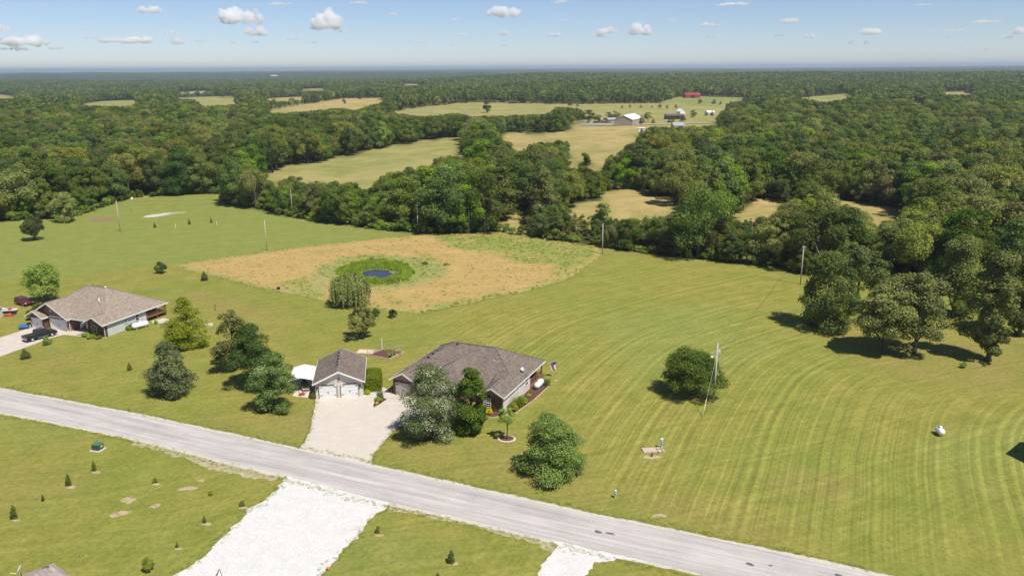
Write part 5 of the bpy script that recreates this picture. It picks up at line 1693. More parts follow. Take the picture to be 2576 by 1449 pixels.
# ------------------------------------------------------------------ vegetable plot behind the garage
def G3(x, y): return (704.1 + x * .13334, 841.5 + y * .13334)
sheet("mulch_bed", WP([G3(*q) for q in ((1650, 350), (1780, 340), (1930, 285), (2330, 330), (2290, 370), (2130, 425), (2070, 455), (1680, 405))]), MAT_MULCH, .03, .5, .06, 34)
sand = simple("sandbox_sand", (.62, .50, .38), 1, .1)
e = empty("sand_box", P(*G3(1440, 365)), R(-8), label="flat timber sandbox of pale sand behind the detached garage", cat="sandbox")
mb = MB(); mb.box(0.05, 3.0, .05, 2.0, .0, .14); mb.build("sand", sand, e)
for (a_, b_, c_, d_) in ((0, 3.05, -.08, .05), (0, 3.05, 2.0, 2.12), (-.1, .05, -.08, 2.12), (3.0, 3.13, -.08, 2.12)):
    mb = MB(); mb.box(a_, b_, c_, d_, 0, .22); mb.build("timber", EDG, e)
ed = [P(*G3(*q)) for q in ((1650, 400), (1830, 430), (2070, 470), (2140, 430), (2280, 375), (2340, 335))]
e = empty("plot_border", ed[0], 0, label="tan timber border along the front of the mulched vegetable plot", cat="border")
for a, b in zip(ed[:-1], ed[1:]):
    mb = MB(); mb.bar(a - ed[0] + Vector((0, 0, .1)), b - ed[0] + Vector((0, 0, .1)), .16, .22); mb.build("timber", EDG, e)
ed2 = [P(*G3(*q)) for q in ((1650, 345), (1790, 340), (1870, 312), (1930, 285))]
e = empty("plot_border", ed2[0], 0, label="pale curved timber border at the back of the vegetable plot", cat="border")
for a, b in zip(ed2[:-1], ed2[1:]):
    mb = MB(); mb.bar(a - ed2[0] + Vector((0, 0, .1)), b - ed2[0] + Vector((0, 0, .1)), .14, .2); mb.build("timber", WOODG, e)
e = empty("post", P(*G3(1933, 290)), 0, label="tall pale post at the back of the vegetable plot", cat="post")
mb = MB(); mb.box(-.05, .05, -.05, .05, 0, 2.3); mb.build("shaft", WHITE, e)
e = empty("garden_gate", P(*G3(2190, 405)), R(30), label="pale timber ladder-shaped gate at the right of the vegetable plot", cat="gate")
for x in (0, .95):
    mb = MB(); mb.box(x - .05, x + .05, -.05, .05, 0, 2.0); mb.build("gate_post", WOODG, e)
for z in (.35, 1.1, 1.9):
    mb = MB(); mb.box(.05, .9, -.035, .035, z - .05, z + .05); mb.build("rail", WOODG, e)
plant("tomato_plant", SHRUB['lime'], P(*G3(2090, 440)), 1.7, 1.0, label="bright green leafy plant in the vegetable plot beside the timber gate", cat="plant", trunk="stem", crown="foliage")
fe = empty("wire_fence", P(*G3(1655, 410)), 0, label="thin wire fence with slim stakes round the vegetable plot", cat="fence")
stk = [G3(*q) for q in ((1655, 410), (2040, 455), (2320, 335), (2190, 300), (2050, 290), (1785, 330))]
for q in stk:
    p = P(*q) - P(*stk[0]); mb = MB(); mb.box(p.x - .03, p.x + .03, p.y - .03, p.y + .03, 0, 1.35); mb.build("stake", WOODG, fe)
for z in (.4, .85, 1.3):
    mb = MB()
    for a, b in zip(stk, stk[1:] + stk[:1]):
        mb.bar(P(*a) - P(*stk[0]) + Vector((0, 0, z)), P(*b) - P(*stk[0]) + Vector((0, 0, z)), .008, .008)
    mb.build("wire", STEEL, fe)

# ------------------------------------------------------------------ the left house
LA = R(-21.3); L0 = Vector((-97.75, 153.42, 0))
LX, LY = Vector((math.cos(LA), math.sin(LA), 0)), Vector((-math.sin(LA), math.cos(LA), 0))
def LW(u, v, z=0): return L0 + LX * u + LY * v + Vector((0, 0, z))
H2 = empty("brown_brick_house", L0, LA, label="brown brick house with light brown hipped roof and two white garage doors, at the left", cat="house")
mb = MB(); mb.box(.45, 4.15, .3, 1.3, -.1, 2.6); mb.box(.45, 9.9, 1.25, 16.5, -.1, 2.62); mb.box(15.2, 19.55, .9, 5, -.1, 2.61); mb.box(9.9, 15.2, 3.4, 5, -.1, 2.6)
mb.build("brick_wall", BRICK_D, H2)
mb = MB(); mb.box(9.9, 19.57, 5, 11.3, -.1, 2.6); mb.box(9.9, 16.5, 11.3, 16.5, -.1, 2.6); mb.box(19.56, 19.60, 1.5, 5.0, .0, 2.6); mb.build("siding_wall", SIDING_G, H2)
gable_wall(H2, .45, 4.15, .3, 1.6, 2.6, 1.0, BRICK_D, "gable_wall"); gable_wall(H2, .45, 9.95, 1.25, 4, 2.62, 2.62, BRICK_D, "gable_wall"); gable_wall(H2, 15.2, 19.55, .9, 3, 2.61, 1.16, BRICK_D, "gable_wall")
hip_roof(H2, 0, 20.1, 1.2, 17, 2.75, 7.0, 12.0, 9.1, 7.2, SHINGLE_L, WHITE)
gable_roof(H2, .04, 10.4, .35, 7.2, 2.7, 5.18 * .575, SHINGLE_L, WHITE, back=False)
gable_roof(H2, -.25, 4.6, -.5, 1.24, 2.62, 2.4 * .55, SHINGLE_L, WHITE, back=False)
gable_roof(H2, 14.85, 20.06, 0, 6.2, 2.72, 2.6 * .54, SHINGLE_L, WHITE, back=False)
garage_door(H2, .3, .95, 3.5, 2.15, DOOR_W, CREAM, .3, False, .2); garage_door(H2, 1.25, 4.9, 9.2, 2.15, DOOR_W, CREAM, .3, False, .2)
window(H2, 'f', .9, 16.9, 1.2, .6, 1.5, CREAM, True, 2)
window(H2, 'r', 19.6, 8.9, .8, 1.1, 1.2, WHITE, False, 1); window(H2, 'r', 19.6, 6.0, .6, 1.5, .5, WHITE, False, 1)
mb = MB(); mb.prism([(4.9, 3.6), (5.5, 3.6), (5.2, 4.3)], 1.17, 1.247); mb.build("gable_vent", CREAM, H2)
for x, y in ((9.98, 1.15), (19.6, .82)):
    mb = MB(); mb.box(x - .04, x + .04, y - .06, y + .02, 0, 2.55); mb.build("downspout", WHITE, H2)
mb = MB(); mb.box(11.9, 12.9, 3.33, 3.397, 0, 2.1); d_o = mb.build("front_door", WHITE, H2)
mb = MB(); mb.box(12.0, 12.06, 3.28, 3.33, 1.0, 1.1); mb.build("handle", STEEL, d_o)
window(H2, 'f', 3.4, 10.8, .8, .9, 1.2, WHITE, False, 1)
mb = MB(); mb.box(16.5, 19.8, 11.3, 16.7, .75, 1.0); mb.build("porch_deck", WOODB, H2)
for x, y in ((19.6, 11.5), (19.6, 14.1), (19.6, 16.5), (16.7, 16.5)):
    mb = MB(); mb.box(x - .09, x + .09, y - .09, y + .09, -.1, 2.55); mb.build("porch_post", WOODB, H2)
for y0, y1 in ((11.6, 14.0), (14.2, 16.4)):
    mb = MB(); mb.box(19.57, 19.63, y0, y1, 1.85, 1.93)
    for i in range(int((y1 - y0) / .14)): mb.box(19.58, 19.62, y0 + i * .14, y0 + i * .14 + .035, 1.0, 1.85)
    mb.build("railing", WOODB, H2)
mb = MB(); mb.box(17, 19.4, 16.48, 16.54, 1.85, 1.93); mb.build("railing", WOODB, H2)
mb = MB(); mb.tube([(14.2, 5.2, 4.9), (14.2, 5.2, 6.2)], .09, 8); mb.build("vent_pipe", WHITE, H2, True)
for i in range(4):
    vent(H2, 8.0 + i * 1.0, 9.5, 7.1, .4)
mb = MB(); mb.lathe([(.3, 0), (.3, .25), (.1, .4)], 10, 0, Matrix.Translation((11.6, 9.3, 7.0))); mb.build("roof_turbine", STEEL, H2, True)
propane_tank(tuple(LW(21.6, 7.6)), LA + R(72), "pale blue-white propane tank beside the left house's grey siding wall", 3.4, .55)
for (u, v, k_, h, w, lab) in ((15.6, -.1, 'green', .9, 1.6, "green shrub left of the front bed at the brown brick house"), (17.4, -.6, 'green', .8, 1.6, "low green shrub in the middle of the brown house's front bed"), (19.0, -.3, 'green', .7, 1.4, "low green shrub at the right corner of the brown house's front bed"),
                              (20.4, 6.3, 'lime', 1.1, 1.9, "round green shrub by the grey siding wall, left of the propane tank"), (22.3, 11.0, 'green', .8, .9, "small shrub right of the propane tank at the brown house")):
    plant("round_shrub", SHRUB[k_], LW(u, v), h, w, label=lab, cat="shrub", trunk="stem", crown="foliage")
plant("backyard_bush", SHRUB['ball'], P(92, 802), 2.6, 3.6, label="dark bush squeezed behind the small garage gable of the left house", cat="shrub", trunk="stem", crown="foliage")

# ------------------------------------------------------------------ vehicles
def box_rot(name, col_mat, e, mb, **k): return mb.build(name, col_mat, e, **k)
def truck(loc, rz, label):
    paint = simple("black_blue_paint", (.018, .021, .028), .22, .1, 1, .6)
    e = empty("pickup_truck", loc, rz, label=label, cat="pickup truck")
    mb = MB(); mb.prism([(-2.9, .5), (2.85, .48), (2.9, .75), (2.88, .98), (2.7, 1.12), (1.25, 1.2), (.95, 1.22), (-.85, 1.22), (-.85, 1.2), (-2.9, 1.2)], -.97, .97)
    mb.build("body", paint, e, bevel=.06)
    mb = MB(); mb.add([(-.85, -.86, 1.2), (1.45, -.86, 1.2), (1.45, .86, 1.2), (-.85, .86, 1.2), (-.7, -.7, 1.84), (.7, -.7, 1.84), (.7, .7, 1.84), (-.7, .7, 1.84)],
                      [(0, 3, 2, 1), (0, 1, 5, 4), (1, 2, 6, 5), (2, 3, 7, 6), (3, 0, 4, 7), (4, 5, 6, 7)])
    mb.build("cab_glass", GLASS, e)
    mb = MB(); mb.box(-.78, .78, -.76, .76, 1.82, 1.89)
    for y in (-1, 1):
        mb.bar((-.84, y * .85, 1.2), (-.72, y * .71, 1.85), .1, .07); mb.bar((.3, y * .86, 1.2), (.12, y * .72, 1.85), .08, .07); mb.bar((1.42, y * .85, 1.2), (.7, y * .71, 1.85), .08, .07)
    mb.build("cab_roof", paint, e, bevel=.03)
    mb = MB(); mb.box(-2.82, -.9, -.86, .86, 1.195, 1.225); mb.build("bed_cover", simple("tonneau", (.03, .03, .032), .8), e)
    mb = MB(); mb.box(-3.0, -2.88, -.93, .93, .5, .68); mb.box(2.86, 2.98, -.93, .93, .48, .66); mb.build("bumper", STEEL, e, bevel=.02)
    tl = simple("tail_lamp_red", (.55, .02, .02), .3)
    for y in (-.9, .9):
        mb = MB(); mb.box(-2.94, -2.86, y - .08, y + .08, .82, 1.12); mb.build("tail_light", tl, e)
        mb = MB(); mb.box(2.82, 2.92, y * .88 - .14, y * .88 + .14, .82, .98); mb.build("headlight", WHITE, e)
        mb = MB(); mb.box(1.0, 1.16, y * 1.18 - .09, y * 1.18 + .09, 1.22, 1.4); mb.build("mirror", paint, e)
        mb = MB(); mb.box(-.8, 1.2, y * 1.04 - .05, y * 1.04 + .05, .42, .48); mb.build("running_board", STEEL, e)
    for x in (-1.85, 1.82):
        for y in (-.86, .86): wheel(e, x, y, .4, .28)
    return e
t0_ = (P(*[470 * .18964, 652.6 + 1090 * .18964]) + P(*[690 * .18964, 652.6 + 1015 * .18964])) / 2
td = math.atan2(3.33, 1.34)
truck((t0_.x - .9 * math.sin(-td) * 0 - .85, t0_.y + .35, 0), td - R(12), "black pickup truck parked on the concrete drive of the left house")

def suv(loc, rz, label, col=(.16, .012, .015), name="parked_suv", s=1.0, cat="car"):
    paint = simple("paint_%02d%02d%02d" % tuple(int(c * 99) for c in col), col, .25, .05, 1, .6)
    e = empty(name, loc, rz, label=label, cat=cat); e.scale = (s, s, s)
    mb = MB(); mb.prism([(-2.25, .42), (2.25, .4), (2.3, .62), (2.22, .86), (1.25, 1.0), (-2.2, 1.02), (-2.28, .8)], -.92, .92); mb.build("body", paint, e, bevel=.07)
    mb = MB(); mb.add([(-2.12, -.84, 1.0), (1.2, -.84, 1.0), (1.2, .84, 1.0), (-2.12, .84, 1.0), (-1.9, -.7, 1.62), (.45, -.7, 1.62), (.45, .7, 1.62), (-1.9, .7, 1.62)],
                      [(0, 3, 2, 1), (0, 1, 5, 4), (1, 2, 6, 5), (2, 3, 7, 6), (3, 0, 4, 7), (4, 5, 6, 7)]); mb.build("cab_glass", GLASS, e)
    mb = MB(); mb.box(-1.95, .5, -.75, .75, 1.6, 1.68)
    for y in (-1, 1):
        for (a, b) in ((-2.1, -1.9), (-1.0, -.95), (.1, 0), (1.18, .45)): mb.bar((a, y * .84, 1.0), (b, y * .71, 1.62), .08, .07)
    mb.build("cab_roof", paint, e, bevel=.03)
    for y in (-.72, .72):
        mb = MB(); mb.box(2.16, 2.27, y - .16, y + .16, .7, .86); mb.build("headlight", WHITE, e)
        mb = MB(); mb.box(-2.3, -2.2, y - .1, y + .1, .75, .98); mb.build("tail_light", simple("tail_lamp_red", (.55, .02, .02), .3), e)
    mb = MB(); mb.box(2.22, 2.32, -.4, .4, .5, .66); mb.build("grille", DARK, e)
    for x in (-1.4, 1.42):
        for y in (-.82, .82): wheel(e, x, y, .34, .22)
    return e
suv((-108.6, 170.0, 0), math.atan2(-1.5, 2.5), "dark red SUV parked on the grass behind the left house")

# clutter at the left rim and by the garage
def junk(name, loc, rz, label, cat, parts):
    e = empty(name, loc, rz, label=label, cat=cat)
    for nm, mt, fn in parts:
        mb = MB(); fn(mb); mb.build(nm, mt, e)
    return e
BLUE = simple("blue_plastic", (.06, .16, .42), .5, .1); REDP = simple("red_plastic", (.5, .04, .05), .5, .1); PALEB = simple("pale_plastic", (.62, .66, .72), .5, .1); GREYP = simple("grey_board", (.5, .48, .45), .8, .15)
def bx(*a): return lambda mb: mb.box(*a)
junk("covered_cart", P(61, 827), R(20), "blue tarpaulin-covered cart at the left end of the concrete drive", "cart",
     [("cover", BLUE, lambda mb: mb.prism([(-.9, .35), (.9, .35), (.8, .75), (0, .95), (-.8, .8)], -.45, .45)), ("frame", DARK, bx(-.9, .9, -.4, .4, .12, .34))])
junk("grill", P(74, 825), R(-10), "dark barbecue grill between the blue cart and the small garage", "grill",
     [("lid", DARK, lambda mb: mb.prism([(-.4, .8), (.4, .8), (.35, 1.05), (0, 1.15), (-.35, 1.05)], -.28, .28)), ("stand", STEEL, lambda mb: (mb.box(-.35, -.3, -.2, .2, 0, .8), mb.box(.3, .35, -.2, .2, 0, .8), mb.box(-.3, .3, -.2, .2, .25, .3)))])
junk("wheeled_bin", P(118, 826), R(-15), "black wheeled bin between the two garage doors of the left house", "bin",
     [("body", BLACKP, bx(-.3, .3, -.35, .35, .08, .95)), ("lid", BLACKP, bx(-.33, .33, -.38, .38, .953, 1.03))])
junk("scrap_trailer", P(22, 786), R(12), "flat grey trailer deck loaded with scrap at the left edge of the lawn", "trailer",
     [("deck", GREYP, bx(-1.8, 1.8, -.9, .9, .55, .65)), ("load", PALEB, bx(-1.3, -.4, -.6, .3, .653, 1.05)), ("box", REDP, bx(.1, .7, -.5, .1, .653, .95)), ("axle", BLACKP, lambda mb: (mb.box(-.4, .0, -1.0, -.75, 0, .55), mb.box(-.4, .0, .75, 1.0, 0, .55)))])
junk("paddling_boat", P(26, 783), R(-30), "small pale blue boat hull on the grass near the scrap trailer", "boat",
     [("hull", PALEB, lambda mb: mb.prism([(-1.1, .05), (1.0, .05), (1.4, .5), (-1.3, .45)], -.5, .5))])
junk("toy_slide", P(24, 795), R(8), "low red plastic toy slide lying on the grass at the left edge", "toy",
     [("slide", REDP, lambda mb: mb.prism([(-1.0, .02), (1.0, .02), (1.0, .1), (.2, .3), (-.8, .35), (-1.0, .2)], -.35, .35))])
junk("tyre_stack", P(36, 790), 0, "black tyre lying on the grass beside the boat hull", "tyre", [("tread", BLACKP, lambda mb: mb.lathe([(.25, 0), (.5, .03), (.55, .15), (.5, .27), (.25, .3)], 16))])
junk("white_shed", P(-16, 800), R(-10), "edge of a pale shed at the left rim of the picture", "shed",
     [("wall", GREYP, bx(-1.6, 1.3, -1.2, 1.2, 0, 2.0)), ("roof", SHINGLE_L, lambda mb: mb.prism([(-1.8, 2.0), (1.5, 2.0), (-.15, 2.6)], -1.4, 1.4))])
junk("lawn_chair", P(207, 828), R(20), "white garden chair under the left house's porch roof", "chair",
     [("seat", WHITE, bx(-.3, .3, -.3, .3, .38, .44)), ("backrest", WHITE, bx(-.3, .3, .24, .3, .44, .95)), ("leg", WHITE, lambda mb: [mb.box(x, x + .05, y, y + .05, 0, .38) for x in (-.3, .25) for y in (-.3, .25)])])
junk("bench_planks", P(213, 842), R(-15), "brown plank platform on the walk in front of the left house", "platform", [("planks", WOODG, lambda mb: [mb.box(-1.2 + i * .3, -.94 + i * .3, -.7, .7, .04, .18) for i in range(8)])])

# ------------------------------------------------------------------ poles and wires
def pole(px, py, h, label, cross=True, rz=0.0, r=.15):
    b = P(px, py)
    e = empty("utility_pole", b, rz, label=label, cat="utility pole", group=None)
    mb = MB(); mb.tube([(0, 0, -.3), (0, 0, h)], [r, r * .72], 10); mb.build("shaft", POLEW, e, True)
    if cross:
        mb = MB(); mb.box(-.55, .55, -.16, -.09, h - .4, h - .28); mb.build("crossarm", POLEW, e)
        for x in (-.5, 0, .5):
            mb = MB(); mb.lathe([(.03, 0), (.06, .05), (.05, .12), (.02, .16)], 8, 0, Matrix.Translation((x, -.12, h - .28) if x else (0, 0, h))); mb.build("insulator", GREYP, e)
    else:
        mb = MB(); mb.lathe([(.03, 0), (.07, .05), (.02, .18)], 8, 0, Matrix.Translation((0, 0, h))); mb.build("insulator", GREYP, e)
    return b + Vector((0, 0, h + .12))
pt = [pole(303, 583, 10.0, "slim leaning-looking pole standing in the left green field near the bare pond", False, 0, .13),
      pole(736, 541, 9.0, "utility pole in front of the trees at the far rim of the left field", False, .3, .13),
      pole(1052, 588, 9.2, "utility pole with a crossarm at the back corner of the hayfield", True, .3),
      pole(1515, 641, 8.8, "utility pole at the right corner of the hayfield in front of the hedgerow", False, .3),
      pole(2013, 716, 9.4, "utility pole beside the tall lawn oak at the mown field's end", True, .3),
      pole(672, 631, 8.8, "lone pole on the near rim of the left green field", False, .3, .13)]
mp_ = P(1794, 1012); mh = 9.7
e = empty("transformer_pole", mp_, R(8), label="tall utility pole with transformer, lamp and guy wire in the mown field", cat="utility pole")
mb = MB(); mb.tube([(0, 0, -.3), (.12, 0, mh)], [.17, .12], 12); mb.build("shaft", POLEW, e, True)
mb = MB(); mb.lathe([(.04, 0), (.2, .03), (.22, .1), (.22, .72), (.2, .8), (.05, .84)], 14, 0, Matrix.Translation((.45, .1, mh - 2.0))); mb.build("transformer", STEEL, e, True)
mb = MB(); mb.box(.12, .3, .02, .16, mh - 1.85, mh - 1.75); mb.box(.12, .3, .02, .16, mh - 1.4, mh - 1.3); mb.build("bracket", STEEL, e)
mb = MB(); mb.tube([(.5, .05, mh - 1.16), (.5, .05, mh - .95)], .035, 6); mb.tube([(.38, .05, mh - 1.16), (.38, .05, mh - .95)], .035, 6); mb.build("insulator", GREYP, e)
mb = MB(); mb.tube([(.1, 0, mh - 2.05), (-.75, -.3, mh - 1.95)], .03, 6); mb.build("lamp_arm", STEEL, e, True)
mb = MB(); mb.lathe([(.05, .16), (.14, .1), (.2, 0), (.16, -.14), (.05, -.2)], 12, 0, Matrix.Translation((-.85, -.33, mh - 2.05))); mb.build("lamp_shade", WHITE, e, True)
ga = P(1767, 1048) - mp_; ga = Matrix.Rotation(-R(8), 3, 'Z') @ ga
gt = Vector((.1, 0, mh - 1.7))
mb = MB(); mb.tube([gt, ga], .016, 5); mb.build("guy_wire", STEEL, e)
mb = MB(); mb.tube([gt.lerp(ga, .72), ga], .045, 8); mb.build("guy_guard", simple("pale_guard", (.72, .66, .42), .5), e, True)
wires = empty("power_line", pt[2], 0, label="thin overhead wires strung from pole to pole behind the hayfield", cat="power line")
def wire(a, b, sag, off=Vector((0, 0, 0))):
    mb = MB(); a = a - pt[2] + off; b = b - pt[2] + off
    mb.tube([a.lerp(b, t) - Vector((0, 0, sag * 4 * t * (1 - t))) for t in np.linspace(0, 1, 9)], .02, 4); mb.build("wire", DARK, wires)
for a, b in ((pt[1], pt[2]), (pt[2], pt[3]), (pt[3], pt[4]), (pt[0], pt[1])):
    wire(a, b, 1.6); wire(a, b, 1.9, Vector((0, 0, -1.1)))
wire(mp_ + Vector((.3, .1, mh - .9)), pt[4], 1.5)

# ------------------------------------------------------------------ small things on the lawns
e = empty("transformer_cabinet", P(247, 1131), R(-14), label="dark green utility cabinet on a concrete pad left of the road", cat="utility cabinet")
mb = MB(); mb.box(-.8, .8, -.75, .75, -.02, .12); mb.build("pad", MAT_CONC, e)
GRN = simple("cabinet_green", (.035, .085, .06), .5, .08)
mb = MB(); mb.box(-.55, .55, -.5, .5, .123, .85); mb.build("cabinet", GRN, e, bevel=.03)
mb = MB(); mb.box(-.58, .58, -.53, .53, .853, .92); mb.build("lid", simple("cabinet_green_light", (.08, .15, .11), .45), e, bevel=.02)
mb = MB(); mb.box(.551, .57, -.1, .3, .45, .7); mb.build("warning_label", simple("label_yellow", (.6, .55, .05), .5), e)
e = empty("concrete_slab", P(1643, 1133), R(6), label="pinkish concrete slab lying on the mown lawn beside the grey meter post", cat="slab")
mb = MB(); mb.box(-1.45, 1.45, -.62, .62, -.05, .16); mb.build("slab", simple("pink_concrete", (.50, .40, .33), .9, .1), e)
mb = MB(); mb.box(.45, .5, -1.0, .5, .163, .2); mb.box(1.1, 1.15, -1.0, .55, .163, .2); mb.box(.45, 1.5, .0, .05, .165, .21); mb.build("conduit", DARK, e)
def pedestal(px, py, h, w, label, name="meter_post", col=STEEL):
    e = empty(name, P(px, py), R(8), label=label, cat="post")
    mb = MB(); mb.box(-w / 2, w / 2, -w / 2, w / 2, -.05, h); mb.build("post_body", col, e, bevel=.02)
    mb = MB(); mb.box(-w * .42, w * .42, -w / 2 - .1, -w / 2 - .002, h * .55, h * .92); mb.build("meter_box", col, e, bevel=.02)
    mb = MB(); mb.box(-w / 2 - .02, w / 2 + .02, -w / 2 - .02, w / 2 + .02, h + .002, h + .05); mb.build("cap", WHITE, e)
    return e
BLG = simple("blue_grey_metal", (.42, .52, .55), .45, .1, 2, .5, .2)
pedestal(1664, 1127, 1.35, .28, "grey blue electric meter post at the right end of the concrete slab", col=BLG)
pedestal(1548, 1251, .95, .2, "small grey green utility pedestal on the lawn near the road", name="utility_pedestal", col=simple("sage_metal", (.42, .50, .44), .5, .1))
e = empty("well_head", P(1640, 1148), 0, label="short brown well pipe in a bare patch in front of the concrete slab", cat="well head")
mb = MB(); mb.lathe([(.1, -.05), (.1, .42), (.13, .43), (.13, .5), (.05, .53)], 12); mb.build("casing", simple("rust_pipe", (.16, .07, .05), .6, .2), e, True)
sheet("bare_patch", [P(1640 + 22 * math.cos(t), 1149 + 5 * math.sin(t)) for t in np.linspace(0, 6, 12)], gravel_material("bare_soil", (.38, .28, .17), (.50, .38, .25), .6), .004, .25, .12, 51)
propane = propane_tank(P(2363, 1094), R(88), "white propane tank with a blue cap standing alone in the right field", 1.7, .46)
mb = MB(); mb.box(.05, .4, -.2, .2, 1.12, 1.2); mb.build("valve_cover", simple("cap_blue", (.12, .35, .6), .5), propane)
e = empty("orange_ball", P(826, 1433), 0, label="orange ball on the grass beside the white gravel lot", cat="ball")
mb = MB(); mb.lathe([(.01, 0), (.1, .02), (.15, .08), (.165, .16), (.15, .25), (.1, .31), (.01, .33)], 14); mb.build("ball", simple("orange_rubber", (.6, .16, .04), .6), e, True)
e = empty("swing_stand", P(556, 1463), R(25), label="black metal A-shaped frame on the white gravel at the bottom edge", cat="frame")
mb = MB(); mb.bar((-.7, 0, 0), (0, 0, 1.5), .05, .05); mb.bar((.3, .1, 0), (0, 0, 1.5), .05, .05); mb.bar((-.45, 0, .55), (.2, .05, .55), .04, .04); mb.bar((-.4, 1.2, 0), (0, 0, 1.5), .05, .05); mb.build("tube", DARK, e)
e = empty("field_box", P(700, 731), R(10), label="small dark box on a white base at the near rim of the hayfield", cat="utility box")
mb = MB(); mb.box(-.4, .4, -.3, .3, 0, .2); mb.build("base", WHITE, e)
mb = MB(); mb.box(-.3, .45, -.25, .25, .203, .85); mb.build("box", DARK, e)
e = empty("birdhouse", P(336, 530), 0, label="white birdhouse on a thin pole in the far left field", cat="birdhouse")
mb = MB(); mb.tube([(0, 0, 0), (0, 0, 4.2)], .04, 6); mb.build("shaft", STEEL, e)
mb = MB(); mb.prism([(-.4, 4.2), (.4, 4.2), (.4, 4.7), (0, 5.0), (-.4, 4.7)], -.3, .3); mb.build("house_box", WHITE, e)
for i, (px, py, h) in enumerate(((442, 574, 1.4), (546, 567, 1.4))):
    e = empty("field_stake", P(px, py), 0, label=("left" if i == 0 else "right") + "hand white stake in the far left field", cat="stake")
    mb = MB(); mb.box(-.06, .06, -.06, .06, 0, h); mb.build("stake_shaft", WHITE, e)
e = empty("lawn_post", P(542, 781), 0, label="thin dark post on the lawn right of the pyramidal oak", cat="post")
mb = MB(); mb.box(-.04, .04, -.04, .04, 0, 1.3); mb.box(-.15, .15, -.03, .03, 1.15, 1.25); mb.build("post_shaft", DARK, e)
e = empty("lawn_marker", P(1411, 977), 0, label="small stake marker on the lawn right of the main house", cat="marker")
mb = MB(); mb.box(-.03, .03, -.03, .03, 0, .6); mb.build("stake", WOODG, e)
e = empty("flat_stone", P(1398, 958), 0, label="pinkish flat stone on the lawn right of the main house's back porch", cat="stone")
mb = MB(); mb.prism([(-.3, 0), (.3, 0), (.26, .12), (-.2, .14)], -.2, .22); mb.build("stone", EDG, e)
for i, (px, py, s_) in enumerate(((2422, 925, 1.0), (2477, 921, .55))):
    plant("field_weed", SHRUB['green'], P(px, py), 1.1 * s_, 1.2 * s_, label=("dark bush" if i == 0 else "tiny dark weed") + " on the brown patch below the lawn oaks", cat="plant", trunk="stem", crown="foliage")
# bare soil, thatch and rock marks
soil = gravel_material("sandy_soil", (.34, .26, .15), (.50, .40, .27), 1.0); rockm = gravel_material("exposed_rock", (.42, .36, .30), (.60, .56, .51), .5)
for i, (px, py, rx_, ry_, mt_) in enumerate(((470, 1229, 26, 6, soil), (303, 1293, 24, 7, soil), (325, 1256, 15, 5, soil), (390, 1273, 15, 4, soil), (205, 1395, 14, 3, soil), (1655, 1262 + 36, 22, 5, soil), (1625, 1327, 14, 5, rockm),
                                            (258, 552, 40, 4.5, gravel_material("brown_mud", (.19, .11, .07), (.30, .19, .13), .0)), (402, 541, 40, 3.2, rockm), (440, 537, 28, 2.4, soil), (505, 1208, 5, 2, soil), (500, 1200, 6, 2, soil))):
    dx_ = .35 * rx_ if px == 402 else 0
    sheet("bare_patch", [P(px + rx_ * math.cos(t), py + ry_ * math.sin(t) - (rx_ * .12 * math.cos(t) if py > 1000 or px in (402, 440) else 0)) for t in np.linspace(0, 6.0, 16)], mt_, .004 + i * .0004, .5, .4 if py > 1000 else .8, 60 + i)
ring_ = gravel_material("mulch_ring_stone", (.50, .39, .31), (.64, .53, .44))
sheet("tree_ring_border", ellipse_px(1275, 1104, 23, 8.5, 24), ring_, .03, .5, .04, 70); sheet("mulch_bed", ellipse_px(1275, 1103, 18, 6.3, 24), MAT_MULCH, .06, .5, .03, 71)

# ------------------------------------------------------------------ neighbour's roof at the bottom left, with a dish
z5 = lambda X, Y: (X / 11.709 * .8587, (1600 + Y / 11.709) * .8587)
hb = 3.6
ap = P(*z5(1820, 560), hb + .9); c_r = P(*z5(2430, 1019), hb); 
e = empty("neighbour_house", (0, 0, 0), 0, label="pale shingled roof corner of a house cut off by the bottom left edge", cat="house")
E1_ = P(*z5(2600, 1150), 2.9); E2_ = P(*z5(820, 920), 2.9); top1 = P(*z5(1820, 555), 2.9); 
cA = P(*z5(1830, 560), 3.0); cL = P(*z5(560, 1060), 3.0)
dirA = (cL - cA).normalized(); dirB = (P(*z5(2450, 1040), 3.0) - cA).normalized()
corner = cA; far_l = cA + dirA * 11; far_r = cA + dirB * 12; back = far_l + dirB * 12
mid_ = (corner + back) / 2 + Vector((0, 0, 2.6))
mb = MB(); mb.add([corner, far_l, back, far_r, mid_, corner - Vector((0, 0, .2)), far_l - Vector((0, 0, .2)), back - Vector((0, 0, .2)), far_r - Vector((0, 0, .2))],
                  [(0, 1, 4), (1, 2, 4), (2, 3, 4), (3, 0, 4), (0, 5, 6, 1), (1, 6, 7, 2), (2, 7, 8, 3), (3, 8, 5, 0), (5, 8, 7, 6)])
nroof = mb.build("roof", SHINGLE_P, e)
vp = corner.lerp(mid_, .16) + Vector((.0, -.25, 0))
mb = MB(); mb.bar(vp + Vector((-.25, -.15, .1)), vp + Vector((.25, .15, .12)), .22, .14); mb.build("roof_vent", simple("purple_grey_vent", (.17, .11, .13), .6), nroof)
i_ = [corner.lerp(mid_, .07), far_l.lerp(mid_, .07), back.lerp(mid_, .07), far_r.lerp(mid_, .07)]
mb = MB(); vs_ = [Vector((q.x, q.y, 2.75)) for q in i_] + [Vector((q.x, q.y, -.1)) for q in i_]
mb.add(vs_, [(0, 1, 2, 3), (0, 4, 5, 1), (1, 5, 6, 2), (2, 6, 7, 3), (3, 7, 4, 0), (7, 6, 5, 4)]); mb.build("wall", SIDING, e)
dc = P(*z5(665, 790), 3.9)
e = empty("satellite_dish", dc, 0, label="pale oval satellite dish at the pale roof's edge, bottom left corner", cat="satellite dish")
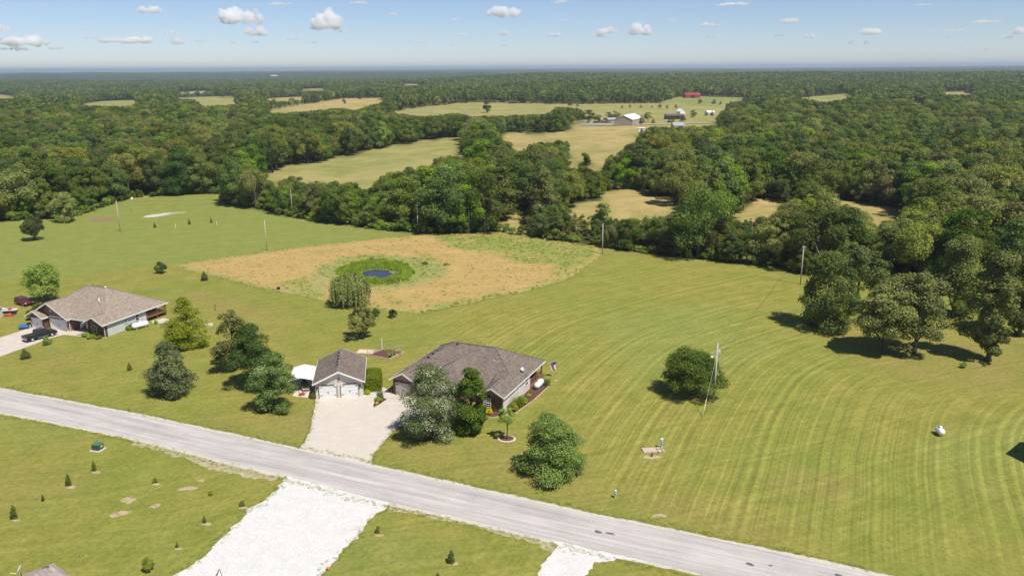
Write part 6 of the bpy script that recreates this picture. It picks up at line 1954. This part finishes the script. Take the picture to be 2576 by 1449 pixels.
M_ = Matrix.Rotation(R(-62), 4, 'Y') @ Matrix.Rotation(R(12), 4, 'X')
mb = MB(); mb.lathe([(.02, -.08), (.25, -.05), (.44, .05), (.46, .08)], 24, 0, M_); mb.build("dish", simple("dish_grey", (.62, .63, .66), .4, .03), e, True)
mb = MB(); mb.tube([(.1, 0, -.3), (.15, -.1, -1.2)], .04, 6); mb.build("mast", DARK, e)
mb = MB(); mb.tube([(0, 0, -.42), (-.95, 0, -.42)], .03, 6); mb.build("feed_arm", CREAMW, e)
mb = MB(); mb.tube([(-.62, 0, -.42), (-.82, 0, -.42)], .045, 6); mb.build("feed_tape", simple("tape_yellow", (.7, .6, .05), .5), e)

# ------------------------------------------------------------------ the house outside the right edge that throws its shadow on the field
tip = P(2529, 1141)
hgt = 7.6
apx = tip + Vector((sun_dir.x, sun_dir.y, 0)) * (hgt / sun_dir.z)
e = empty("right_house", (0, 0, 0), 0, label="gabled house just outside the right edge, known by its dark shadow on the field", cat="house")
ax = Vector((math.cos(R(-8)), math.sin(R(-8)), 0)); ay = Vector((-ax.y, ax.x, 0))
def rw(a, b, z): return Vector((apx.x, apx.y, 0)) + ax * a + ay * b + Vector((0, 0, z))
mb = MB(); mb.add([rw(0, 0, hgt), rw(12, 0, hgt), rw(1.6, -5.6, 3.4), rw(12, -5.6, 3.4), rw(1.6, 5.6, 3.4), rw(12, 5.6, 3.4), rw(1.6, -5.6, 3.2), rw(12, -5.6, 3.2), rw(1.6, 5.6, 3.2), rw(12, 5.6, 3.2)],
                  [(0, 2, 3, 1), (0, 1, 5, 4), (0, 4, 8, 6, 2), (1, 3, 7, 9, 5), (2, 6, 7, 3), (4, 5, 9, 8), (6, 8, 9, 7)]); mb.build("roof", SHINGLE, e)
mb = MB(); q_ = [rw(2.2, -5.0, 3.19), rw(11.6, -5.0, 3.19), rw(11.6, 5.0, 3.19), rw(2.2, 5.0, 3.19)]
mb.add(q_ + [Vector((p.x, p.y, -.1)) for p in q_], [(0, 1, 2, 3), (0, 4, 5, 1), (1, 5, 6, 2), (2, 6, 7, 3), (3, 7, 4, 0)]); mb.build("wall", SIDING, e)

# ------------------------------------------------------------------ trees that stand on their own
def mh_(px, base, top):
    """height in metres of something whose foot and tip are seen at these rows"""
    b = P(px, base); lo, hi = 0.0, 60.0
    for _ in range(40):
        m_ = (lo + hi) / 2
        _, y_, _ = proj(b.x, b.y, m_)
        if y_ > top: lo = m_
        else: hi = m_
    return lo
def ppm(px, base):
    b = P(px, base); x0, _, _ = proj(b.x, b.y, 0); x1, _, _ = proj(b.x + 1, b.y, 0); return x1 - x0
def own_tree(name, kind, px, base, top, wpx, mat, label, leaf=.3, n=9000, nl=34, bfrac=.08, cat='tree', group=None, r0=None, limbs=8):
    H = mh_(px, base, top); Wd = wpx / ppm(px, base)
    ms = make_tree(name, kind, H, Wd, H * bfrac, leaf, n, LEAF[mat], max(12, int(nl * .95)), limbs, r0)
    return plant(name, ms, P(px, base), label=label, cat=cat, group=group)

own_tree("round_maple", 'round', 87, 604, 549, 58, 'dark', "small round-crowned maple alone in the left green field", .3, 8000, 40, .10)
own_tree("willow_like_tree", 'tall', 169, 559, 486, 66, 'willow', "pale green feathery tree at the wood's edge in the left field", .36, 9000, 40, .01)
own_tree("pin_oak", 'round', 112, 762, 668, 92, 'maple', "bright green dense tree behind the left house beside the red SUV", .34, 9000, 60, .05)
own_tree("pyramidal_oak", 'cone', 472, 874, 750, 116, 'pin', "broad pyramidal yellow green oak right of the left house", .28, 13000, 80, .03)
own_tree("pine_tree", 'pine', 432, 992, 864, 114, 'pine', "grey green pine with a dense rounded crown near the road, left", .26, 14000, 70, .05)
own_tree("tall_pine", 'pine', 592, 930, 786, 100, 'pine', "tall yellow green pine with a visible trunk, tallest of the middle cluster", .28, 9000, 52, .22)
own_tree("silver_maple", 'tall', 644, 974, 820, 118, 'dark', "dark silvery maple standing right of the tall pine", .27, 14000, 52, .05)
own_tree("silver_maple", 'tall', 692, 1030, 892, 112, 'silver', "silver maple with pale leaf undersides nearest to the carport", .25, 13000, 48, .05)
own_tree("young_maple", 'open', 905, 852, 774, 80, 'lawnoak', "olive young maple on the lawn behind the detached garage", .24, 8000, 40, .06)
wl = make_tree("weeping_willow", 'willow', mh_(882, 773, 684), 110 / ppm(882, 773), .2, .24, 30000, LEAF['willow'])
plant("weeping_willow", wl, P(882, 768), label="large weeping willow on the near side of the pond", cat="tree")
own_tree("magnolia", 'tall', 1083, 1100, 924, 150, 'magnolia', "large pale-flecked silver tree in front of the main house", .23, 30000, 80, .02)
own_tree("dark_maple", 'tall', 1186, 1086, 930, 98, 'dark', "dark dense upright tree right of the pale-flecked tree", .22, 24000, 60, .07)
own_tree("sapling", 'open', 1275, 1104, 1028, 46, 'pin', "thin young tree in a mulch ring in front of the main house's corner", .16, 2600, 22, .30, r0=.07)
own_tree("lawn_maple", 'pine', 1386, 1190, 1048, 164, 'maple', "largest broad green tree on the front lawn near the road", .22, 32000, 100, .03)
own_tree("field_tree", 'round', 1738, 994, 880, 152, 'wood', "wide low dark olive tree beside the transformer pole", .24, 26000, 90, .02)
own_tree("lawn_oak", 'tall', 2076, 826, 638, 150, 'lawnoak', "tall olive oak at the mown field's end, leftmost of the lawn oaks", .42, 16000, 70, .04)
own_tree("lawn_oak", 'tall', 2130, 816, 680, 78, 'wood', "slim vine-clad oak right behind the leftmost lawn oak", .38, 4600, 28, .2)
own_tree("lawn_oak", 'open', 2156, 768, 622, 124, 'lawnoak', "round-topped oak on a bare trunk behind the slim vine-clad oak", .42, 9000, 44, .2)
own_tree("lawn_oak", 'open', 2222, 888, 704, 146, 'lawnoak', "left one of the two broad twin oaks in the grass on the right", .4, 16000, 70, .03)
own_tree("lawn_oak", 'open', 2300, 888, 690, 146, 'lawnoak', "right one of the two broad twin oaks in the grass on the right", .4, 16000, 70, .03)
own_tree("lawn_oak", 'tall', 2396, 798, 596, 136, 'lawnoak', "tall dark-trunked oak on the bright grass behind the twin oaks", .42, 13000, 60, .05)
own_tree("lawn_oak", 'tall', 2484, 908, 636, 112, 'lawnoak', "tallest narrow oak with a stout bare trunk near the right edge", .42, 14000, 60, .08)
own_tree("lawn_oak", 'tall', 2562, 846, 630, 126, 'lawnoak', "oak cut off by the right edge above the bright green bush", .42, 8000, 40, .12)
own_tree("bright_bush", 'shrub', 2552, 838, 770, 70, 'bright', "bright green bush under the oaks at the right edge", .36, 3200, 18, .02, cat='shrub', limbs=0)
own_tree("meadow_tree", 'round', 1652, 495, 446, 46, 'bright', "small bright green round tree at the back of the narrow tan meadow", .5, 2600, 18, .12)
own_tree("meadow_cedar", 'round', 1847, 534, 468, 76, 'cedar', "broad brown-green cedar bush in the narrow tan meadow", .42, 5200, 30, .01)
own_tree("meadow_oak", 'round', 1474, 432, 386, 32, 'dark', "small dark tree alone on the tan hill between the woods", .7, 1400, 12, .08)
own_tree("pasture_oak", 'round', 1226, 284, 252, 33, 'dark', "lone dark oak on the far pale pasture", 1.2, 900, 12, .05)
own_tree("hedgerow_oak", 'round', 1755, 650, 462, 140, 'wood', "tallest broad tree rising above the hedgerow in front of the tan meadow", .5, 8500, 44, .03)
# shrubs
for nm, px, b_, t_, w_, k_, lab in (("round_shrub", 406, 688, 659, 30, 'ball', "round grey green shrub on the lawn behind the left house"), ("small_shrub", 515, 706, 683, 17, 'ever', "small upright shrub at the hayfield's left corner"),
                                    ("ball_shrub", 945, 796, 776, 22, 'ball', "left of the two clipped ball shrubs beside the willow"), ("ball_shrub", 989, 799, 778, 23, 'ball', "right of the two clipped ball shrubs beside the willow"),
                                    ("lawn_shrub", 120, 867, 848, 23, 'green', "leafy shrub at the rim of the drive beside the black pickup"), ("young_spruce", 65, 902, 878, 24, 'ever', "young dark spruce on the lawn below the concrete drive"),
                                    ("tiny_spruce", 327, 931, 912, 12, 'ever', "tiny dark spruce alone on the lawn between left house and road"),
                                    ("arborvitae", 238, 1184, 1157, 11, 'thuja', "arborvitae nearest to the green utility cabinet"), ("arborvitae", 174, 1221, 1191, 14, 'thuja', "arborvitae in the middle of the planted row left of the road"),
                                    ("arborvitae", 37, 1303, 1270, 17, 'thuja', "largest arborvitae of the row, at the left edge"), ("arborvitae", 109, 1260, 1244, 8, 'ever', "stunted brownish arborvitae in the gap of the planted row"),
                                    ("arborvitae", 1136, 1414, 1382, 19, 'thuja', "dark green arborvitae on the lawn between the two gravel drives"), ("arborvitae", 1102, 1462, 1440, 14, 'thuja', "arborvitae tip at the bottom edge between the gravel drives"),
                                    ("sapling", 374, 1438, 1404, 28, 'green', "largest leafy sapling on the lower left lawn near the white gravel"), ("sapling", 390, 1214, 1203, 14, 'green', "small yellow green sapling in the upper part of the lower left lawn"),
                                    ("sapling", 531, 1246, 1234, 11, 'green', "small dark sapling right of the pale soil mark on the lower left lawn"), ("sapling", 515, 1314, 1297, 10, 'ever', "slim dark sapling halfway along the white gravel lot"),
                                    ("sapling", 446, 1376, 1362, 8, 'ever', "tiny sapling close to the lot's left rim near the bottom"), ("sapling", 609, 1273, 1260, 14, 'hay', "dry grey sapling by the upper left rim of the white gravel lot"),
                                    ("sapling", 951, 1340, 1322, 13, 'hay', "grey-stemmed sapling on the lawn right of the white gravel lot"), ("field_sapling", 390, 573, 561, 7, 'ever', "faint small sapling in the far left field, left of the stake"),
                                    ("field_sapling", 477, 565, 551, 7, 'ever', "dark slim sapling in the far left field between the two stakes"), ("field_sapling", 532, 561, 547, 5, 'ever', "thinnest sapling in the far left field beside the right stake"),
                                    ("reed_bush", 935, 662, 650, 26, 'green', "dark green bush on the pond's back bank, left"), ("reed_bush", 968, 661, 650, 28, 'green', "dark green bush on the pond's back bank, right"),
                                    ("reed_bush", 1070, 668, 657, 16, 'green', "small bush at the pond ring's right end"), ("reed_bush", 1124, 670, 661, 18, 'green', "bush in the bright green strip right of the pond")):
    b = P(px, b_); H = mh_(px, b_, t_); Wd = w_ / ppm(px, b_)
    plant(nm, SHRUB[k_], b, max(H, .5), Wd, label=lab, cat='shrub' if 'sapling' not in nm else 'sapling', trunk='stem', crown='foliage')
for px, py in ((1136, 1417), (37, 1308), (174, 1225), (238, 1188), (951, 1346), (515, 1318), (609, 1277), (446, 1380), (390, 1217)):
    sheet("bare_patch", ellipse_px(px + 4, py, 12, 3.6, 14), soil, .012, .3, .1, px)

own_tree("yellow_green_tree", 'round', 300, 478, 440, 62, 'maple', "bright yellow green tree in the front part of the left wood", .45, 4200, 26, .05)
own_tree("light_green_tree", 'round', 575, 452, 412, 40, 'maple', "light green rounded tree in the left wood near the hill pasture", .45, 3200, 22, .05)
own_tree("grey_green_tree", 'tall', 1518, 590, 512, 52, 'willow', "feathery grey green tree standing up behind the hayfield corner pole", .4, 4200, 26, .03)
own_tree("pale_vine_tree", 'tall', 1745, 628, 568, 34, 'silver', "pale vine-covered trunk on the face of the hedgerow", .38, 2600, 18, .02)
# dead tree in the left wood
def dead_tree(px, base, top, label):
    b = P(px, base); H = mh_(px, base, top)
    e = empty("dead_tree", b, 0, label=label, cat="tree")
    mb = MB(); mb.tube([(0, 0, 0), (.2, 0, H * .6), (.3, .1, H)], [.22, .14, .03], 6); mb.build("trunk", GREYP, e)
    mb = MB()
    for i in range(11):
        z = H * rng.uniform(.4, .9); a = rng.uniform(0, 6.28); l = rng.uniform(1, 2.6)
        mb.tube([(.2, 0, z), (.2 + math.cos(a) * l * .6, math.sin(a) * l * .6, z + l * .5), (.2 + math.cos(a) * l, math.sin(a) * l, z + l * 1.2)], [.07, .045, .015], 4)
    mb.build("branch", GREYP, e)
dead_tree(505, 470, 415, "bare grey dead tree standing in the left wood")
dead_tree(2062, 700, 640, "bare grey limbs of a dead tree beside the leftmost lawn oak")

# ------------------------------------------------------------------ far farm buildings
def barn(px, py, wpx, depth, hw, rise, rz, wall, roof, label, cat="barn", name="barn", doors=1, front=False):
    p = PT(px, py); sc = p.length
    a, b, c = ray(px, py); dep_ = p.y * CP - (p.z - CAM_H) * SP
    Wd = wpx * dep_ / FPX
    e = empty(name, p, rz, label=label, cat=cat)
    mb = MB(); mb.prism([(-Wd / 2, -1), (Wd / 2, -1), (Wd / 2, hw), (0, hw + rise * .97), (-Wd / 2, hw)], -depth / 2, depth / 2) if front else mb.box(-Wd / 2, Wd / 2, -depth / 2, depth / 2, -1, hw)
    mb.build("wall", wall, e)
    mb = MB()
    if front: mb.prism([(-Wd / 2 - .4, hw - .2), (0, hw + rise), (Wd / 2 + .4, hw - .2), (Wd / 2 + .4, hw - .0), (0, hw + rise + .2), (-Wd / 2 - .4, hw)], -depth / 2 - .4, depth / 2 + .4)
    else: mb.prism([(-depth / 2 - .4, hw - .05), (0, hw + rise), (depth / 2 + .4, hw - .05)], -Wd / 2 - .4, Wd / 2 + .4, 0, Matrix.Rotation(math.pi / 2, 4, 'Z'))
    mb.build("roof", roof, e)
    if doors:
        d = MB(); d.box(-Wd * .14, Wd * .14, -depth / 2 - .06, -depth / 2 - .003, -.5, hw * .8); d.build("door", DARK if doors == 1 else WHITE, e)
    return e
TANW = simple("tan_metal_wall", (.36, .31, .25), .6, .04); WROOF = simple("white_metal_roof", (.80, .82, .84), .4, .03); REDB = simple("red_metal", (.33, .045, .05), .5, .05)
DROOF = simple("dark_brown_roof", (.12, .08, .08), .7); GROOF = simple("grey_roof", (.36, .35, .36), .8)
barn(1581, 314, 46, 34, 5.4, 3.6, R(-24), TANW, WROOF, "large tan metal shop with a white roof at the far yard", "shop building", "metal_shop", 0, True)
barn(1740, 247, 38, 13, 5, 3.2, R(4), REDB, REDB, "bright red barn on the far green hill", "barn", "red_barn", 1)
barn(1696, 300, 46, 10, 3.4, 1.6, R(2), DARK, DROOF, "long open-fronted brown shed right of the far metal shop", "shed", "open_shed", 0)
barn(1712, 290, 14, 8, 4, 2.4, R(20), WHITE, WROOF, "small white house behind the long brown shed", "house", "farm_house", 0, True)
barn(1785, 291, 18, 9, 3.2, 1.8, R(10), GREYP, WROOF, "grey-white farm building right of the brown shed", "shed", "farm_shed", 1)
barn(1704, 323, 26, 14, 2.6, 2.4, R(0), GREYP, GROOF, "grey roof half hidden behind the right wood's first trees", "house", "farm_house", 0)
barn(1613, 331, 17, 3, 2.6, .3, R(0), WHITE, WHITE, "low white trailer in the grass below the far road", "trailer", "white_trailer", 1)
barn(1289, 261, 19, 6, 2.6, 1.2, R(0), DARK, DROOF, "small dark cattle shed on the far pale pasture", "shed", "cattle_shed", 0)
barn(799, 221, 22, 14, 5, 3, R(0), WHITE, WROOF, "white farmhouse on the far green patch, left of centre", "house", "farm_house", 1)
barn(1717, 223, 20, 14, 5, 3, R(0), WHITE, GROOF, "pale house in the far woods above the red barn", "house", "farm_house", 0)
barn(2335, 211, 24, 16, 5, 2.4, R(-6), WHITE, WROOF, "white long building high in the far right woods", "house", "farm_house", 1)
barn(2292, 234, 30, 14, 4, 2, R(3), WHITE, WROOF, "long white building in the far right woods, left of its neighbour", "shed", "farm_shed", 0)
barn(2334, 233, 26, 14, 4, 2, R(-4), WHITE, WROOF, "second long white building in the far right woods, right of its neighbour", "shed", "farm_shed", 0)
barn(2443, 235, 22, 14, 4.5, 2.6, R(5), BRICK, GROOF, "brick house in the far right woods", "house", "farm_house", 1)
barn(690, 194, 14, 40, 8, 4, R(0), WHITE, WROOF, "white farmstead on the far pale field at the left", "barn", "white_barn", 0)
barn(2311, 168, 30, 60, 26, 3, R(0), WHITE, WROOF, "huge white building on the right horizon", "warehouse", "warehouse", 0)
def tower(px, py, h, label):
    p = PT(px, py); e = empty("water_tower", p, 0, label=label, cat="water tower")
    mb = MB(); mb.tube([(0, 0, 0), (0, 0, h * .72)], [h * .05, h * .035], 8); mb.build("column", WHITE, e)
    mb = MB(); mb.lathe([(.5, h * .68), (h * .14, h * .75), (h * .17, h * .86), (h * .12, h * .96), (.5, h)], 14); mb.build("tank", WHITE, e, True)
tower(2277, 172, 62, "tiny white water tower on the right horizon, left of the huge white building"); tower(2450, 170, 62, "tiny white water tower on the right horizon, near the edge")
# far farm lane and yard
road_far = gravel_material("pale_lane", (.33, .30, .25), (.46, .43, .38), .3)
sheet("farm_road", [PT(*q) for q in ((1447, 319), (1560, 317), (1714, 313.6), (1800, 312), (1800, 311), (1714, 312), (1560, 315), (1510, 316), (1470, 317))], road_far, .5, 9, 0, 0, True, 22)
sheet("farm_yard", [PT(*q) for q in ((1458, 314), (1500, 312.5), (1560, 313), (1560, 314.4), (1500, 315), (1458, 316))], road_far, .45, 9, 0, 0, True, 22)
cars = [(1466, 312, (.55, .52, .48)), (1487, 311, (.6, .6, .62)), (1500, 311, (.03, .03, .04)), (1519, 311, (.22, .03, .04)), (1531, 311, (.35, .36, .38)), (1543, 310, (.7, .7, .7)), (1556, 310, (.04, .05, .12))]
nm_c = ["tan", "silver", "black", "dark red", "grey", "white", "dark blue"]
for (px, py, c_), nn_ in zip(cars, nm_c):
    q = PT(px, py); suv(q, rng.uniform(-.5, .5), nn_ + " car among those parked in the far farm yard", c_, "parked_car", 1.25)
for px, py, wd, lab in ((1538, 309, 26, "weathered grey-roofed shed left of the far metal shop"), (1510, 309, 10, "small brown shed at the far farm yard")):
    barn(px, py, wd * .8, 8, 3, 1.5, R(5), BRICK_D, GROOF, lab, "shed", "yard_shed", 0)
# trees of the far yard and pasture
def far_tree(px, base, top, wpx, v, lab, grp=None, name="farm_tree"):
    p = PT(px, base); dep_ = p.y * CP - (p.z - CAM_H) * SP
    ms = SP_MID[v]; plant(name, ms, p, (base - top) * dep_ / FPX * 1.03, wpx * dep_ / FPX, label=lab, cat="tree", group=grp)
far_tree(1480, 309, 279, 44, 0, "spreading dark tree behind the cars at the far yard's left end"); far_tree(1505, 309, 290, 26, 2, "rounded tree right of the spreading one in the far yard")
far_tree(1530, 306, 285, 30, 5, "dark tree left of the bright one behind the far yard"); far_tree(1546, 305, 282, 26, 3, "bright green tree directly left of the far metal shop")
far_tree(1613, 313, 293, 18, 5, "dark tree against the white roof's right end"); far_tree(1630, 309, 284, 22, 2, "olive tree just right of the far metal shop")
far_tree(1643, 311, 300, 14, 7, "small conical cedar right of the far shop"); far_tree(1684, 309, 296, 12, 7, "cedar in front of the long brown shed, left"); far_tree(1693, 309, 297, 12, 7, "cedar in front of the long brown shed, middle")
far_tree(1716, 308, 294, 20, 0, "round shrubby tree at the brown shed's right end"); far_tree(1744, 296, 278, 18, 1, "upright tree between brown shed and grey-white building"); far_tree(1791, 292, 280, 10, 7, "small dark cedar against the grey-white farm building")
for i, (px, b_, w_) in enumerate(((1660, 273, 12), (1678, 273, 10), (1700, 272, 11), (1585, 271, 8), (1612, 272, 9), (1640, 272, 7), (1760, 262, 14), (1796, 262, 14), (1812, 264, 10), (1435, 268, 14), (1452, 268, 10), (1565, 272, 8))):
    far_tree(px, b_, b_ - w_ * .8, w_, 7 if i % 3 else 0, "%s of the small bushes on the far pasture's fence line, counted from the left" % ORD[sorted((1660, 1678, 1700, 1585, 1612, 1640, 1760, 1796, 1812, 1435, 1452, 1565)).index(px)], "bushes on the far pasture's fence line", "pasture_bush")
for i, (px, b_, t_, w_) in enumerate(((350, 268, 255, 22), (378, 270, 258, 20), (470, 246, 232, 18), (497, 244, 229, 20), (525, 243, 226, 28), (560, 246, 228, 26), (612, 262, 240, 30), (640, 260, 243, 24), (620, 275, 262, 22), (690, 262, 250, 16), (735, 262, 248, 18), (866, 262, 250, 12), (906, 250, 240, 12), (770, 258, 244, 20))):
    far_tree(px, b_, t_, w_, (5, 0, 2, 1)[i % 4], "%s dark field tree from the left among the far tan fields" % ORD[sorted((350, 378, 470, 497, 525, 560, 612, 640, 620, 690, 735, 866, 906, 770)).index(px)], "trees among the far tan fields", "field_tree")

# ------------------------------------------------------------------ clouds, above and beyond the haze
def build_clouds():
    m, nt = new_mat("cloud_vapour")
    geo = N(nt, 'ShaderNodeNewGeometry')
    pv = N(nt, 'ShaderNodeVolumeScatter')
    pv.inputs['Color'].default_value = (1, 1, 1, 1); pv.inputs['Anisotropy'].default_value = .0
    oi = N(nt, 'ShaderNodeObjectInfo')
    pv.inputs['Density'].default_value = .0075
    o = N(nt, 'ShaderNodeOutputMaterial'); lk(nt, pv.outputs[0], o.inputs['Volume'])
    thin = m.copy(); thin.name = "thin_cloud_vapour"
    for n in thin.node_tree.nodes:
        if n.type == 'VOLUME_SCATTER': n.inputs['Density'].default_value = .009
    # x, y of the base in the photograph, width, height there, thin or not
    C_ = [(383, 16, 66, 20, 0), (605, 22, 108, 44, 0), (822, 34, 86, 46, 0), (644, 70, 62, 24, 0), (447, 97, 40, 18, 0), (735, 92, 36, 14, 1), (870, 74, 34, 12, 1), (1268, 18, 90, 30, 0),
          (1269, 78, 32, 15, 0), (1525, 70, 54, 18, 0), (1515, 82, 36, 14, 0), (1610, 60, 64, 34, 0), (1984, 46, 46, 16, 0), (1845, 6, 90, 12, 1), (1782, 56, 56, 16, 1), (2037, 86, 34, 13, 0),
          (2190, 74, 62, 16, 0), (2140, 102, 16, 12, 0), (2181, 103, 14, 10, 0), (2562, 72, 40, 16, 0), (2532, 88, 28, 11, 0), (2485, 118, 20, 10, 0), (2422, 114, 9, 9, 0), (2382, 92, 12, 6, 0),
          (60, 88, 110, 36, 1), (85, 88, 36, 14, 0), (8, 66, 30, 16, 0), (320, 92, 130, 24, 1), (372, 92, 30, 14, 0), (48, 118, 40, 14, 1), (8, 118, 22, 12, 1), (145, 114, 40, 14, 1), (205, 68, 32, 8, 1),
          (233, 92, 52, 7, 1), (425, 76, 42, 12, 1), (512, 99, 44, 9, 1), (590, 104, 28, 8, 1), (640, 104, 24, 6, 1), (784, 104, 40, 7, 1), (1165, 82, 36, 12, 1), (1052, 102, 50, 10, 1), (1080, 97, 28, 8, 1),
          (1134, 110, 24, 8, 1), (1395, 80, 50, 18, 1), (1270, 110, 36, 8, 1), (1415, 46, 26, 12, 1), (1348, 104, 20, 6, 1), (2480, 50, 60, 12, 1), (2400, 74, 50, 8, 1), (2100, 104, 36, 7, 1), (2355, 76, 40, 6, 1),
          (1790, 88, 30, 8, 1), (1730, 98, 30, 6, 1), (1925, 84, 24, 6, 1), (1960, 88, 28, 6, 1), (1690, 48, 30, 8, 1), (990, 32, 40, 12, 1), (1140, 46, 26, 12, 1), (570, 40, 120, 8, 1), (700, 6, 80, 10, 1),
          (2320, 10, 50, 6, 1), (900, 4, 70, 8, 1), (1410, 2, 60, 8, 1)]
    base_h = 1500.0
    rank = {}
    for t_ in (0, 1):
        for sd in ('left', 'middle', 'right'):
            g_ = sorted([q[:2] for q in C_ if q[4] == t_ and (('left' if q[0] < 860 else 'middle' if q[0] < 1720 else 'right') == sd) and (t_ or q[0] not in (605, 822, 1610, 1268, 383, 644))])
            for k_, q in enumerate(g_): rank[q + (t_,)] = ORD[k_]
    icos = []
    for i, (px, py, w, h, th) in enumerate(C_):
        a, b, c = ray(px, py + h * .5)
        # angle above the level gives the distance of a cloud whose base lies at base_h
        el = max((c) / math.hypot(a, b), .028)
        D = base_h / el if el > .05 else base_h / .05
        D = min(D, 26000); k = D / math.hypot(a, b)
        ctr = Vector((a * k, b * k, CAM_H + c * k))
        dep_ = ctr.length; Wm = w * dep_ / FPX; Hm = h * dep_ / FPX
        r_ = random.Random(i * 7 + 1)
        bm = bmesh.new()
        nb = 20 if not th else 12
        for j in range(nb):
            t = r_.uniform(-1, 1)
            env = (1 - t * t) ** .5
            rr = Wm * .5 * (.10 + .17 * env) * r_.uniform(.6, 1.2)
            rz_ = max(Hm * (.20 + .26 * env) * r_.uniform(.5, 1.1), Hm * .12)
            M_ = Matrix.Translation((t * Wm * .40, r_.uniform(-.2, .2) * Wm, (r_.uniform(-.2, .12) + .2 * env * r_.uniform(-.3, 1)) * Hm * (1 if not th else .6))) @ Matrix.Diagonal((rr, rr * r_.uniform(.8, 1.2), rz_ * (1 if not th else .6), 1))
            bmesh.ops.create_icosphere(bm, subdivisions=2 if j % 3 else 3, radius=1, matrix=M_)
        me = bpy.data.meshes.new("cloud"); 
        for v in bm.verts:
            n_ = math.sin(v.co.x / Wm * 31 + i) * math.sin(v.co.z / Hm * 11 + 2 * i) * math.cos(v.co.y / Wm * 27)
            v.co += v.normal * n_ * Hm * .09
        for v in bm.verts:
            if v.co.z < -Hm * .3: v.co.z = -Hm * .3 + (v.co.z + Hm * .3) * .15
        bm.to_mesh(me); bm.free()
        me.materials.append(thin if th else m)
        ob = bpy.data.objects.new("cloud", me); COL.objects.link(ob)
        ob.location = ctr
        ob.rotation_euler = (0, 0, -math.atan2(ctr.x, ctr.y))
        md = ob.modifiers.new('merge', 'REMESH'); md.mode = 'VOXEL'; md.voxel_size = max(Hm * .06, Wm / 70)
        tx = bpy.data.textures.new("cloud_billow", 'CLOUDS'); tx.noise_scale = Hm * .28; tx.noise_depth = 4
        dm = ob.modifiers.new('billow', 'DISPLACE'); dm.texture = tx; dm.texture_coords = 'LOCAL'; dm.strength = Hm * .42; dm.mid_level = .5
        ob['category'] = 'cloud'
        side = 'left' if px < 860 else ('middle' if px < 1720 else 'right')
        if th:
            ob['label'] = "%s thin grey cloud wisp from the left in the sky's %s third" % (rank[(px, py, 1)], side); ob['group'] = "thin cloud wisps, %s" % side
        else:
            ob['label'] = {605: "largest white puffy cloud at the top left of the sky", 822: "second largest white puffy cloud, right of the largest", 1610: "white puffy cloud above the far red barn's skyline", 1268: "broad pale cloud touching the top edge near the middle",
                           383: "flat pale cloud at the top edge, left of the largest cloud", 644: "white cloud right below the largest cloud"}.get(px, "%s small white puffy cloud from the left in the sky's %s third" % (rank.get((px, py, 0), ""), side))
            if "small white" in ob['label']: ob['group'] = "small puffy clouds, %s" % side
build_clouds()

# ------------------------------------------------------------------ haze: the summer air over the whole country
def build_haze():
    m, nt = new_mat("haze")
    pv = N(nt, 'ShaderNodeVolumePrincipled')
    pv.inputs['Color'].default_value = (.66, .78, .97, 1)
    pv.inputs['Density'].default_value = 8.5e-5
    pv.inputs['Anisotropy'].default_value = .2
    o = N(nt, 'ShaderNodeOutputMaterial'); lk(nt, pv.outputs[0], o.inputs['Volume'])
    mb = MB(); mb.box(-37000, 37000, -37000, 37000, -40, 110)
    mb.build("haze", m, kind='stuff')
build_haze()
